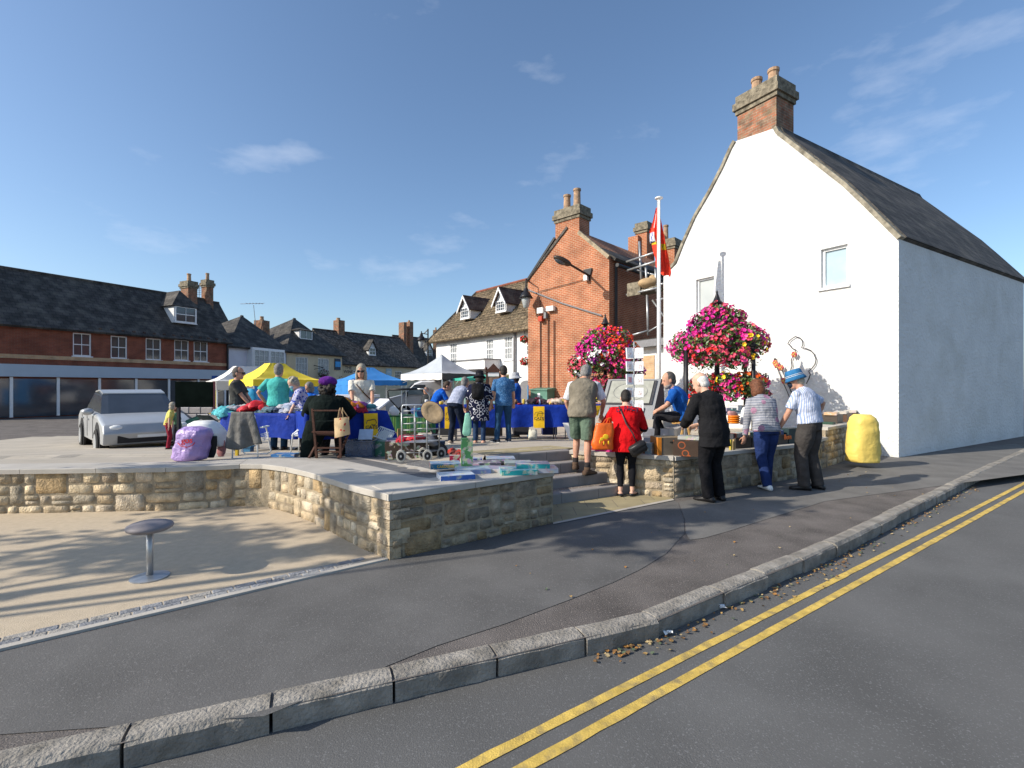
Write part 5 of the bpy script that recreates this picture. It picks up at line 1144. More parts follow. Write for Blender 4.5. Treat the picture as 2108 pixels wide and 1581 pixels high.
p_white = person('woman with ash blond hair and sunglasses in a cream short sleeved blouse', 744, 750, 9.0, 205, hp=6, hy=-18, w=1.18, skin=M_skin, glasses=True,
    top=dict(m=C('cream_blouse', (.72, .69, .60)), sleeve='short', hem=-.05, collar=0, name='blouse'), bottom=dict(m=C('beige_trousers', (.4, .35, .28))), shoes=shoe_black, hair=('long', M_blond_hair),
    hands={-1: (-.16, .34, .92), 1: (.2, .38, .86)}, elb={-1: (-1, -.6, 0), 1: (1, -.6, 0)})
mb = MB(); T = p_white['T']; mm = p_white['mid']; mb.tube([T(mm + V((-.09, .02, .26))), T(mm + V((-.05, .135, .12))), T(mm + V((.0, .16, -.02))), T(mm + V((.05, .135, .12))), T(mm + V((.09, .02, .26)))], .008, 5); mb.build('necklace', mat('gold_chain', (.6, .42, .15), .4, .1, 5, metal=.6), p_white['root'], smooth=True)
mb = MB(); mb.tube([T(mm + V((.14, .02, .24))), T(mm + V((.10, .13, .13))), T(mm + V((-.05, .16, -.05))), T(mm + V((-.17, .08, -.16)))], .012, 5); mb.build('bag_strap', M_darkwood, p_white['root'], smooth=True)
p_seat = person('woman in purple beret and dark green coat sitting on a brown folding chair', 668, 778, 7.75, 4, gz=.43, s=1.02, X=(668 - CX) / F * 7.75, hiz=.50, lean=6, lean2=14, hp=6, w=1.32, skin=M_skind, eyes=False,
    top=dict(m=C('dark_green_coat', (.006, .011, .010)), sleeve='long', hem=-.10, inf=.035, thick=.025, name='coat'), bottom=dict(m=C('patterned_skirt', (.02, .02, .022), kind='blotch', freq=50, size=.2, col2=(.16, .15, .13)), w=1.3), shoes=shoe_black, hair=('frizz', M_dark_hair), hat=beret(C('purple_wool', (.10, .02, .20))),
    feet={-1: (-.14, .40, .08), 1: (.15, .38, .08)}, hands={-1: (-.2, .42, .62), 1: (.2, .42, .62)}, elb={-1: (-1, -.3, -.3), 1: (1, -.3, -.3)})
mb = MB(); T = p_seat['T']       # the skirts of the coat hang behind the seat
mb.rings([(T(V((x, y, z))), p_seat['W'] @ V((1, 0, 0)), p_seat['W'] @ V((0, 1, 0)), rx, ry) for x, y, z, rx, ry in ((0, -.12, .62, .24, .10), (-.12, -.12, .40, .18, .12), (-.20, -.10, .16, .13, .12), (-.22, -.10, .06, .12, .11))], 16)
mb.build('coat_tail', C('dark_green_coat', (.006, .011, .010)), p_seat['root'], remesh=.012, sm=3)
person('small blond child in yellow top by the parked car at the left edge', 345, 828, 10.0, -60, lean=14, w=.9, skin=M_skinp, top=dict(m=C('yellow_top', (.62, .55, .16)), sleeve='short'), bottom=dict(m=C('red_trousers', (.25, .02, .04))), shoes=shoe_black, hair=('bob', M_blond_hair))
person('child in green shirt standing behind the dark sign at the left', 366, 836, 10.6, 90, lean=10, w=.95, top=dict(m=C('green_shirt', (.10, .2, .12)), sleeve='short'), bottom=dict(m=C('dark_trousers', (.03, .03, .04))), shoes=shoe_black, hair=('short', M_brown_hair))
person('distant grey haired person in dark top beside the white van', 878, 797, 16.5, 150, hp=4, top=dict(m=C('dark_top', (.04, .045, .05)), sleeve='long'), bottom=dict(m=C('dark_trousers', (.03, .03, .04))), shoes=shoe_black, hair=('short', M_grey_hair))
# ------------------------------------------------------------------ stalls, tables and cloths
AX = V((1, 0, 0))
def frame(a, b):      # unit vectors along and across (away from the viewer) a line on the ground
    d = (V((b[0], b[1], 0)) - V((a[0], a[1], 0))).normalized(); n = V((-d.y, d.x, 0))
    if n.y < 0: n = -n
    return d, n
def table(label, a, b, z, dep=.75, group='trestle tables of the charity stall', drop=(.42, .42), cloth_label=None, flareR=0, gz=None, sway=.034, dropL=None, dropR=None):
    a = V((a[0], a[1], 0)); b = V((b[0], b[1], 0)); d, n = frame(a, b); L_ = (b - a).length; mid = (a + b) / 2
    gz = pz(mid.x, mid.y) if gz is None else gz
    root = thing('trestle_table', V((mid.x + n.x * dep / 2, mid.y + n.y * dep / 2, gz)), label, 'table', group)
    mb = MB(); c = mid + n * (dep / 2) + V((0, 0, z - .025)); ang = math.atan2(d.y, d.x); mb.box(c, (L_ - .04, dep - .04, .03), ang); mb.build('tabletop', M_offwhite, root)
    for k in (.12, .88):
        for q in (.1, .9):
            m = MB(); p = a + d * (L_ * k) + n * (dep * q); m.tube([p + V((0, 0, pz(p.x, p.y))), p + V((0, 0, z - .04))], .014, 6); m.build('leg', M_greyplastic, root)
    # the cloth: a draped sheet, folds growing towards the hem
    mb = MB(); nu = max(12, int(L_ / .05)); loop = []
    per = []
    def add(p, out): per.append((p, out))
    for i in range(nu + 1): add(a + d * (L_ * i / nu), -n)
    for i in range(1, 13): add(b + n * (dep * i / 12), d)
    for i in range(1, nu + 1): add(b + n * dep - d * (L_ * i / nu), n)
    for i in range(1, 12): add(a + n * (dep * (12 - i) / 12), -d)
    N = len(per); rows = 9; vs = []; fs = []; s_ = 0
    for r in range(rows):
        t = r / (rows - 1)
        for k, (p, out) in enumerate(per):
            pr, nx = per[(k - 1) % N], per[(k + 1) % N]; o = (pr[1] + out + nx[1]).normalized()
            ph = k * .55; fold = (math.sin(ph) * .6 + math.sin(ph * .43 + 1) * .5 + noise.noise(V((k * .2, mid.x, 0)))) * sway * t * 1.3
            u_ = (p - a).dot(d) / L_; dr = drop[0] + (drop[1] - drop[0]) * u_ + noise.noise(V((k * .15, mid.y, 3))) * .03
            fl = flareR * max(0, (u_ - .8) / .2) * t
            q = p + o * (.012 + fold + .02 * t) + d * fl + V((0, 0, z + .004 - dr * t - (0 if r else 0)))
            vs.append(q)
    for r in range(rows - 1):
        for k in range(N): fs.append((r * N + k, r * N + (k + 1) % N, (r + 1) * N + (k + 1) % N, (r + 1) * N + k))
    base = len(vs); vs += [p + V((0, 0, z + .006)) for p, _ in per]
    fs += [(base + k, base + (k + 1) % N, (k + 1) % N, k) for k in range(N)]; fs.append(tuple(base + k for k in range(N)))
    mb.add(vs, fs); cl = mb.build('tablecloth', M_blueCloth, None, smooth=True)
    tag(cl, cloth_label, 'tablecloth', 'blue cloths over the stall tables')
    return a, b, d, n, z, gz
def banner(label, p, d, w=.30, h=.5, tilt=0, s=1.0, txt='CATS'):
    """yellow hanging banner: p = top centre"""
    n = V((d.y, -d.x, 0)).normalized()
    if n.y > 0: n = -n
    p = V(p); mb = MB(); nn_ = 9; vs = []; fs = []
    for i in range(nn_ + 1):
        t = i / nn_; o = n * (.006 + .035 * t + .006 * math.sin(t * 9))
        for x in (-.5, 0, .5): vs.append(p + d * (x * w) + o + n * (.008 if x == 0 else 0) - V((0, 0, h * t)))
    for i in range(nn_):
        for k in range(2): fs.append((i * 3 + k, i * 3 + k + 1, i * 3 + 4 + k, i * 3 + 3 + k))
    m0 = len(vs); vs += [v - n * .004 for v in vs]; fs += [tuple(m0 + i for i in reversed(f)) for f in fs[:]]
    mb.add(vs, fs); b = mb.build('banner', M_yel, None, smooth=True); tag(b, label, 'banner', None)
    q = p - V((0, 0, h * .62)) + n * (.05)
    text(txt, w * .36, q, d, (0, 0, 1), M_ink, b, ext=.004)
    c = MB(); o = p - V((0, 0, h * .40)) + n * .045
    arc = [o + d * (w * .36 * math.cos(t * math.pi / 14)) + V((0, 0, h * .18 * math.sin(t * math.pi / 14) * (1 + .25 * math.sin(t * .6)))) for t in range(15)]
    c.tube(arc, .006, 5); c.tube([arc[0], arc[0] - d * .03 - V((0, 0, .03)), arc[0] - d * .09 - V((0, 0, .015))], .005, 5)
    c.build('emblem', M_ink, b)
    return b
GT = 'blue cloth covered tables of the charity stall'
t1 = table('long trestle table under clothes at the left of the stall', G(458, 850, 1.10)[:2], G(612, 852, 1.10)[:2], 1.10, dep=.8, drop=(.40, .46), cloth_label='dark blue cloth on the table behind the chair with the grey jumper')
t2 = table('trestle table with scarves in front of the woman in the cream blouse', G(628, 851, 1.16)[:2], G(796, 846, 1.16)[:2], 1.16, dep=.75, drop=(.42, .52), flareR=.16, cloth_label='blue cloth with the yellow banner behind the purple beret')
t3 = table('small trestle table behind the shopping trolley', G(868, 835, 1.12)[:2], G(950, 834.5, 1.12)[:2], 1.12, drop=(.58, .58), cloth_label='blue cloth with a yellow banner behind the shopping trolley')
t4 = table('long trestle table behind the woman in the ring patterned dress', G(954, 834, 1.12)[:2], G(1170, 834, 1.12)[:2], 1.12, drop=(.58, .56), cloth_label='long bright blue cloth with the central yellow banner')
t5 = table('trestle table beside the steps behind the man in shorts', G(1173, 833, 1.13)[:2], G(1264, 832, 1.13)[:2], 1.13, drop=(.50, .55), cloth_label='blue cloth on the table nearest the flower tower')
def onT(t, u, off=0): # point on the front edge of a table at pixel column u
    a, b, d, n, z, gz = t; k = (u - CX) / F; s = (k * a.y - a.x) / (d.x - k * d.y); return a + d * s + V((0, 0, z)) + n * off
for t, u, w, h, lb in ((t2, 761, .24, .43, 'yellow banner on the dark blue cloth beside the woman in the purple beret'), (t3, 925, .23, .54, 'small yellow banner on the cloth behind the canvas sun hat'), (t4, 1109, .28, .54, 'yellow banner in the middle of the long blue cloth'), (t5, 1228, .27, .52, 'yellow banner partly hidden by the man in green shorts')):
    banner(lb, onT(t, u, -.05) - V((0, 0, .03)), t[2], w, h)
def heap(name, label, cat, cen, rad, cols, n=9, seed=1, m=None, flat=.5):
    """a heap of folded and crumpled cloth: many bent leaves, each its own colour"""
    r = random.Random(seed); root = thing(name, cen, label, cat)
    for i in range(n):
        c = V(cen) + V((r.uniform(-1, 1) * rad[0] * .65, r.uniform(-1, 1) * rad[1] * .6, rad[2] * (.15 + .7 * i / n))); mb = MB(); a = r.uniform(0, 6.3)
        w, l = rad[0] * r.uniform(.35, .6), rad[1] * r.uniform(.5, .8); nu, nv = 10, 8; vs = []; fs = []; off = r.uniform(0, 99); M = rotz(a)
        for x in range(nu + 1):
            for y in range(nv + 1):
                px_, py_ = (x / nu * 2 - 1), (y / nv * 2 - 1); q = M @ V((px_ * w, py_ * l, 0)); e = max(abs(px_), abs(py_))
                zz = rad[2] * (.22 * noise.noise(V((px_ * 2.2 + off, py_ * 2.2, off))) + .30 * (1 - e ** 3)) - rad[2] * .12 * e ** 4
                vs.append(c + q * (1 + .12 * noise.noise(V((px_ * 3, py_ * 3, off)))) + V((0, 0, zz)))
        for x in range(nu):
            for y in range(nv): fs.append((x * (nv + 1) + y, (x + 1) * (nv + 1) + y, (x + 1) * (nv + 1) + y + 1, x * (nv + 1) + y + 1))
        m0 = len(vs); vs += [v - V((0, 0, .02)) for v in vs]; k = len(fs); fs += [tuple(m0 + j for j in reversed(f)) for f in fs[:k]]
        mb.add(vs, fs, 0, cols[i % len(cols)]); mb.build('garment', m or M_fabric, root, smooth=True)
    return root
def TP(t, u, off, dz=0): return onT(t, u, off) + V((0, 0, dz))
heap('clothes_pile', 'pale and pink scarves heaped on the left end of the clothes table', 'clothes', TP(t1, 468, .3), (.20, .2, .14), [(.4, .42, .4), (.45, .3, .3), (.35, .38, .42)], 7, 2)
heap('clothes_pile', 'bright red satin clothes heaped on the blue stall table', 'clothes', TP(t1, 506, .3), (.30, .25, .20), [(.55, .015, .02), (.6, .03, .03), (.4, .01, .02)], 10, 3, mat('satin', (.5, .5, .5), .35, .1, 12, .4, 20, attr=True, spec=.6))
heap('clothes_pile', 'dark red and navy clothes lying beside the red satin heap', 'clothes', TP(t1, 545, .3), (.24, .25, .14), [(.2, .02, .04), (.06, .08, .14), (.12, .2, .25)], 9, 4)
heap('clothes_pile', 'folded white and grey patterned knitwear on the clothes table', 'clothes', TP(t1, 586, .28), (.26, .25, .17), [(.5, .5, .54), (.35, .38, .5), (.55, .5, .45), (.25, .3, .4)], 10, 5)
heap('clothes_pile', 'turquoise cloth hanging off the left end of the clothes table', 'clothes', TP(t1, 452, .1, -.1), (.24, .22, .22), [(.08, .42, .48), (.12, .5, .55)], 8, 6)
heap('clothes_pile', 'pale blue folded cloth at the edge of the second stall table', 'clothes', TP(t1, 622, .3, -.02), (.16, .2, .10), [(.4, .5, .6), (.5, .55, .6)], 5, 7)
heap('scarf_pile', 'purple, red and orange scarves heaped in front of the blonde woman', 'scarves', TP(t2, 722, .25), (.30, .25, .24), [(.45, .14, .015), (.35, .015, .04), (.2, .03, .2), (.16, .25, .22), (.3, .04, .12), (.5, .25, .02), (.22, .06, .25)], 16, 8)
heap('scarf_pile', 'teal and white cloths beside the white boxes on the stall', 'scarves', TP(t2, 763, .28), (.2, .2, .12), [(.05, .18, .22), (.6, .62, .62), (.05, .25, .15)], 7, 9)
def boxobj(name, label, cat, cen, size, rz, cols, tilt=None, m=None, lid=None, writing=None, group=None, wcol=None, wsize=.5):
    cen = V(cen); root = None; M = rotz(rz)
    if tilt: M = M @ tilt
    mb = MB(); c = cols if isinstance(cols, list) else [cols] * 6
    mb.box(cen, size, mtx=M, m=0, cols=c); o = mb.build(name, m or M_print); tag(o, label, cat, group)
    if writing:
        face, txt = writing
        fy = -1
        p = cen + M @ V((0, fy * (size[1] / 2 + .001), -size[2] * .22)); text(txt, size[2] * wsize, p, M @ V((1, 0, 0)), M @ V((0, 0, 1)), wcol or M_white, o, ext=.003)
    return o
# white lids and boxes on the stall
boxobj('plastic_tray', 'white plastic tray standing on edge at the right end of the scarf table', 'tray', TP(t2, 781, .3, .12), (.55, .03, .34), -.5, (.7, .7, .74), rotx(R(-62)), M_plain)
boxobj('cardboard_box', 'open white box behind the red clothes', 'box', TP(t1, 545, .75, .14), (.5, .3, .28), .1, [(.6, .6, .62)] * 5 + [(.25, .2, .15)], m=M_plain)
boxobj('cardboard_box', 'white box in front of the man in turquoise', 'box', TP(t1, 600, .75, .10), (.45, .3, .22), -.1, (.62, .6, .66), m=M_plain)
boxobj('table_board', 'long white table board behind the woman in the purple beret', 'board', P(718, 815, 9.6), (1.1, .5, .05), 0, (.72, .72, .75), m=M_plain)
# floor goods round the left tables
def tub(label, cen, size, rz, col, alpha=None, name='storage_box', m=None, contents=None):
    cen = V(cen); M = rotz(rz); root = thing(name, cen, label, 'storage box')
    x, y, z = size; t = .012; mm = m or mat('clear_plastic_' + str(abs(hash(str(col))) % 999), col, .2, .05, 5, spec=.6, alpha=alpha or 1)
    mb = MB()
    for c, s_ in (((0, -y / 2, z / 2), (x, t, z)), ((0, y / 2, z / 2), (x, t, z)), ((-x / 2, 0, z / 2), (t, y, z)), ((x / 2, 0, z / 2), (t, y, z)), ((0, 0, t / 2), (x, y, t))): mb.box(cen + M @ V(c), s_, mtx=M)
    mb.build('tub', mm, root)
    mb = MB()
    for c, s_ in (((0, -y / 2 - .012, z), (x + .05, .03, .02)), ((0, y / 2 + .012, z), (x + .05, .03, .02)), ((-x / 2 - .012, 0, z), (.03, y, .02)), ((x / 2 + .012, 0, z), (.03, y, .02))): mb.box(cen + M @ V(c), s_, mtx=M)
    mb.build('rim', mm, root)
    if contents:
        r = random.Random(len(label)); mb = MB()
        for _ in range(14):
            h = r.uniform(.3, .8) * z; mb.box(cen + M @ V((r.uniform(-.38, .38) * x, r.uniform(-.36, .36) * y, h / 2 + .015)), (x * .17, y * .2, h), r.uniform(-.3, .3), 0, r.choice(contents))
        mb.build('contents', M_print, root)
    return root
tub('large clear blue grey plastic crate of goods beside the seated woman', PG(744, 940), (.42, .34, .27), .05, (.10, .14, .22), .72, contents=[(.5, .5, .5), (.1, .3, .3), (.3, .1, .1), (.1, .12, .3)])
boxobj('box_lid', 'pale blue box lid propped on the clear crate', 'lid', PG(753, 941) + V((0, 0, .37)), (.22, .012, .19), .1, (.38, .48, .62), rotx(R(-35)), M_plain)
mb = MB(); c0 = PG(785, 938) + V((0, .15, .36)); M_ = rotz(.2) @ rotx(R(-38)) @ Matrix.Rotation(R(25), 3, 'Y')
for k in range(9): mb.box(c0 + M_ @ V((-.13 + k * .033, 0, 0)), (.012, .012, .22), mtx=M_)
mb.box(c0 + M_ @ V((0, 0, .11)), (.3, .02, .02), mtx=M_); mb.box(c0 + M_ @ V((0, 0, -.11)), (.3, .02, .02), mtx=M_); mb.box(c0 + M_ @ V((0, .05, 0)), (.3, .012, .22), mtx=M_)
tag(mb.build('plastic_rack', M_offwhite), 'white slatted plastic rack resting on the crates beside the scarf table', 'rack')
boxobj('crate', 'green cardboard carton between the clear crate and the record box', 'box', PG(787, 940) + V((0, .1, .13)), (.24, .22, .25), .05, [(.06, .2, .12)] * 6)
boxobj('crate', 'dark brown printed box with orange edge behind the shopping trolley', 'box', PG(832, 947) + V((0, .2, .14)), (.6, .34, .27), .06, [(.3, .10, .03), (.06, .03, .02), (.05, .035, .025), (.05, .03, .02), (.05, .03, .02), (.08, .05, .1)])
boxobj('carton_flap', 'orange edge board of the dark box beside the green carton', 'board', PG(797, 948) + V((0, .02, .14)), (.045, .03, .28), 0, (.5, .15, .03), m=M_plain)
heap('clothes_pile', 'shiny red cloth lying in the dark box behind the trolley', 'clothes', PG(845, 947) + V((0, .2, .25)), (.24, .15, .10), [(.45, .015, .02), (.3, .01, .03)], 7, 12, MATS['satin'])
boxobj('folder', 'navy blue flat case lying on the dark brown box', 'case', PG(815, 947) + V((-.03, .2, .29)), (.3, .25, .03), .3, (.03, .05, .13), m=M_plain)
boxobj('game_box', 'flat light blue game box lying on the paving by the white garden chair', 'game box', PG(585, 941) + V((0, .05, .025)), (.36, .24, .05), .05, [(.06, .2, .45)] * 6)
boxobj('cardboard_box', 'tan cardboard box lying open under the stall end', 'box', PG(822, 925) + V((.1, .2, .2)), (.4, .3, .4), .4, (.42, .28, .12), m=M_plain)
tub('small blue plastic box under the chair with the grey jumper', PG(510, 930), (.15, .12, .1), 0, (.06, .2, .35), None)
boxobj('flask', 'narrow yellow bottle standing by the white garden chair leg', 'bottle', PG(488, 938) + V((0, 0, .09)), (.045, .045, .19), 0, (.6, .42, .03), m=M_plain)
for (u, v, c, lb, sz_) in ((1140, 905, (.02, .03, .14), 'dark navy bag under the long blue stall', .4), (1075, 905, (.05, .05, .06), 'grey crate under the middle of the long blue stall', .42), (1010, 908, (.14, .12, .10), 'brown carton under the stall beside the patterned dress', .5), (975, 905, (.2, .21, .22), 'pale grey plastic tub under the stall behind the dark trousers', .3), (905, 905, (.03, .03, .035), 'black crate under the small table with the banner', .5)):
    p = PG(u, v); boxobj('crate', lb, 'crate', p + V((0, 1.5, .15)), (sz_, .36, .33), .05, c, m=M_plain)
mb = MB(); p = PG(1097, 905); mb.rings([(p + V((0, 0, z)), AX, V((0, 1, 0)), rx, ry) for z, rx, ry in ((.0, .10, .05), (.05, .115, .07), (.15, .11, .06), (.25, .10, .03))], 14); b_ = mb.build('tote_bag', mat('cream_canvas', (.62, .6, .5), .9, .1, 9, .4, 20), None, smooth=True); tag(b_, 'cream canvas tote bag standing under the long blue stall', 'bag')
mb = MB(); mb.tube([p + V((-.05, -.03, .24)), p + V((-.03, -.03, .32)), p + V((.03, -.03, .32)), p + V((.05, -.03, .24))], .008, 5); mb.build('handle', MATS['cream_canvas'], b_)
mb = MB(); a = PG(1172, 906); mb.prism([a, a + V((.10, 0, 0)), a + V((-.02, .02, .42)), a + V((-.16, .02, .42))], (0, .02, 0)); tag(mb.build('white_board', M_offwhite), 'white board leaning under the blue stall by the steps', 'board')
# small things on the far tables
def smalls(t, u0, u1, n, seed, kinds, where, cat='ornament', name='ornament'):
    r = random.Random(seed)
    lab = ['small white cup', 'little brown pot', 'dark red tin', 'yellow trinket', 'grey dish', 'pink china piece', 'black case', 'pale blue jar', 'tan figurine', 'green bottle', 'striped mug', 'cream vase']
    for i in range(n):
        u = u0 + (u1 - u0) * (i + .5) / n; p = TP(t, u, r.uniform(.08, .5), .006); k = i % len(lab)
        col = [(.7, .7, .68), (.2, .1, .05), (.25, .02, .03), (.6, .42, .05), (.3, .3, .3), (.5, .25, .3), (.02, .02, .025), (.35, .45, .55), (.45, .3, .18), (.04, .2, .08), (.3, .32, .4), (.6, .55, .42)][k]
        h = r.uniform(.06, .15); w = r.uniform(.03, .06); mb = MB()
        pr = [[(w * .8, 0), (w, h * .3), (w, h * .8), (w * .85, h), (w * .7, h * .96)], [(w * .6, 0), (w * 1.1, h * .4), (w * .5, h * .8), (w * .6, h)], [(w, 0), (w * 1.3, h * .3), (w * 1.2, h * .4), (.001, h * .45)]][k % 3]
        mb.lathe(p, pr, 10, 0, col); tag(mb.build(name, M_plain, None, smooth=True), '%s on %s, item %s from its left end' % (lab[k], where, ['first', 'second', 'third', 'fourth', 'fifth', 'sixth', 'seventh', 'eighth', 'ninth', 'tenth', 'eleventh', 'twelfth', 'thirteenth', 'fourteenth'][i]), cat, 'bric a brac laid out on the stall tables')
smalls(t4, 1050, 1165, 14, 5, 0, 'the long blue stall')
smalls(t3, 872, 945, 7, 6, 0, 'the small table behind the trolley')
smalls(t5, 1176, 1222, 4, 7, 0, 'the stall table by the steps')
heap('soft_toys', 'cream and yellow soft toys heaped on the long blue stall', 'soft toys', TP(t4, 1146, .3), (.28, .2, .16), [(.6, .42, .12), (.6, .5, .4), (.4, .2, .15), (.55, .35, .3)], 12, 14)
heap('bag_pile', 'dark maroon and black bags on the long blue stall behind the banner', 'bags', TP(t4, 1112, .35), (.28, .2, .17), [(.03, .02, .03), (.12, .02, .04), (.05, .04, .05)], 8, 15)
heap('cloth_pile', 'dark clothes at the left end of the long stall', 'clothes', TP(t4, 1020, .3), (.3, .2, .10), [(.04, .06, .1), (.2, .35, .4), (.1, .1, .12)], 6, 16)
boxobj('wooden_box', 'tall pale wooden box on the stall beside the flower tower', 'box', TP(t5, 1249, .35, .13), (.12, .12, .25), .2, (.55, .34, .14), m=M_plain)
mb = MB(); p = TP(t5, 1262, .2, .005); mb.lathe(p, [(.03, 0), (.033, .02), (.033, .11), (.012, .14), (.012, .17), (.015, .175), (.015, .19)], 12); mb.box(p + V((-.02, 0, .195)), (.06, .015, .012)); tag(mb.build('pump_bottle', M_offwhite, None), 'white pump sanitiser bottle on the table beside the flower tower', 'bottle')
heap('goods_pile', 'small glittering jewellery and papers at the right end of the stall', 'goods', TP(t5, 1240, .12), (.25, .12, .05), [(.6, .6, .6), (.5, .3, .3), (.3, .3, .32)], 6, 18)
boxobj('wooden_tray', 'beige tray of toys on the table behind the trolley', 'tray', TP(t3, 930, .3, .06), (.3, .25, .12), .1, (.45, .38, .28), m=M_print)

# ------------------------------------------------------------------ tents
def tent(label, corners, ze, peak, vh, mats, legs=True, flat=0, gz=None, legm=None, walls=None, name='gazebo'):
    """corners: four ground points, peak: height, mats: one canopy material per side"""
    cs = [V((c[0], c[1], 0)) for c in corners]; c0 = sum(cs, V((0, 0, 0))) / 4
    root = thing(name, V((c0.x, c0.y, pz(c0.x, c0.y))), label, 'gazebo')
    for i in range(4):
        a, b = cs[i], cs[(i + 1) % 4]; out = ((a + b) / 2 - c0).normalized(); vs = []; fs = []; nu, nv = 12, 10
        for r in range(nv + 1):
            t = r / nv
            for k in range(nu + 1):
                e = a.lerp(b, k / nu); top = c0 + (e - c0) * flat; q = e.lerp(top, t)
                sag = -.13 * (4 * t * (1 - t)) * (peak - ze) / 1.0 * 1.2 - .10 * math.sin(math.pi * k / nu) * (1 - t) * math.sin(math.pi * min(1, t * 2 + .0)) 
                wr_ = noise.noise(V((k * .8, r * .6, i + peak))) * .02
                vs.append(q + V((0, 0, ze + (peak - ze) * t + sag + wr_)))
        for r in range(nv):
            for k in range(nu): fs.append((r * (nu + 1) + k, r * (nu + 1) + k + 1, (r + 1) * (nu + 1) + k + 1, (r + 1) * (nu + 1) + k))
        n0 = len(vs); vs += [v - V((0, 0, .015)) for v in vs]; fs += [tuple(n0 + j for j in reversed(f)) for f in fs[:]]
        mb = MB(); mb.add(vs, fs); mb.build('canopy_side', mats[i][0], root, smooth=True, recalc=False)
        mb = MB(); vs = []; fs = []
        for k in range(nu * 2 + 1):
            e = a.lerp(b, k / (nu * 2)); wv = out * (.012 * math.sin(k * 1.3)); vs += [e + out * .006 + V((0, 0, ze)), e + out * .012 + wv + V((0, 0, ze - vh + .015 * math.cos(k * 1.3)))]
        for k in range(nu * 2): fs.append((2 * k, 2 * k + 2, 2 * k + 3, 2 * k + 1))
        n0 = len(vs); vs += [v - out * .006 for v in vs]; fs += [tuple(n0 + j for j in reversed(f)) for f in fs[:]]
        mb.add(vs, fs); mb.build('valance', mats[i][1], root, smooth=True, recalc=False)
        if legs:
            p = a.lerp(c0, .02); mb = MB(); mb.box(p + V((0, 0, (ze + pz(p.x, p.y)) / 2)), (.045, .045, ze - pz(p.x, p.y))); mb.box(p + V((0, 0, pz(p.x, p.y) + .01)), (.1, .1, .012)); mb.build('leg', legm or M_alu, root)
            mb = MB(); mb.bar(a.lerp(c0, .03) + V((0, 0, ze - .05)), b.lerp(c0, .03) + V((0, 0, ze - .05)), .025); mb.bar(a.lerp(c0, .03) + V((0, 0, ze - .4)), a.lerp(b, .5).lerp(c0, .03) + V((0, 0, ze - .06)), .02); mb.build('frame_bar', legm or M_alu, root)
    for w in (walls or []):
        i, m, f0, f1, z0 = w; a, b = cs[i], cs[(i + 1) % 4]; mb = MB(); nu = 14; vs = []; fs = []
        for k in range(nu + 1):
            e = a.lerp(b, f0 + (f1 - f0) * k / nu); o = V((math.sin(k * 1.1) * .03, math.cos(k * .9) * .05, 0)); vs += [e + V((0, 0, ze - .02)), e + o + V((0, 0, z0))]
        for k in range(nu): fs.append((2 * k, 2 * k + 2, 2 * k + 3, 2 * k + 1))
        n0 = len(vs); vs += [v + V((0, .008, 0)) for v in vs]; fs += [tuple(n0 + j for j in reversed(f)) for f in fs[:]]
        mb.add(vs, fs); mb.build('side_wall', m, root, smooth=True, recalc=False)
    return root
def Tm(n, c): return mat(n, c, .6, .06, 3, .15, 8, sheen=.1)
tw, tg, tk, tb_, ty = Tm('tent_white', (.74, .72, .68)), Tm('tent_grey', (.42, .45, .48)), Tm('tent_charcoal', (.06, .062, .075)), Tm('tent_blue', (.03, .22, .58)), Tm('tent_yellow', (.82, .62, .03))
tent('white and grey gazebo with a charcoal valance on its right side', [(-5.05, 22.1), (-2.88, 20), (-1.35, 22.0), (-3.5, 24.2)], 2.14, 3.05, .27, [(tg, tw), (tg, tk), (tg, tk), (tg, tw)])
tent('bright blue gazebo behind the woman in the cream blouse', [(-8.3, 22.5), (-7.0, 20.8), (-4.8, 22.2), (-6.2, 24.0)], 1.86, 2.45, .22, [(tb_, tb_)] * 4, flat=.12, walls=[(0, tb_, 0, 1, .2)])
tent('yellow gazebo behind the man in the turquoise shirt', [(-9.9, 17), (-8.25, 15.5), (-6.8, 17.3), (-8.6, 18.9)], 1.82, 2.40, .22, [(ty, ty)] * 4, flat=.22, walls=[(0, ty, 0, .35, .5), (1, tb_, .0, 1, .6)])
tent('white gazebo partly behind the yellow gazebo at the left', [(-12.6, 20), (-11.2, 18.4), (-9.7, 20.6), (-11.2, 22.2)], 1.80, 2.42, .35, [(tw, tw)] * 4, flat=.3, walls=[(0, tw, 0, 1, 1.0), (0, ty, .2, 1.0, .2)])
tgn = Tm('tent_green', (.04, .38, .28))
tent('pale green gazebo behind the white and grey gazebo', [(-2.5, 20.5), (-1.9, 19.4), (.1, 20.2), (-.6, 22)], 1.93, 2.1, .1, [(tgn, tgn)] * 4, walls=[(3, tw, 0, 1, .2), (2, tw, .1, .9, .2)], legm=mat('mint_metal', (.4, .6, .52), .5))
# striped awning behind the van
mb = MB()
for k in range(22): x0 = -3.9 + k * .17; mb.prism([V((x0, 25.5, 2.15)), V((x0 + .17, 25.5, 2.15)), V((x0 + .17, 25.5, 1.95)), V((x0 + .085, 25.5, 1.90)), V((x0, 25.5, 1.95))], (0, .02, 0), 0, [(.6, .42, .08), (.12, .14, .05)][k % 2])
mb.box((-2.05, 26.1, 2.2), (3.8, 1.2, .04), 0, 0, (.5, .38, .12))
aw = mb.build('awning', M_plain); tag(aw, 'yellow and green striped shop awning seen below the white gazebo', 'awning')

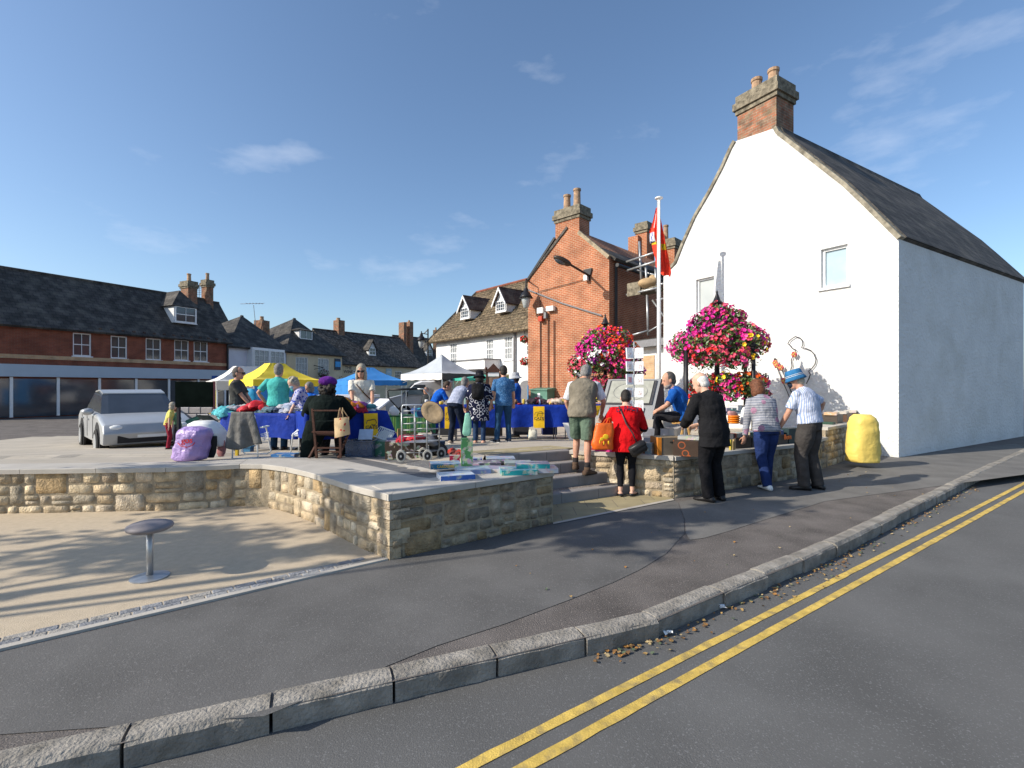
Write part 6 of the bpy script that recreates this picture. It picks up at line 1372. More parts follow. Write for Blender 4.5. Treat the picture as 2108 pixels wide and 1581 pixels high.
# ------------------------------------------------------------------ vehicles
def van(label, cen, yaw, m):
    """a panel van, nose along -x of its own frame"""
    root = thing('van', cen, label, 'van'); M = rotz(yaw); c = V(cen); T = lambda x, y, z: c + M @ V((x, y, z))
    prof = [(-2.4, .35), (-2.42, .75), (-2.25, 1.0), (-1.65, 1.15), (-1.05, 1.72), (-.7, 1.86), (2.35, 1.88), (2.45, 1.7), (2.45, .35)]
    mb = MB(); n = len(prof); W_ = .92
    secs = [(-W_, .93), (-W_ * .97, 1), (W_ * .97, 1), (W_, .93)]
    vs = []
    for (y, k) in ((-W_, 0), (-W_ + .08, 1), (W_ - .08, 1), (W_, 0)):
        for (x, z) in prof:
            zz = z if z < 1.2 else (z - (.06 if not k else 0)); yy = y * (1 if z < 1.1 else .93); vs.append(T(x, yy, zz))
    fs = [(s_ * n + i, s_ * n + (i + 1) % n, (s_ + 1) * n + (i + 1) % n, (s_ + 1) * n + i) for s_ in range(3) for i in range(n)] + [tuple(range(n)), tuple(3 * n + i for i in range(n))]
    mb.add(vs, fs); mb.build('body', m, root)
    g = MB(); g.prism([T(-1.66, -.8, 1.17), T(-1.66, .8, 1.17), T(-1.08, .76, 1.72), T(-1.08, -.76, 1.72)], M @ V((-.03, 0, .02))); g.build('windscreen', M_glass, root)
    for q in (-1, 1):
        g = MB(); g.prism([T(-1.5, q * .90, 1.18), T(-.55, q * .93, 1.18), T(-.55, q * .88, 1.66), T(-1.08, q * .88, 1.66)], M @ V((0, q * .025, 0))); g.build('side_window', M_glass, root)
        g = MB(); g.box(T(-1.45, q * 1.02, 1.22), (.12, .2, .24), yaw); g.build('mirror', M_black, root)
        for x in (-1.55, 1.55):
            g = MB(); g.rings([(T(x, q * (.93 - d), .34), M @ V((1, 0, 0)), V((0, 0, 1)), .34 * k, .34 * k) for d, k in ((.2, 1), (0, 1), (-.02, .9), (-.02, .5))], 22); w = g.build('wheel', M_rubber, root)
            g = MB(); g.rings([(T(x, q * (.945 + d), .34), M @ V((1, 0, 0)), V((0, 0, 1)), k, k) for d, k in ((-.02, .19), (.01, .19), (.015, .05))], 16); g.build('rim', M_alu, w)
    return root
van('white panel van parked between the blue and the white gazebos', (-3.9, 24.6, .01), .25, mat('van_white', (.66, .66, .68), .3, .03, 3, spec=.5))
def car(label, cen, yaw, m):
    root = thing('car', cen, label, 'car'); M = rotz(yaw); c = V(cen); T = lambda x, y, z: c + M @ V((x, y, z))
    for q in (-1, 1):
        for x in (-.62, .32, 1.25): g = MB(); g.box(T(x, q * .842, .62), (.012, .012, .52), yaw); g.build('door_seam', M_black, root)
        for x in (.1, 1.0): g = MB(); g.box(T(x, q * .855, .78), (.16, .03, .03), yaw); g.build('door_handle', m, root)
        g = MB(); g.ell(T(-.62, q * .93, .98), (.10, .12, .08), M, 12, 7); g.build('mirror', m, root, smooth=True)
    g = MB(); g.box(T(-2.10, 0, .42), (.06, 1.2, .16), yaw); g.build('grille', M_black, root)
    g = MB(); g.box(T(-2.14, 0, .50), (.02, .52, .11), yaw); g.build('number_plate', M_offwhite, root)
    low = [(-2.05, .30), (-2.12, .55), (-2.0, .70), (-1.3, .86), (-.7, .90), (.9, .94), (1.75, .92), (2.05, .80), (2.1, .5), (2.02, .28)]
    def wheel_cut(): pass
    mb = MB(); vs = []; n = len(low)
    for (y, s_) in ((-.84, .0), (-.80, .04), (-.4, .05), (.4, .05), (.80, .04), (.84, 0)):
        for x, z in low: vs.append(T(x * (1 + (0 if abs(y) > .5 else .02)), y, z + (s_ if z > .6 else 0)))
    fs = [(a * n + i, a * n + (i + 1) % n, (a + 1) * n + (i + 1) % n, (a + 1) * n + i) for a in range(5) for i in range(n)] + [tuple(range(n)), tuple(5 * n + i for i in range(n))]
    mb.add(vs, fs); bo = mb.build('body', m, root, smooth=True); sb_ = bo.modifiers.new('bevel', 'BEVEL'); sb_.width = .05; sb_.segments = 3; sb_.limit_method = 'ANGLE'
    rf = [(-.95, .90), (-.25, 1.36), (.2, 1.44), (.9, 1.40), (1.65, .93)]
    g = MB(); vs = []
    for y, s_ in ((-.74, 0), (-.6, 1), (.6, 1), (.74, 0)):
        for x, z in rf: vs.append(T(x, y * (1 if z < 1 else .86), z + .02 * s_))
    n = len(rf); g.add(vs, [(a * n + i, a * n + i + 1, (a + 1) * n + i + 1, (a + 1) * n + i) for a in range(3) for i in range(n - 1)] + [tuple(range(n)), tuple(3 * n + i for i in range(n))]); g.build('window_glass', M_glass, root)
    g = MB(); g.prism([T(-.25, -.62, 1.375), T(.2, -.62, 1.455), T(.9, -.62, 1.42), T(.9, .62, 1.42), T(.2, .62, 1.455), T(-.25, .62, 1.375)], (0, 0, .03)); g.build('roof', m, root)
    for q in (-1, 1):
        for x in (-1.3, 1.3):
            g = MB(); g.rings([(T(x, q * .80, .36), M @ V((1, 0, 0)), V((0, 0, 1)), .41, .41), (T(x, q * .846, .36), M @ V((1, 0, 0)), V((0, 0, 1)), .41, .41)], 24); g.build('wheel_arch', M_black, root)
            g = MB(); g.rings([(T(x, q * (.87 - d), .31), M @ V((1, 0, 0)), V((0, 0, 1)), .31 * kk, .31 * kk) for d, kk in ((.2, 1), (0, 1), (-.015, .9), (-.015, .5))], 22); w = g.build('wheel', M_rubber, root)
            g = MB(); g.rings([(T(x, q * (.885 + d), .31), M @ V((1, 0, 0)), V((0, 0, 1)), kk, kk) for d, kk in ((-.02, .2), (.005, .2), (.01, .05))], 16); g.build('rim', M_alu, w)
        g = MB(); g.ell(T(-1.98, q * .6, .66), (.12, .17, .08), M, 12, 6); g.build('headlight', M_offwhite, root, smooth=True)
        g = MB(); g.ell(T(2.02, q * .66, .72), (.1, .13, .1), M, 12, 6); g.build('tail_light', mat('tail_red', (.4, .01, .01), .3), root, smooth=True)
    return root
car('silver grey car parked at the left edge behind the purple bag', (-9.6, 12.3, .03), math.pi - .75, mat('car_silver', (.42, .43, .44), .3, .04, 3, spec=.6, metal=.3))
0 and car('blue hatchback parked in front of the red brick shop', (-13.3, 17.5, .01), math.pi - .1, mat('car_blue', (.10, .16, .26), .3, .04, 3, spec=.6, metal=.2))
# pale blocks stacked behind the sign
mb = MB(); r = random.Random(3); p = P(410, 845, 12.5)
for k in range(6):
    for j in range(6):
        if k > 4 - 0 and j > 3: continue
        mb.box((p.x - .75 + k * .3 + (j % 2) * .1, 12.5, .05 + j * .17 + .08), (.285, .2, .155), 0, 0, r.choice([(.4, .37, .36), (.48, .46, .46), (.36, .32, .3)]), bev=.012)
tag(mb.build('block_stack', M_plain), 'pale concrete block wall seen below the dark sign board', 'block wall')
# ------------------------------------------------------------------ flower towers
def flowers_mesh(rr, clumps, nl, nf):
    leaf = MB(); fl = MB()
    tot = sum(c[3] * c[5] for c in clumps)
    for (x, y, z, rx, ry, rz, cols, dens) in clumps:
        k = rx * rz / tot
        for _ in range(int(nl * k)):
            a = rr.uniform(0, 6.283); t = rr.uniform(-1, 1); q = math.sqrt(1 - t * t); d = V((q * math.cos(a), q * math.sin(a), t)); r = rr.uniform(.45, 1.0) ** .6
            r *= 1 + .18 * noise.noise(d * 3 + V((x * 5, y, z)))
            p = V((x + d.x * rx * r, y + d.y * ry * r, z + d.z * rz * r)); s = rr.uniform(.035, .065)
            e1 = V((rr.gauss(0, 1), rr.gauss(0, 1), rr.gauss(0, 1))).normalized(); e2 = e1.cross(V((rr.gauss(0, 1), rr.gauss(0, 1), rr.gauss(0, 1)))).normalized()
            c = rr.choice([(.07, .13, .03), (.11, .18, .045), (.05, .09, .025), (.16, .21, .07), (.20, .24, .15)])
            leaf.add([p - e1 * s, p + e2 * s * .5, p + e1 * s, p - e2 * s * .5], [(0, 1, 2, 3)], 0, c)
        for _ in range(int(nf * k * dens)):
            a = rr.uniform(0, 6.283); t = rr.uniform(-.75, 1); q = math.sqrt(1 - t * t); d = V((q * math.cos(a), q * math.sin(a), t))
            n_ = noise.noise(V((d.x * 2.3 + x * 3, d.y * 2.3 + y, d.z * 2.3 + z)))
            if n_ < -.02: continue
            r = rr.uniform(.92, 1.10) * (1 + .18 * noise.noise(d * 3 + V((x * 5, y, z))))
            p = V((x + d.x * rx * r, y + d.y * ry * r, z + d.z * rz * r)); s = rr.uniform(.034, .05)
            e = (d + V((rr.gauss(0, .35), rr.gauss(0, .35), rr.gauss(0, .35) - .1))).normalized(); X_ = e.orthogonal().normalized(); Y_ = e.cross(X_)
            ci = int((noise.noise(V((d.x * 1.6 + x * 2, d.y * 1.6, d.z * 1.6 + 7))) * .9 + .5) * len(cols)); ci = min(max(ci, 0), len(cols) - 1)
            ci = ci if n_ > .12 else 0
            if rr.random() < .06: ci = rr.randrange(len(cols))
            c = V(cols[ci]) * rr.uniform(.75, 1.15); vs = [p + e * -.006] + [p + (X_ * math.cos(w_ * 1.2566) + Y_ * math.sin(w_ * 1.2566)) * s * rr.uniform(.85, 1.1) + e * .014 for w_ in range(5)]
            k0 = len(fl.f); fl.add(vs, [(0, i + 1, (i + 1) % 5 + 1) for i in range(5)], 0, tuple(c))
    return leaf, fl
M_leaf = mat('foliage', (.1, .15, .04), .6, .1, 5, attr=True); M_petal = mat('petals', (.5, .5, .5), .55, .05, 5, attr=True)
MAG, PNK, RED, ORG, YEL, WHT, PUR, COR = (.72, .02, .30), (.85, .10, .34), (.75, .03, .03), (.88, .15, .02), (.9, .6, .03), (.8, .78, .76), (.42, .03, .32), (.85, .10, .18)
def tower(label, u, Y, seed, top, mid, low, Z=0.0, sc=1.0):
    rr = random.Random(seed); x0 = (u - CX) / F * Y; base = V((x0, Y, pz(x0, Y))); root = thing('flower_tower', base, label, 'flower display', 'tiered flower towers')
    def post(x, y, z0, z1, r=.04, nm='post'):
        m = MB(); m.tube([base + V((x, y, z0)), base + V((x, y, z1))], r, 10); return m.build(nm, M_black, root, smooth=True)
    H = CH + (HZ - top) / F * Y - base.z
    post(0, 0, 0, H - .25, .06)
    m = MB(); m.lathe(base + V((0, 0, H - .32)), [(.06, 0), (.12, .02), (.13, .05), (.09, .09), (.05, .20), (.02, .28), (.03, .30), (.001, .36)], 14); m.build('finial', M_black, root, smooth=True)
    for q in range(4):
        a = q * math.pi / 2 + .5; hp_ = H - (1.05 if q == 0 else 1.4); post(math.cos(a) * 1.02, math.sin(a) * .9, 0, hp_, .045)
        m = MB(); m.lathe(base + V((math.cos(a) * 1.02, math.sin(a) * .9, hp_)), [(.05, 0), (.08, .02), (.08, .05), (.02, .1)], 10); m.build('post_cap', M_black, root)
    for z, r in ((H - 1.42, .9), (H - 2.3, .75), (H - .85, .3)):
        m = MB(); m.tube([base + V((math.cos(i * .3927) * r, math.sin(i * .3927) * r * .9, z)) for i in range(17)], .02, 6); m.build('hoop', M_black, root, smooth=True)
        for i in range(4):
            a = i * math.pi / 2 + .5; m = MB(); m.tube([base + V((0, 0, z)), base + V((math.cos(a) * r, math.sin(a) * r * .9, z))], .015, 5); m.build('arm', M_black, root)
    B = base
    T_ = [(B.x, B.y, B.z + H - .62, .42, .42, .34, top_c, 1.3) for top_c in [top_cols(mid, 0)]]
    cl1 = [(B.x + sx, B.y + sy, B.z + H - .70 + sz, r * 1.2, r * 1.2, r * 1.2, cols, 1.25) for sx, sy, sz, r, cols in mid[0]]
    cl2 = [(B.x + sx, B.y + sy, B.z + H - 1.30 + sz, r * 1.12, r * 1.12, r * 1.05, cols, 1.25) for sx, sy, sz, r, cols in mid[1]]
    cl3 = [(B.x + sx, B.y + sy, B.z + H - 2.25 + sz, r, r, r * .75, cols, 1.15) for sx, sy, sz, r, cols in low]
    for nm, cl, nl, nf in (('top_tier', cl1, 2300, 1700), ('middle_tier', cl2, 4600, 2900), ('lower_tier', cl3, 3000, 1500)):
        l, f = flowers_mesh(rr, cl, nl, nf); o = l.build('foliage', M_leaf, root, recalc=False); f.build('flowers', M_petal, root, recalc=False)
    # trailing stems between the tiers
    l = MB()
    for q in range(9):
        a = rr.uniform(0, 6.28); r = rr.uniform(.4, .95); x, y = B.x + math.cos(a) * r, B.y + math.sin(a) * r * .9
        for k in range(110):
            z = B.z + H - 1.5 - k * .0085; p = V((x + rr.gauss(0, .06), y + rr.gauss(0, .06), z)); s = rr.uniform(.015, .035); e1 = V((rr.gauss(0, 1), rr.gauss(0, 1), rr.gauss(0, 1))).normalized(); e2 = e1.orthogonal().normalized()
            l.add([p - e1 * s, p + e2 * s * .5, p + e1 * s, p - e2 * s * .5], [(0, 1, 2, 3)], 0, rr.choice([(.10, .15, .05), (.16, .2, .09), (.22, .26, .15)]))
    l.build('trailing_leaves', M_leaf, root, recalc=False)
    return root
def top_cols(a, b): return [RED]
tower('large flower tower of magenta and pink petunias in front of the white gable house', 1476, 11.74, 5, 600, [
    [(0, 0, .05, .30, [COR, PNK, RED]), (-.22, -.1, -.18, .38, [MAG, MAG, PNK]), (.22, -.1, -.12, .36, [MAG, COR, PNK]), (-.42, 0, -.32, .26, [PUR, MAG]), (.48, .1, -.25, .26, [COR, MAG])],
    [(-.72, -.2, -.12, .34, [MAG, PNK, RED]), (-.42, -.5, -.2, .38, [COR, RED, PNK]), (-.02, -.5, .12, .30, [COR, MAG]), (.38, -.5, .02, .42, [MAG, PNK, YEL, COR]), (.85, -.1, .06, .30, [COR, WHT, PNK]), (.1, .6, 0, .5, [MAG]), (-.5, .6, 0, .4, [PNK]), (.62, .4, 0, .4, [PNK, WHT]), (.15, -.62, -.32, .28, [COR, PNK])],
    None], [(-.45, -.3, .0, .32, [RED, RED, WHT]), (-.05, -.55, .12, .2, [YEL, WHT, MAG]), (.12, -.5, .0, .28, [MAG, PNK, RED]), (.45, -.55, .0, .38, [ORG, ORG, RED]), (.85, -.2, .08, .28, [PNK, MAG, WHT]), (.78, -.5, -.28, .24, [WHT, COR, PNK]), (.1, -.6, -.25, .2, [MAG, PNK]), (-.6, -.2, -.4, .25, [RED]), (.2, .5, 0, .4, [PNK])])
tower('smaller looking flower tower of mixed blooms in front of the orange brick gable', 1246, 14.9, 9, 648, [
    [(0, 0, .0, .30, [RED, PNK, ORG]), (-.3, -.1, -.20, .36, [MAG, YEL, MAG]), (.3, -.1, -.22, .42, [RED, ORG, PUR]), (-.55, -.1, -.38, .3, [MAG, MAG])],
    [(-.45, -.35, .15, .36, [MAG, MAG, PNK]), (-.75, -.3, -.3, .36, [COR, WHT, RED]), (-.3, -.6, -.1, .36, [WHT, PUR, COR]), (.15, -.5, -.05, .42, [MAG, RED, ORG]), (.62, -.2, .1, .34, [ORG, RED, COR]), (.35, -.6, -.35, .34, [MAG, COR, MAG]), (.8, .1, -.2, .3, [PUR, PNK]), (0, .6, 0, .5, [MAG]), (1.05, .1, -.42, .18, [PUR, MAG])],
    None], [(-.2, -.3, .12, .36, [COR, PNK, WHT]), (.2, -.4, .0, .36, [RED, PNK]), (-.25, -.4, -.35, .28, [YEL, YEL, PUR]), (.3, -.4, -.45, .36, [RED, RED, COR]), (.2, -.45, -.85, .3, [RED, ORG, RED]), (-.35, -.4, -.75, .2, [MAG]), (.5, 0, -.2, .3, [PNK, WHT])])
def basket(label, p, r, cols, seed, n=260):
    rr = random.Random(seed); root = thing('hanging_basket', p, label, 'hanging basket'); p = V(p)
    l, f = flowers_mesh(rr, [(p.x, p.y, p.z, r, r, r * .8, cols, 1)], n, n * .7); l.build('foliage', M_leaf, root, recalc=False); f.build('flowers', M_petal, root, recalc=False)
    m = MB(); m.lathe(p - V((0, 0, r * .7)), [(.02, 0), (r * .5, r * .2), (r * .6, r * .5)], 12); m.build('bowl', M_black, root); m = MB(); m.tube([p, p + V((0, 0, r * 1.8))], .012, 5); m.build('chain', M_black, root)
DKR = (.12, .01, .03)
basket('dark red hanging basket on the cream house wall', pC.px(657, 770, .5), .5, [DKR, (.2, .03, .08)], 3)
mb = MB(); mb.tube([pC.px(646, 752, .02), pC.px(657, 757, .5)], .03, 5); mb.tube([pC.px(646, 760, .02), pC.px(657, 757, .5)], .02, 5); tag(mb.build('bracket', M_black), 'iron bracket holding the basket on the cream house', 'bracket')
basket('window basket of red flowers at the right end of the white inn', pE.px(1089, 700, .35), .26, [RED, RED], 4)
basket('small red flower basket low on the white inn wall by the brick corner', pE.px(1090, 745, .35), .3, [RED, COR], 5)
basket('dark planted basket beside the blue gazebo', pD.px(690, 783, .4), .6, [DKR, (.1, .02, .02)], 6)

# ------------------------------------------------------------------ flagpole, monument, cards, signs
x, y = .3025 * 13.88, 13.88; zb = pz(x, y); zt = CH + (HZ - 409) / F * y
fp = thing('flagpole', (x, y, zb), 'tall white flagpole in front of the white gable house', 'flagpole')
mb = MB(); mb.tube([V((x, y, zb)), V((x, y, zb + 3)), V((x, y, zt))], 0, 14, rs=[.062, .058, .040]); mb.build('pole', M_offwhite, fp, smooth=True)
mb = MB(); mb.lathe((x, y, zt), [(.04, -.06), (.05, -.02), (.11, 0), (.11, .03), (.07, .05)], 16); mb.build('finial', M_offwhite, fp)
mb = MB(); mb.tube([V((x - .07, y - .02, 1.6)), V((x - .06, y - .02, zt - .05))], .006, 4); mb.build('halyard', M_greyplastic, fp)
mb = MB(); zt2 = CH + (HZ - 424) / F * y; zb2 = CH + (HZ - 572) / F * y; nu, nv = 26, 34; vs = []
for j in range(nv + 1):
    t = j / nv; wR = (.02 + .38 * t ** .9) * (1 if t < .93 else 1 - (t - .93) * 2.2); wL = .05 + .16 * math.sin(math.pi * min(1, t * 1.15)) ** 1.2 * (1 - .15 * math.sin(t * 13))
    for i in range(nu + 1):
        a = i / nu; xx = -wL + (wL + wR) * a; fold = math.sin(a * 17 + t * 1.5) * .035 * min(1, t * 3 + .1) + math.sin(a * 7 + t * 4) * .04
        zz = zt2 + (zb2 - zt2) * (t * (1 - .16 * (1 - a) * (t > .5)) ) + (.05 * math.sin(a * 9)) * t
        vs.append(V((x + xx, y + .12 + fold, zz)))
fs = []; cs = []
for j in range(nv):
    for i in range(nu):
        a, t = (i + .5) / nu, (j + .5) / nv; c = (.92, .055, .025)
        if a < .42 and a < .3 and .34 < t < .52: c = (.62, .62, .66) if (i + j // 2) % 5 else (.08, .10, .4)
        if a < .40 and .56 < t < .62: c = (.65, .42, .02)
        if a < .3 and t < .3 and i % 5 == 1: c = (.6, .6, .62)
        if .62 < a < .98 and .52 < t < .62 and abs(t - .57 + (a - .8) * .06) < .045: c = (.70, .50, .02)
        if .5 < a < .68 and .36 < t < .5: c = (.70, .48, .02)
        if .74 < a < .80 and .555 < t < .585: c = (.08, .15, .05)
        fs.append((j * (nu + 1) + i, j * (nu + 1) + i + 1, (j + 1) * (nu + 1) + i + 1, (j + 1) * (nu + 1) + i)); cs.append(c)
n0 = len(vs); vs2 = vs + [v + V((0, .006, 0)) for v in vs]; mb.add(vs2, fs); mb.add(vs2, [tuple(n0 + q for q in reversed(f)) for f in fs])
mb.c = cs + cs; fg = mb.build('flag', M_fabric, None, smooth=True, recalc=False); tag(fg, 'red flag with yellow emblem and white part hanging on the white pole', 'flag')

mon = thing('monument', (2.7, 10.7, .6), 'grey granite wedge shaped memorial block with a round engraved plaque', 'monument')
wd = V((-.93, .36, 0)); A0 = P(1342, 863, 10.2); A1 = P(1369, 863, 10.75); B1 = P(1366, 781, 10.72); B0 = P(1361, 780, 10.6); A1.z = A0.z; B1.z = B0.z
mb = MB(); mb.add([A0, A1, B1, B0] + [p + wd * 1.15 for p in (A0, A1, B1, B0)], [(0, 1, 2, 3), (7, 6, 5, 4), (1, 5, 6, 2), (0, 4, 5, 1)], 0); mb.add([A0, B0, A0 + wd * 1.15, B0 + wd * 1.15], [(0, 1, 3, 2)], 1); mb.add([B0, B1, B1 + wd * 1.15, B0 + wd * 1.15], [(0, 1, 2, 3)], 1)
mb.build('block', [M_graniteblk, M_granitegrey], mon)
up = (B0 - A0).normalized(); L_ = (B0 - A0).length; nr = wd.cross(up).normalized()
if nr.y > 0: nr = -nr
def onM(s, t, o=0): return A0 + wd * s + up * (L_ * t) + nr * o
mb = MB(); mb.prism([onM(.07, .34, .002), onM(1.08, .34, .002), onM(1.08, .95, .002), onM(.07, .95, .002)], nr * .022); mb.build('plaque_frame', M_graniteblk, mon)
mb = MB(); mb.prism([onM(.13, .37, .026), onM(1.04, .37, .026), onM(1.04, .93, .026), onM(.13, .93, .026)], nr * .012); pq = mb.build('plaque', mat('plaque_stone', (.36, .36, .31), .6, .08, 9, stain=(.26, .26, .22), sscale=8, samt=.5), mon)
mb = MB(); cc = onM(.58, .65, .041); mb.tube([cc + (wd * math.cos(i * .1745) * .36 + up * math.sin(i * .1745) * .22) for i in range(37)], .004, 4); mb.tube([cc + wd * .12 + up * .04, cc + wd * .05 + up * .12, cc - wd * .05 + up * .12, cc - wd * .12 + up * .04, cc + wd * .12 + up * .04], .006, 4); mb.build('engraving', M_greyplastic, pq)

mb = MB(); mb.prism([onM(.2, .08, .002), onM(.95, .08, .002), onM(.95, .26, .002), onM(.2, .26, .002)], nr * .02); p2 = mb.build('plaque_small', M_graniteblk, mon)
for k in range(4):
    mb = MB(); mb.prism([onM(.30, .105 + k * .036, .024), onM(.85 - .08 * (k % 2), .105 + k * .036, .024), onM(.85 - .08 * (k % 2), .12 + k * .036, .024), onM(.30, .12 + k * .036, .024)], nr * .002); mb.build('inscription_line', M_offwhite, p2)
mb = MB(); a = A0 - V((0, 0, .0)); mb.prism([A0 + V((.15, -.25, 0)) , A1 + V((.35, .2, 0)), A1 + wd * 1.5 + V((0, .2, 0)), A0 + wd * 1.3 + V((-.1, -.35, 0))], (0, 0, -.16)); mb.prism([A0 + V((.35, -.5, -.165)), A1 + V((.6, .3, -.165)), A1 + wd * 1.7 + V((0, .3, -.165)), A0 + wd * 1.5 + V((-.2, -.6, -.165))], (0, 0, -.5))
mb.build('plinth', M_coping, mon)
# card spinner
x, y = P(1305, 800, 9.3)[:2]; cr = thing('card_rack', (x, y, pz(x, y)), 'revolving rack of greeting cards beside the flower tower', 'card rack')
mb = MB(); zt = CH + (HZ - 705) / F * y; mb.tube([V((x, y, pz(x, y))), V((x, y, zt))], .013, 8); mb.lathe((x, y, pz(x, y)), [(.22, 0), (.22, .02), (.03, .04)], 16); mb.build('pole', M_alu, cr)
cc_ = [(.78, .76, .78), (.7, .72, .76), (.72, .66, .62), (.75, .75, .78), (.72, .3, .34), (.68, .7, .74), (.55, .38, .33), (.74, .74, .76), (.4, .2, .22), (.7, .72, .75)]
for r_i in range(5):
    for q, (dx, dy) in enumerate(((-.10, -.06), (.10, -.05), (-.05, .11), (.10, .10))):
        z = CH + (HZ - (727 + r_i * 27)) / F * y; M = rotz([.35, -.3, 2.8, -2.6][q]) @ rotx(R(-6)); mb = MB(); c = cc_[(r_i * 2 + q) % 10]
        mb.box(V((x + dx, y + dy, z)), (.135, .035, .20 - .02 * (r_i % 2)), mtx=M, cols=[(.66, .66, .7), (.66, .66, .7), (.8, .8, .82), (.8, .8, .82), (.6, .6, .6), (.8, .8, .8)])
        o = mb.build('card_pocket', M_plain, cr)
        mb = MB(); mb.box(V((x + dx, y + dy, z - .01)) + M @ V((0, -.020, 0)), (.07, .004, .10), mtx=M, c=c); mb.build('card_picture', mat('card_art', (.5, .5, .5), .5, .1, 9, attr=True, kind='blotch', freq=30, size=.4, col2=(.6, .45, .4)), o)
# wire figure on the wall
wf = thing('wire_sculpture', pW.px(1650, 760, .1), 'black wire outline figure with painted flowers fixed to the white wall', 'wire sculpture')
def wire(pts, r=.011, off=.05): m = MB(); m.tube([pW.px(u, v, off) for u, v in pts], r, 6); return m.build('wire', M_black, wf, smooth=True)
wire([(1640, 693), (1633, 697), (1627, 702), (1624, 708.5), (1628, 710), (1630, 713.5), (1634, 718), (1641, 720.5), (1638, 727), (1634, 733), (1631, 742), (1632.5, 754), (1628, 768), (1626, 782), (1628, 800), (1633, 812), (1632, 830)])
wire([(1640, 693), (1649, 696), (1654, 702), (1655, 709), (1652, 716), (1660, 717), (1670, 721), (1678, 729), (1682, 740), (1680, 750), (1674, 758), (1667, 764), (1670, 771), (1668, 778), (1662, 790)])
wire([(1600, 752), (1610, 778), (1620, 800), (1632, 828)]); wire([(1607, 753), (1616, 772), (1622, 788)], .009); wire([(1622, 788), (1632, 790), (1628, 800), (1634, 810)], .009)
wire([(1597, 738), (1599, 746)], .03)
for (u, v) in ((1601, 747), (1604, 752), (1613, 757), (1619, 784), (1640, 730)):
    m = MB(); p = pW.px(u, v, .12)
    for k in range(6): a = k * 1.047; m.ell(p + pW.d * math.cos(a) * .05 + V((0, 0, math.sin(a) * .05)), (.035, .02, .035), n=8, k=5, c=[(.55, .08, .1), (.6, .3, .12)][k % 2])
    m.ell(p + pW.n * .02, (.03, .02, .03), n=8, k=5, c=(.6, .4, .1)); m.build('painted_flower', M_plain, wf, smooth=True)
# dark sign board at the left
pp = PG(368, 942); Y = pp.y
sg = thing('sign_board', pp, 'dark sign board seen from behind on a square post at the left of the plaza', 'sign')
mb = MB(); mb.box((pp.x, Y, (pp.z + P(368, 784, Y).z) / 2), (.035, .05, P(368, 784, Y).z - pp.z)); mb.build('post', M_black, sg)
q0, q1 = P(365, 786, Y), P(443, 838, Y); mb = MB(); mb.box(((q0.x + q1.x) / 2, Y - .04, (q0.z + q1.z) / 2), (q1.x - q0.x, .025, q0.z - q1.z)); mb.build('panel', M_board, sg)
mb = MB(); mb.box((q1.x, Y - .03, (q0.z + q1.z) / 2 - .01), (.03, .04, q0.z - q1.z + .04)); mb.build('edge_post', mat('sign_edge', (.12, .03, .04), .5), sg)
# notice board, cabinet, lamps
x = P(1016, 800, 15).x; nbd = thing('notice_board', (x, 15, pz(x, 15)), 'dark brown wooden notice board with a little pitched roof behind the man in blue', 'notice board')
for dx in (-.2, .2): mb = MB(); mb.box((x + dx, 15, 1.05), (.07, .07, 2.1)); mb.build('post', M_brownwood, nbd)
mb = MB(); mb.prism([V((x - .26, 14.93, 2.03)), V((x + .26, 14.93, 2.03)), V((x, 14.93, 2.30))], (0, .14, 0)); mb.build('gable', M_brownwood, nbd)
mb = MB(); mb.box((x, 15, 1.5), (.36, .05, .8)); mb.build('panel', mat('board_face', (.25, .16, .11), .6, .3, 12), nbd)
mb = MB(); mb.box((x, 14.965, 1.96), (.34, .02, .11)); p_ = mb.build('header', M_offwhite, nbd)
for dx in (-.23, .23): mb = MB(); mb.lathe((x + dx, 15, 2.1), [(.03, 0), (.045, .04), (.03, .08), (.001, .1)], 10); mb.build('finial', M_brownwood, nbd)
c0, c1 = pF.px(1108, 803, .75), pF.px(1151, 835, .75); gc = thing('utility_cabinet', pF.px(1130, 860, .5), 'green metal utility cabinet with a white notice against the orange brick wall', 'cabinet')
s0 = pF.sz(1109, 820)[0]; s1 = pF.sz(1143, 820)[0]; lo, hi = min(s0, s1), max(s0, s1); zt = 1.42
mb = MB(); mb.prism([pF.pt(lo, .03, .05), pF.pt(hi, .03, .05), pF.pt(hi, zt, .05), pF.pt(lo, zt, .05)], pF.n * .5); mb.build('body', M_greencab, gc)
mb = MB(); mb.prism([pF.pt(lo - .04, zt, .03), pF.pt(lo - .04, zt, .6), pF.pt(lo - .04, zt + .05, .6), pF.pt(lo - .04, zt + .12, .03)], pF.d * (hi - lo + .08)); mb.build('lid', M_greencab, gc)
mb = MB(); m_ = (lo + hi) / 2; mb.prism([pF.pt(m_ - .06, zt - .65, .552), pF.pt(m_ + .08, zt - .65, .552), pF.pt(m_ + .08, zt - .12, .552), pF.pt(m_ - .06, zt - .12, .552)], pF.n * .005); mb.build('notice', M_paper, gc)
def lantern(root, p, s=1.0):
    m = MB(); m.lathe(V(p), [(.001, -.42 * s), (.10 * s, -.36 * s), (.16 * s, -.12 * s), (.17 * s, -.02 * s)], 14); m.build('lamp_glass', mat('lamp_glass', (.4, .42, .42), .2, .1, 5, spec=.6), root, smooth=True)
    m = MB(); m.lathe(V(p), [(.26 * s, -.03 * s), (.20 * s, .06 * s), (.14 * s, .18 * s), (.09 * s, .20 * s), (.08 * s, .30 * s), (.03 * s, .36 * s), (.03 * s, .45 * s)], 14); m.build('lamp_hood', M_black, root, smooth=True)
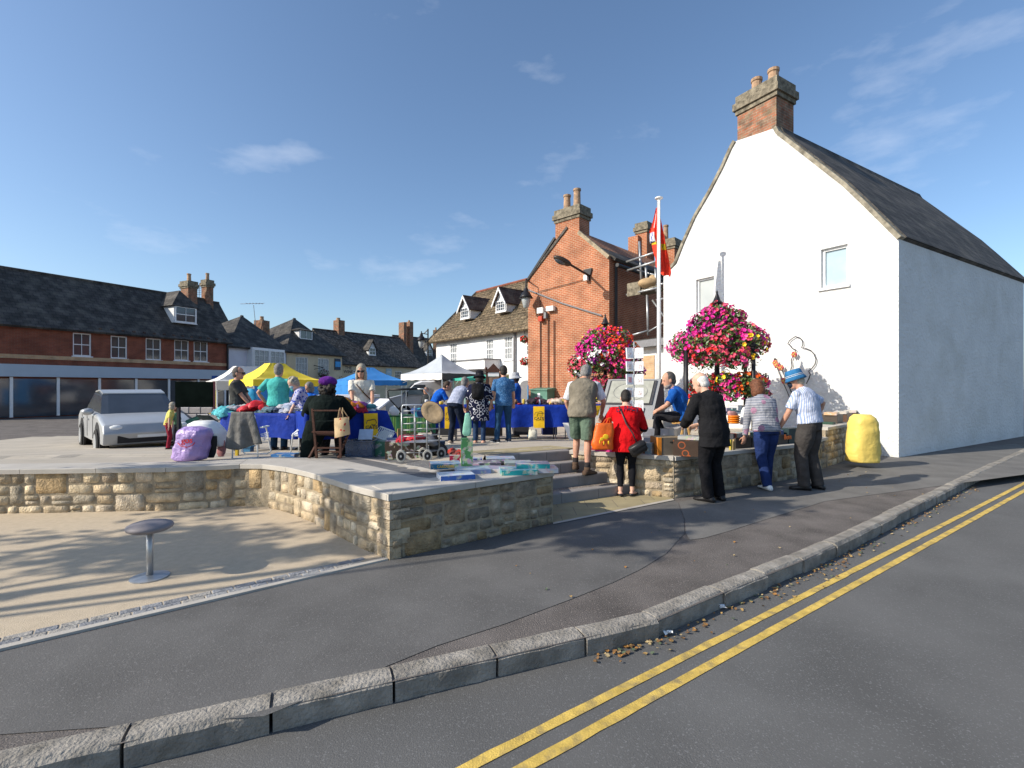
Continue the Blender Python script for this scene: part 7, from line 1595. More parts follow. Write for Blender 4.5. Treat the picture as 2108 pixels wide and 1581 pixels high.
Y = 31; x = P(881, 700, Y).x; lp = thing('lamp_post', (x, Y, 0), 'black lamp post with hanging lantern and finial in front of the corner cottage', 'street lamp'); zt = P(881, 677, Y).z
mb = MB(); mb.tube([V((x, Y, 0)), V((x, Y, zt))], .045, 8); mb.tube([V((x, Y, zt - .35)), V((x - .42, Y, zt - .28))], .03, 6); mb.tube([V((x, Y, zt - .05)), V((x - .25, Y, zt - .3))], .03, 6); mb.build('post', M_black, lp)
lantern(lp, (x - .42, Y, zt - .72), 1.25)
a = pE.px(1084, 590, .6); lw = thing('wall_lantern', a, 'black lantern hanging on the corner between the white inn and the brick gable', 'street lamp')
a = P(1083, 612, 21.3); lantern(lw, a, 1.2); mb = MB(); mb.tube([a + V((0, 0, .4)), a + V((0, 0, .8)), V((pF.px(1090, 597).x, pF.px(1090, 597).y, a.z + .8))], .03, 6); mb.build('bracket', M_black, lw)
s0, s1 = pE.sz(1072, 800)[0], pE.sz(1098, 800)[0]; lo, hi = min(s0, s1), max(s0, s1); zt = pE.sz(1084, 783)[1]
mb = MB(); mb.prism([pE.pt(lo, 0.02, .003), pE.pt(hi, 0.02, .003), pE.pt(hi, zt - .3, .003)] + [pE.pt((lo + hi) / 2 + (hi - lo) / 2 * math.cos(t * .3142), zt - .3 + .3 * math.sin(t * .3142), .003) for t in range(1, 10)] + [pE.pt(lo, zt - .3, .003)], pE.n * .05); mb.build('doorway', M_greyplastic, rE)
mb = MB(); p = P(1087, 833, 14.5); mb.tube([V((p.x, p.y, .05)), P(1087, 793, 14.5)], .018, 6, c=(.05, .25, .5)); tag(mb.build('parasol_pole', M_plain), 'thin blue pole standing by the brick corner behind the stall', 'pole')

# ------------------------------------------------------------------ chairs and bags on the plaza
def Q(u, v, Y): return P(u, v, Y)
Y = 7.35; z0 = PG(648, 946).z
ch = thing('folding_chair', PG(672, 944), 'dark brown wooden folding chair under the woman in the purple beret', 'chair')
def rod(root, a, b, w, m, nm, h=None): mb = MB(); mb.bar(a, b, w, h or w); return mb.build(nm, m, root)
for (u0, u1, q) in ((643, 652, 0), (700, 701, 1)):
    a = Q(u0, 841, Y); b = Q(u1, 946 - q * 2, Y); b.z = z0; rod(ch, a, b, .032, M_brownwood, 'back_post')
    c = Q(u0 + 2, 896, Y + .0) + V((0, .36, 0)); d_ = Q(u0 - 7 + q * 3, 941, Y - .0); d_.z = z0; rod(ch, c, d_, .028, M_brownwood, 'leg')
for v in (845, 889): rod(ch, Q(643, v, Y) + V((0, -.005, 0)), Q(701, v, Y) + V((0, -.005, 0)), .045 if v == 845 else .04, M_brownwood, 'rail', .02)
for k in range(5): rod(ch, Q(645, 895, Y) + V((0, .04 + k * .075, 0)), Q(702, 895, Y) + V((0, .04 + k * .075, 0)), .055, M_brownwood, 'seat_slat', .018)
for v in (922, 930): rod(ch, Q(648, v, Y), Q(702, v, Y), .022, M_brownwood, 'stretcher')
# tote bag hung on the chair
tb = thing('tote_bag', Q(704, 882, Y - .1), 'beige cotton tote bag with red print hanging on the brown folding chair', 'bag')
mb = MB(); a, b, c, d_ = Q(688, 861, Y - .06), Q(718, 858, Y - .05), Q(721, 894, Y - .05), Q(689, 902, Y - .06)
nu = 8; vs = []; 
for s_ in (-1, 1):
    for j in range(nu + 1):
        for i in range(nu + 1):
            e = a.lerp(b, i / nu).lerp(d_.lerp(c, i / nu), j / nu); bl = math.sin(math.pi * i / nu) * (.2 + .8 * math.sin(math.pi * min(1, j / nu * .8 + .1))) * .045; vs.append(e + V((0, s_ * (bl + .004), 0)) + V((0, noise.noise(e * 12) * .008, 0)))
fs = []; N = (nu + 1) ** 2
for s_ in (0, 1):
    for j in range(nu):
        for i in range(nu): fs.append((s_ * N + j * (nu + 1) + i, s_ * N + j * (nu + 1) + i + 1, s_ * N + (j + 1) * (nu + 1) + i + 1, s_ * N + (j + 1) * (nu + 1) + i))
mb.add(vs, fs); mb.build('sack', mat('printed_cotton', (.58, .42, .24), .9, .1, 9, .3, 20, kind='blotch', freq=16, size=.24, col2=(.5, .05, .04)), tb, smooth=True)
for du in (0, 10): mb = MB(); mb.tube([Q(696 + du, 861, Y - .07), Q(698 + du * .7, 846, Y - .06), Q(700 + du * .5, 840, Y - .04), Q(703 + du * .5, 846, Y - .03), Q(708 + du, 861, Y - .03)], .008, 5); mb.build('handle', M_card, tb)
# white garden chair with grey jumper
Y = 7.25; gch = thing('garden_chair', PG(520, 941), 'white tubular garden chair with its back covered by a grey jumper', 'chair')
def tubes(root, nm, pts, r, m=M_offwhite, n=7): mb = MB(); mb.tube(pts, r, n); return mb.build(nm, m, root, smooth=True)
z0 = PG(520, 943).z
tubes(gch, 'back_frame', [Q(478, 944, Y), Q(480, 905, Y), Q(478, 856, Y), Q(484, 850, Y), Q(518, 850, Y), Q(524, 856, Y), Q(529, 905, Y), Q(531, 942, Y)], .011)
tubes(gch, 'foot_rail', [Q(479, 944, Y), Q(531, 943, Y)], .010)
tubes(gch, 'front_frame', [Q(498, 914, Y + .4), Q(500, 930, Y + .4), Q(505, 935, Y + .4), Q(550, 934, Y + .35), Q(558, 928, Y + .35), Q(548, 880, Y + .25), Q(541, 879, Y)], .011)
for k in range(5): rod(gch, Q(538 + k, 894 + k * 3.2, Y), Q(552, 890 + k * 3.2, Y + .3), .03, M_offwhite, 'seat_strap', .006)
rod(gch, Q(538, 880, Y), Q(552, 877, Y + .2), .045, M_offwhite, 'armrest', .02)
mb = MB(); nu, nv = 26, 18; vs = []
for s_ in (0, 1):
    for j in range(nv + 1):
        t = j / nv
        for i in range(nu + 1):
            a = i / nu; uu = (476 + (520 - 476) * a) * (1 - t) + (464 + (538 - 464) * a) * t; vv = 848 + (920 + 6 * math.sin(a * 5) - 848) * t
            f = math.sin(a * 15 + .8) * .028 * t + math.sin(a * 6.5) * .03 * t; vs.append(Q(uu, vv, Y - .03) + V((0, -f + s_ * .035 - .02 * math.sin(math.pi * a), 0)))
fs = []; N = (nu + 1) * (nv + 1)
for s_ in (0, 1):
    for j in range(nv):
        for i in range(nu): fs.append((s_ * N + j * (nu + 1) + i, s_ * N + j * (nu + 1) + i + 1, s_ * N + (j + 1) * (nu + 1) + i + 1, s_ * N + (j + 1) * (nu + 1) + i))
for i in range(nu): fs.append((i, i + 1, N + i + 1, N + i)); fs.append((nv * (nu + 1) + i, nv * (nu + 1) + i + 1, N + nv * (nu + 1) + i + 1, N + nv * (nu + 1) + i))
for j in range(nv):
    for e in (0, nu): fs.append((j * (nu + 1) + e, (j + 1) * (nu + 1) + e, N + (j + 1) * (nu + 1) + e, N + j * (nu + 1) + e))
mb.add(vs, fs); tag(mb.build('jumper', clothmat('grey_jumper', (.17, .165, .155)), None, smooth=True), 'grey knitted jumper draped over the back of the white garden chair', 'jumper')
# second white chair, partly behind the dark coat
g2 = thing('garden_chair', PG(612, 930), 'white garden chair half hidden left of the dark green coat', 'chair'); Y2 = 8.1
for pts in ([(598, 935), (603, 893), (622, 882)], [(615, 935), (616, 893), (628, 881)]): tubes(g2, 'leg', [Q(u, v, Y2) for u, v in pts], .012)
mb = MB(); mb.prism([Q(600, 898, Y2), Q(616, 898, Y2), Q(632, 880, Y2 + .35), Q(618, 880, Y2 + .35)], (0, 0, .02)); mb.build('seat', M_offwhite, g2)
# purple bag and the sack above it
def sack(name, label, cat, prof, Y, m, dep, seed=1, ruff=.03, rem=.012):
    """soft bag: prof = (v, uL, uR) rows from the top"""
    mb = MB(); rs = []
    for (v, a, b) in prof:
        l, r_ = Q(a, v, Y), Q(b, v, Y); rs.append(((l + r_) / 2, V((1, 0, 0)), V((0, 1, 0)), (r_.x - l.x) / 2, dep * min(1, (r_.x - l.x) / .42)))
    n = 28; vs = []; fs = []
    rs2 = []
    for a_, b_ in zip(rs, rs[1:]):
        for k in range(3): t = k / 3; rs2.append((a_[0].lerp(b_[0], t), a_[1], a_[2], a_[3] + (b_[3] - a_[3]) * t, a_[4] + (b_[4] - a_[4]) * t))
    rs2.append(rs[-1])
    for (p, ax, ay, rx, ry) in rs2:
        for i in range(n):
            a = 6.2832 * i / n; k = 1 + noise.noise(V((math.cos(a) * 2 + seed, math.sin(a) * 2, p.z * 9))) * ruff * 3 + noise.noise(V((math.cos(a) * 6 + seed, math.sin(a) * 6, p.z * 16))) * ruff
            ca, sa = math.cos(a), math.sin(a); sq = (abs(ca) ** 4 + abs(sa) ** 4) ** -.25 if True else 1; sq = 1 + (sq - 1) * .6
            vs.append(p + ax * rx * ca * k * sq + ay * ry * sa * k * sq)
    m0 = len(rs2)
    for j in range(m0 - 1):
        for i in range(n): fs.append((j * n + i, j * n + (i + 1) % n, (j + 1) * n + (i + 1) % n, (j + 1) * n + i))
    fs += [tuple(range(n)), tuple((m0 - 1) * n + i for i in range(n))]
    mb.add(vs, fs); o = mb.build(name, m, None, smooth=True); return tag(o, label, cat)
M_purple = mat('lilac_plastic', (.38, .26, .56), .35, .1, 5, 1, 9, spec=.6, bdist=.05)
pb = sack('plastic_bag', 'bulging lilac plastic carrier bag with red lettering at the left end of the plaza', 'bag', [(878, 382, 410), (884, 374, 428), (895, 370, 432), (915, 366, 428), (930, 362, 426), (940, 361, 424), (946, 366, 420)], 7.05, M_purple, .19, 2, ruff=.05)
dx_ = V((1, .0, .0)); text('gos', .115, Q(385, 912, 6.77), V((1, 0, .06)), (0, 0, 1), mat('logo_red', (.5, .02, .03), .5), pb, ext=.01)
mb = MB(); mb.tube([Q(366, 912, 6.87), Q(372, 918, 6.80), Q(384, 921, 6.79), Q(396, 917, 6.81), Q(401, 911, 6.87)], .006, 5); mb.build('swoosh', MATS['logo_red'], pb)
sack('white_sack', 'stuffed white plastic sack leaning behind the lilac bag', 'sack', [(866, 404, 436), (872, 394, 446), (882, 390, 456), (892, 398, 462), (904, 418, 462), (918, 438, 462)], 7.4, M_offwhite, .22, 5)
sack('black_bag', 'black bag between the lilac bag and the grey jumper', 'bag', [(898, 428, 446), (915, 424, 446), (932, 424, 444), (942, 426, 440)], 7.2, M_rubber, .1, 8)
sack('pink_bag', 'small pink and cream bag beside the grey jumper', 'bag', [(905, 450, 462), (918, 448, 466), (932, 446, 464), (940, 450, 460)], 7.4, mat('pink_bag', (.5, .22, .22), .6, .3, 9), .08, 9)
mb = MB(); mb.prism([Q(381, 868, 7.6), Q(386, 873, 7.6), Q(418, 861, 7.8), Q(410, 856, 7.8)], (0, .02, .02), c=(.04, .12, .08)); tag(mb.build('board', M_plain), 'green board lying on top of the white sack', 'board')
mb = MB(); mb.prism([Q(404, 857, 7.7), Q(424, 868, 7.7), Q(448, 870, 7.8), Q(430, 858, 7.8)], (0, .02, .02), c=(.03, .035, .025)); tag(mb.build('board', M_plain), 'dark brown board lying beside the turquoise cloth', 'board')
sack('carrier_bag', 'blue plastic bag hanging behind the man in grey polo', 'bag', [(800, 508, 522), (808, 505, 528), (820, 503, 530), (834, 506, 528)], 10.6, mat('cyan_plastic', (.04, .35, .6), .4, .1, 4, .4, 10), .1, 4)
sack('carrier_bag', 'pale green plastic carrier bag held by the woman in grey striped tee', 'bag', [(850, 958, 966), (862, 956, 970), (880, 953, 971), (893, 952, 970), (898, 956, 966)], 10.7, mat('mint_plastic', (.25, .55, .42), .4, .15, 6, .5, 14), .07, 6)
sack('white_globe', 'round white lamp shade on the green cloth behind the shopping trolley', 'lamp shade', [(835, 808, 814), (840, 802, 820), (848, 800, 823), (855, 806, 820)], 9.6, M_offwhite, .1, 2, ruff=.005)
# green checked table behind the trolley
mb = MB(); a = Q(795, 856, 9.6); mb.box((a.x + .45, 9.9, a.z - .02), (1.1, .6, .03)); 
for k in range(24): mb.box((a.x - .1 + k * .045 + .02, 9.58, a.z - .17 + .01 * math.sin(k)), (.046, .02, .30 + .02 * math.sin(k * 1.7)), .2 * math.sin(k))
ck = mb.build('tablecloth', mat('green_check', (.04, .16, .07), .9, .1, 8, kind='stripe', axis=0, freq=7, col2=(.10, .22, .06))); tag(ck, 'green checked cloth over a low table behind the shopping trolley', 'tablecloth')
# shopping trolley
o = PG(853, 951); o = V((o.x, o.y, o.z)); tr = thing('shopping_trolley', o, 'grey wire shopping trolley with four wheels and black handle grip', 'trolley')
wd_, dp = .35, .30; dv = V((.94, .10, 0)).normalized(); dn = V((.45, .89, 0)).normalized()
def tp(a, b, z): return o + dv * (a * wd_) + dn * (b * dp) + V((0, 0, z))
for a in (-.5, .5):
    for b in (0, 1): tubes(tr, 'upright', [tp(a, b, .13), tp(a, b, .78)], .010, M_steel)
for z in (.13, .27, .36, .45, .54, .63, .72):
    for b in (0, 1):
        if z == .27: continue
        tubes(tr, 'cross_wire', [tp(-.5, b, z), tp(.5, b, z)], .005, M_steel, 5)
    for a in (-.5, .5): tubes(tr, 'side_wire', [tp(a, 0, z), tp(a, 1, z)], .005, M_steel, 5)
tubes(tr, 'centre_wire', [tp(0, 0, .10), tp(0, 0, .78)], .006, M_steel, 5)
tubes(tr, 'top_rail', [tp(-.5, 0, .74), tp(-.46, 0, .80), tp(.46, 0, .81), tp(.5, 0, .76)], .010, M_alu)
mb = MB(); mb.prism([tp(-.5, 0, .27), tp(.5, 0, .27), tp(.5, 1, .27), tp(-.5, 1, .27)], (0, 0, .012)); mb.build('base_shelf', M_steel, tr)
for a, b in ((-.62, 0), (-.2, 1), (.62, 0), (.75, .9)):
    w = MB(); c = tp(a * .85, b, .085); ax = (dv * .3 + V((.0, 1, 0)) * -.0 + dn * .2).normalized(); ay = V((0, 0, 1)); az = dv.cross(ay)
    hx_ = (dv * .62 - dn * .78).normalized(); 
    w.rings([(c + az * t, dv * .75 + dn * .0, ay, r, r) for t, r in ((-.018, .06), (-.018, .082), (-.010, .09), (.010, .09), (.018, .082), (.018, .06))], 22); ww = w.build('wheel', M_tyre, tr, smooth=False)
    w = MB(); w.rings([(c + az * t, dv * .75, ay, r, r) for t, r in ((-.021, .058), (.021, .058))], 18); w.build('hub', M_black, ww); w = MB(); w.rings([(c + az * t, dv * .75, ay, .018, .018) for t in (-.03, .03)], 8); w.build('axle', M_steel, ww)
tubes(tr, 'handle_strut', [tp(-.5, 0, .70), tp(-.95, -.1, .90), tp(-1.0, -.1, 1.0), tp(-.9, -.1, 1.02)], .010, M_black); tubes(tr, 'handle_strut', [tp(.45, .2, .76), tp(.62, 0, .93), tp(.45, -.1, 1.03), tp(.15, -.1, 1.03)], .010, M_steel)
tubes(tr, 'handle_grip', [tp(-.95, -.1, 1.02), tp(.15, -.1, 1.03)], .016, M_black)
sack('folded_bag', 'turquoise and navy bag lying on top of the shopping trolley', 'bag', [(840, 850, 878), (845, 845, 886), (852, 850, 884), (860, 856, 872)], 7.0, mat('turquoise_bag', (.05, .35, .45), .6, .1, 5, kind='blotch', freq=6, size=.5, col2=(.02, .06, .2)), .12, 4, ruff=.06)
# canvas hat on the trolley
mb = MB(); hc_ = Q(893, 846, 6.8); Mh = Matrix.Rotation(R(38), 3, 'Y') @ rotx(R(-62)); X_, Y_, Z_ = [Mh @ V(a) for a in ((1, 0, 0), (0, 1, 0), (0, 0, 1))]
mb.rings([(hc_ + Z_ * z, X_, Y_, r, r * .95) for r, z in ((.05, .085), (.085, .075), (.10, .03), (.11, -.01), (.155, -.035), (.175, -.045), (.172, -.05), (.105, -.02))], 20)
ht = mb.build('sun_hat', mat('beige_canvas', (.40, .30, .19), .9, .12, 10, .4, 20, stain=(.1, .08, .06), sscale=10, samt=.5), None, smooth=True); tag(ht, 'beige canvas sun hat with dark lettering hung on the trolley corner', 'hat')
mb = MB(); mb.rings([(hc_ + Z_ * z, X_, Y_, r, r * .95) for r, z in ((.176, -.043), (.181, -.047), (.176, -.051))], 24, cap=False); mb.build('brim_binding', mat('navy_binding', (.02, .03, .08), .8), ht)
# black and grey wheeled bag behind the trolley
wb = thing('pushchair', PG(905, 945), 'folded black and grey pushchair lying behind the shopping trolley', 'pushchair')
Y = 7.35
tubes(wb, 'frame', [Q(868, 838, Y + .1), Q(885, 880, Y), Q(898, 905, Y), Q(912, 920, Y), Q(915, 935, Y)], .012, M_black); tubes(wb, 'frame', [Q(870, 900, Y), Q(888, 918, Y), Q(905, 920, Y), Q(914, 932, Y)], .013, M_steel)
mb = MB(); mb.ell(Q(888, 908, Y + .05), (.17, .12, .07), Matrix.Rotation(R(35), 3, 'Y'), 16, 9); mb.build('hood', M_greyplastic, wb, smooth=True)
mb = MB(); mb.ell(Q(903, 925, Y + .08), (.16, .15, .11), Matrix.Rotation(R(30), 3, 'Y'), 16, 9); mb.build('seat', M_rubber, wb, smooth=True)
mb = MB(); mb.box(Q(905, 911, Y + .1), (.16, .14, .05), .2); mb.build('tray', mat('navy_tray', (.03, .05, .09), .5), wb)
for u, v in ((891, 940), (905, 942), (920, 938)): mb = MB(); c = Q(u, v, Y); mb.rings([(c + V((t, 0, 0)), V((0, 1, 0)), V((0, 0, 1)), .06, .06) for t in (-.015, .015)], 16); mb.build('wheel', M_rubber, wb)
# jigsaw and game boxes on the coping
ZC = .614; JG = 'jigsaw and game boxes laid out on the coping'
def jig(label, u, v, size, deg, cols, txt=None, z=ZC, wc=None, ws=.55, tilt=None):
    p = G(u, v, z); p.z = z + size[2] / 2; return boxobj('game_box', label, 'game box', p, size, R(deg), cols, tilt, None, None, (0, txt) if txt else None, JG, wc, ws)
W_, B_ = (.65, .67, .72), (.04, .12, .42)
jig('blue and white jigsaw box nearest the front edge of the coping', 938, 984, (.37, .26, .05), 18, [W_, B_, B_, B_, W_, (.45, .52, .62)])
jig('pale blue and yellow box just behind the front jigsaw box', 973, 972, (.38, .27, .05), 14, [(.15, .22, .4), (.5, .38, .1), (.16, .22, .42), (.3, .3, .4), (.3, .3, .4), (.3, .38, .48)])
jig('blue box with yellow CAROUSEL lettering left of the green box', 916, 962, (.36, .25, .06), 12, [(.25, .05, .06), (.06, .12, .2), (.03, .16, .28), (.03, .16, .28), (.1, .2, .3), (.2, .3, .42)], 'CAROUSEL', wc=M_yel, ws=.7)
p = G(960, 967, ZC); gb = boxobj('game_box', 'tall green box standing upright on the coping', 'game box', p + V((0, .05, .185)), (.135, .07, .37), R(10), [(.03, .22, .05), (.02, .25, .04), (.07, .22, .08), (.1, .3, .1), (.05, .2, .05), (.06, .22, .07)], group=JG)
jig('white and dark red box of popcorn behind the CAROUSEL box', 936, 953, (.13, .06, .10), 4, [(.5, .48, .45), (.3, .02, .05), (.34, .02, .06), (.3, .02, .05), (.5, .5, .5), (.5, .45, .4)])
jig('teal jigsaw box in the middle of the row on the coping', 1066, 974, (.40, .27, .055), 8, [(.02, .26, .30), (.02, .25, .28), (.015, .28, .30), (.02, .25, .3), (.1, .3, .35), (.12, .28, .34)])
jig('blue and pale pink box at the right end of the coping', 1110, 970, (.40, .27, .05), 5, [(.03, .1, .35), (.03, .1, .35), (.5, .5, .55), (.1, .2, .4), (.2, .3, .4), (.45, .45, .5)])
jig('teal and purple box stacked on top of the pale pink box', 1096, 961, (.38, .25, .05), 2, [(.08, .06, .22), (.12, .08, .3), (.02, .30, .32), (.02, .25, .3), (.1, .2, .3), (.2, .26, .36)], z=ZC + .052)
jig('white box lying between the yellow box and the teal box', 1026, 970, (.30, .25, .045), -6, [(.55, .53, .52), (.55, .53, .5), (.5, .48, .5), (.5, .5, .5), (.5, .5, .5), (.3, .28, .36)])
jig('flat dark picture box behind the white box', 1000, 955, (.36, .26, .03), 8, [(.1, .1, .14)] * 5 + [(.16, .13, .16)])
jig('flat pale blue picture box at the back of the row', 1030, 946, (.38, .27, .03), 5, [(.2, .24, .3)] * 5 + [(.28, .34, .44)])
jig('small navy box behind the green box', 983, 950, (.12, .15, .05), 5, [(.05, .08, .25)] * 5 + [(.3, .35, .45)])
jig('narrow maroon box between the green box and the dark picture box', 978, 962, (.10, .20, .03), 12, [(.2, .05, .1)] * 5 + [(.35, .2, .25)])
jig('flat grey green picture box at the rear right of the row', 1066, 955, (.34, .24, .03), 4, [(.18, .22, .22)] * 5 + [(.26, .32, .32)])
heap('red_toys', 'small red toys piled behind the popcorn box', 'toys', PG(935, 944) + V((0, .1, .02)), (.12, .08, .10), [(.35, .03, .02), (.2, .05, .04)], 7, 22)

# ------------------------------------------------------------------ goods along the right-hand wall
def onR(u, inn, z): # a point at pixel column u, inn metres behind the face of the right wall
    k = (u - CX) / F
    for a, b in [(T4, C0), (C0, RIGHTC[1]), (RIGHTC[1], RIGHTC[2])] + list(zip(RIGHT2, RIGHT2[1:])):
        d = (b - a).normalized(); n = V((-d.y, d.x, 0)); 
        if (a is T4): n = V((d.y, -d.x, 0)) * -1
        a2 = a + n * inn; s = (k * a2.y - a2.x) / (d.x - k * d.y)
        if -.001 - inn <= s <= (b - a).length + inn: q = a2 + d * s; return V((q.x, q.y, z)), math.atan2(d.y, d.x)
    return V((k * 9, 9, z)), 0
def rg(label, u, inn, size, cols, z=.602, m=None, cat='box', name='book_box', txt=None, dr=0, wc=None, ws=.5, group=None):
    p, a = onR(u, inn, z); p.z += size[2] / 2; return boxobj(name, label, cat, p, size, a + dr, cols, None, m, None, (0, txt) if txt else None, group, wc, ws)
rg('bright pink flat box under the orange carrier bag', 1247, .12, (.28, .2, .03), (.6, .03, .22), m=M_plain)
rg('dark red patterned box behind the legs of the man in shorts', 1220, .2, (.22, .16, .16), [(.3, .03, .06)] * 6)
rg('black and red box beside the pink box', 1240, .3, (.2, .2, .17), [(.12, .02, .05)] * 6)
rg('brown box with a white card behind the black shoulder bag', 1312, .2, (.26, .2, .15), [(.2, .06, .03)] * 6)
rg('row of pale and teal books standing at the wall corner', 1338, .12, (.10, .16, .16), [(.2, .28, .3)] * 6, dr=-.1)
o_ = rg('large brown grey cardboard box with orange end on the wall corner', 1372, .22, (.38, .3, .255), [(.5, .18, .03), (.12, .1, .08), (.13, .105, .08), (.13, .105, .08), (.1, .08, .06), (.3, .22, .12)], m=M_plain, dr=.55)
p, a = onR(1350, .2, .73); mb = MB(); pc = V(o_.location); 
oc = sum((v.co for v in o_.data.vertices), V((0, 0, 0))) / 8; Mo = rotz(a * 0 + math.atan2((C0 - T4).y, (C0 - T4).x) + .55)
mb.box(oc + Mo @ V((-.165, -.155, 0)), (.055, .006, .256), mtx=Mo, c=(.6, .2, .02)); mb.build('orange_band', M_plain, o_)
mb = MB(); mb.box(oc + Mo @ V((.02, -.154, .06)), (.06, .006, .018), mtx=Mo, c=(.02, .02, .02)); mb.build('hand_hole', M_plain, o_)
rg('dark fruit carton with faint orange circles beside the large cardboard box', 1420, .22, (.42, .3, .22), [(.05, .03, .02)] * 5 + [(.12, .08, .05)], m=mat('fruit_carton', (.05, .03, .02), .5, .1, 9, kind='rings', freq=8, col2=(.3, .07, .02)), txt=None)
rg('tray of coloured paperbacks on top of the fruit carton', 1424, .25, (.36, .22, .05), [(.4, .4, .38)] * 5 + [(.3, .35, .38)], z=.83)
# clear boxes and parcels behind the woman in red
for k, (u, v, w, h, c, lb) in enumerate(((1342, 905, .40, .16, (.4, .4, .42), 'grey translucent storage box under another behind the woman in red'), (1345, 888, .46, .13, (.46, .46, .48), 'pale grey storage box on top of the stack behind the woman in red'), (1372, 893, .2, .3, (.6, .6, .58), 'white box beside the seated man\'s shin'))):
    p = G(u, v, .62 if k != 1 else .78); p = V(((u - CX) / F * 8.1, 8.1 + k * .05, .6 + (0 if k != 1 else .17) + h / 2)); boxobj('storage_box', lb, 'storage box', p, (w, .3, h), .1, c, m=M_plain)
# table of goods on the right
ta = V((3.35, 8.15, 0)); tb2 = V((5.1, 9.75, 0)); rt = table('trestle table of books and discs behind the right-hand wall', ta[:2], tb2[:2], 1.13, dep=.7, drop=(.02, .02), cloth_label='thin pale cloth strip on the goods table at the right', gz=.55, group=None)
bpy.data.objects.remove([o for o in bpy.data.objects if o.get('label') == 'thin pale cloth strip on the goods table at the right'][0])
r = random.Random(31); pal = [(.1, .14, .3), (.5, .5, .5), (.3, .06, .05), (.05, .05, .06), (.45, .4, .3), (.08, .25, .22), (.35, .3, .4)]
lb_ = ['first', 'second', 'third', 'fourth', 'fifth', 'sixth', 'seventh', 'eighth', 'ninth', 'tenth']
for k in range(10):
    q = ta.lerp(tb2, (k + .5) / 10) + V((-.12, .12, 1.135)); h = r.uniform(.05, .14); boxobj('media_case', '%s stack of discs from the left on the right-hand goods table' % lb_[k], 'discs', q + V((0, 0, h / 2)), (.17, .2, h), .74, [r.choice(pal)] * 5 + [r.choice(pal)], group='stacks of discs and books on the right-hand table')
mb = MB(); q = P(1511, 872, 8.25)
for k in range(4): mb.rings([(q + V((0, 0, -.0 + k * .035 + dz)), AX, V((0, 1, 0)), rr_, rr_ * .8) for dz, rr_ in ((0, .08), (.012, .10), (.024, .10), (.032, .085))], 18)
tag(mb.build('dish_stack', mat('orange_plastic', (.75, .2, .01), .3, .05, 5), None, smooth=True), 'stack of bright orange round plastic dishes on the goods table', 'dishes')
sack('clear_bag', 'clear plastic bag of pink goods above the orange dishes', 'bag', [(846, 1500, 1512), (850, 1497, 1518), (858, 1500, 1520)], 8.3, mat('pale_pink_plastic', (.45, .25, .25), .3, .3, 6), .08, 3, ruff=.06)
sack('white_shirt_bag', 'white plastic bag standing on the goods table', 'bag', [(838, 1530, 1540), (848, 1526, 1546), (862, 1524, 1546), (874, 1524, 1544)], 8.4, M_offwhite, .09, 3, ruff=.05)
# shelves of books hung on the wall behind the black jacket
for k, (u, z, h, cc, lb) in enumerate(((1515, .602, .17, (.05, .035, .03), 'dark box of books on the wall right of the black jacket'), (1548, .602, .17, (.04, .04, .045), 'black box of books on the wall left of the floral cardigan'), (1592, .602, .16, (.05, .04, .035), 'dark brown box of books behind the floral cardigan'))):
    rg(lb, u, .22, (.40, .28, h), cc, z=z, m=M_plain)
    for j in range(8): 
        p, a = onR(u, .2, z + h); dd_ = V((math.cos(a), math.sin(a), 0)); c = r.choice(pal); boxobj('book', '%s book from the left in the %s' % (lb_[j], ['box right of the black jacket', 'box left of the floral cardigan', 'box behind the floral cardigan'][k]), 'book', p + dd_ * (-.16 + j * .045) + V((0, 0, .0)), (.035, .16, .14), a, c, m=M_plain, group='books standing in boxes on the wall')
for k, u in enumerate((1504, 1511)): rg(['yellow', 'tan'][k] + ' book spine leaning on the wall beside the black jacket', u, -.0 + .03, (.035, .03, .16), [(.5, .38, .05), (.35, .25, .12)][k], z=.604, m=M_plain, cat='book', name='book')
gbag = rg('dark green bag with orange lettering on the wall beside the man in blue hat', 1625, .15, (.30, .16, .26), (.015, .035, .04), m=M_plain, txt=None, name='shopping_bag', cat='bag')
p, a = onR(1622, .06, .70); text('llem', .13, p + V((0, 0, -.02)), V((math.cos(a), math.sin(a), 0)), (0, 0, 1), mat('orange_ink', (.6, .14, .02), .5), gbag)
rg('teal plastic crate on the wall behind the man in blue hat', 1650, .25, (.36, .3, .18), (.05, .28, .24), m=M_plain)
rg('dark green bottle box to the right of the man in blue hat', 1706, .2, (.2, .2, .24), (.02, .06, .04), m=M_plain, z=.6)
for k, (u, c, lb) in enumerate(((1712, (.06, .045, .035), 'first brown crate of books on the higher wall'), (1732, (.10, .05, .03), 'second brown crate on the higher wall'), (1752, (.12, .09, .05), 'third tan crate on the higher wall beside the yellow bag'))):
    rg(lb, u, .28, (.42, .32, .19), c, z=.792, m=M_plain, cat='crate', name='crate')
    p, a = onR(u, .26, .98); boxobj('papers', 'loose papers heaped in the %s' % lb, 'papers', p + V((0, 0, .02)), (.34, .24, .06), a + .1, r.choice([(.5, .45, .4), (.55, .35, .2)]))
rg('white paper packet on the lower wall beside the teal crate', 1700, .1, (.14, .1, .03), (.7, .7, .7), m=M_plain, z=.604)
mby = sack('yellow_bag', 'large slumped yellow bag standing on the pavement at the right edge', 'bag', [(853, 1762, 1788), (860, 1756, 1796), (872, 1752, 1800), (895, 1748, 1803), (925, 1745, 1806), (944, 1746, 1804), (950, 1749, 1800)], 9.6, mat('yellow_bag', (.74, .55, .13), .5, .06, 3, .6, 4, bdist=.07), .22, 5, ruff=.03)
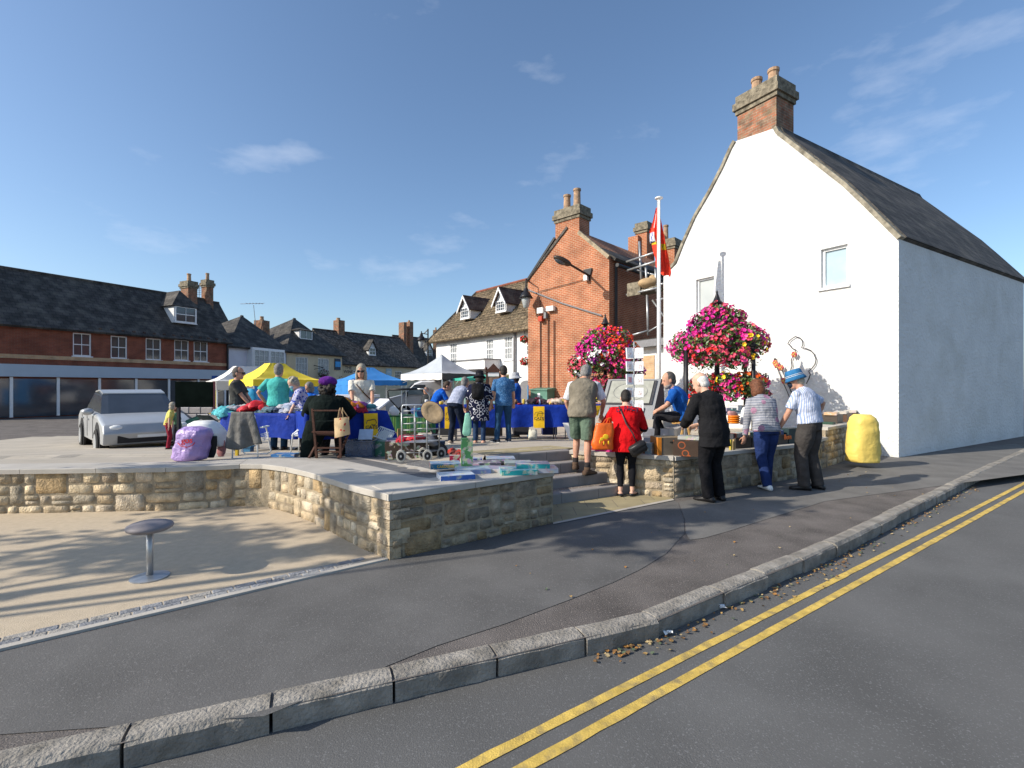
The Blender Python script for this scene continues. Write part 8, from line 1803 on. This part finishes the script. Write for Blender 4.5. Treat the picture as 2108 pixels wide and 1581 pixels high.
# folding chair of the seated man
wc = thing('folding_chair', V((2.86, 8.1, .6)), 'light wooden folding chair under the bearded man in blue', 'chair')
Yc = 7.95; zf = .602
a1 = Q(1420, 822, Yc - .22); b1 = Q(1396, 900, Yc - .22); b1.z = zf; rod(wc, a1, b1, .035, M_lightwood, 'back_post', .025)
a2 = Q(1437, 824, Yc + .28); b2 = Q(1412, 900, Yc + .28); b2.z = zf; rod(wc, a2, b2, .035, M_lightwood, 'back_post', .025)
rod(wc, a1 + (b1 - a1) * .06, a2 + (b2 - a2) * .06, .02, M_lightwood, 'back_slat', .075)
s1_ = Q(1388, 872, Yc - .12); s2_ = Q(1414, 869, Yc - .12); 
for k in range(5): t = k / 4; rod(wc, s1_.lerp(s2_, t), s1_.lerp(s2_, t) + V((.1, .40, 0)), .06, M_lightwood, 'seat_slat', .016)
for (q, yy) in ((0, -.12), (1, .28)): a_ = Q(1414, 868, Yc + yy); b_ = Q(1424, 900, Yc + yy); b_.z = zf; rod(wc, a_, b_, .03, M_lightwood, 'leg', .022)
# orange carrier bag
ob = sack('carrier_bag', 'orange plastic carrier bag with yellow animal print held by the woman in red', 'bag', [(871, 1228, 1262), (875, 1226, 1263), (895, 1222, 1263), (915, 1217, 1262), (925, 1220, 1262)], 6.95, mat('orange_plastic_bag', (.75, .13, .01), .4, .08, 5, .5, 10, spec=.5), .09, 7, ruff=.03)
for du in (0, 8): mb = MB(); mb.tube([Q(1240 + du, 873, 6.9), Q(1247 + du * .6, 863, 6.93), Q(1254 + du * .3, 860, 6.95), Q(1256 + du * .5, 873, 6.98)], .007, 5); mb.build('handle', MATS['orange_plastic_bag'], ob)
mb = MB(); mp_ = mat('logo_yellow', (.8, .5, .02), .5)
for (u, v, rx, rz) in ((1247, 899, .045, .04), (1239, 904, .03, .028), (1235, 910, .012, .03), (1243, 912, .013, .03), (1253, 911, .014, .03)): mb.ell(Q(u, v, 6.865), (rx, .006, rz), n=14, k=8)
mb.build('print', mp_, ob, smooth=True, remesh=.006)
# stool at the lower left
p = V((-3.02, 4.05, 0)); stl = thing('stool', p, 'low grey padded stool on a thin post at the lower left edge', 'stool')
mb = MB(); mb.ell(p + V((0, 0, .43)), (.17, .17, .05), n=20, k=10); mb.build('seat', mat('grey_vinyl', (.22, .2, .21), .6), stl, smooth=True)
mb = MB(); mb.tube([p + V((0, 0, .0)), p + V((0, 0, .41))], .025, 10); mb.build('post', M_steel, stl, smooth=True); mb = MB(); mb.lathe(p, [(.14, 0), (.14, .015), (.03, .03)], 18); mb.build('foot', M_steel, stl)
# ------------------------------------------------------------------ the tree whose shade falls on the bay and the plaza
def tree(label, base, clumps, n, seed):
    rr = random.Random(seed); base = V(base); root = thing('tree', base, label, 'tree')
    cen = sum((V(c[:3]) for c in clumps), V((0, 0, 0))) / len(clumps); fork = base + V((0, 0, 2.4)); mb = MB()
    mb.tube([base, base + V((.05, 0, 1.2)), fork], 0, 12, rs=[.22, .16, .14]); tk = mb.build('trunk', M_darkwood, root, smooth=True)
    for c in clumps: mb = MB(); e = V(c[:3]); mb.tube([fork, fork.lerp(e, .5) + V((0, 0, .3)), e], 0, 7, rs=[.045, .025, .012]); mb.build('branch', M_darkwood, root, smooth=True)
    mb = MB()
    for _ in range(n):
        c = rr.choice(clumps); d = V((rr.gauss(0, 1), rr.gauss(0, 1), rr.gauss(0, .7))); p = V(c[:3]) + d * c[3] * .72; s = rr.uniform(.06, .11)
        if noise.noise(p * 1.6) < -.2: continue
        e1 = V((rr.gauss(0, 1), rr.gauss(0, 1), rr.gauss(0, 1))).normalized(); e2 = e1.orthogonal().normalized(); mb.add([p - e1 * s, p + e2 * s * .5, p + e1 * s, p - e2 * s * .5], [(0, 1, 2, 3)], 0, rr.choice([(.06, .1, .03), (.09, .14, .04)]))
    mb.build('crown', M_leaf, root, recalc=False); return root
tree('broad leafed tree at the left whose branches shade the gravel bay', (-10.5, .8, 0), [(x, y, 5.0 + .1 * (k % 3), r) for k, (x, y, r) in enumerate(((-11.04, 2.09, .36), (-10.45, 2.15, .36), (-9.85, 2.1, .34), (-10.7, 1.85, .34), (-9.5, 2.3, .28), (-12.0, 2.0, .45), (-13.3, 1.6, .5), (-8.75, 2.75, .26), (-8.25, 2.85, .26), (-7.8, 2.95, .2), (-5.4, 3.2, .24), (-4.9, 3.5, .22), (-5.9, 3.1, .22), (-11.7, 3.6, .36), (-7.0, 2.2, .3)))], 6500, 4)
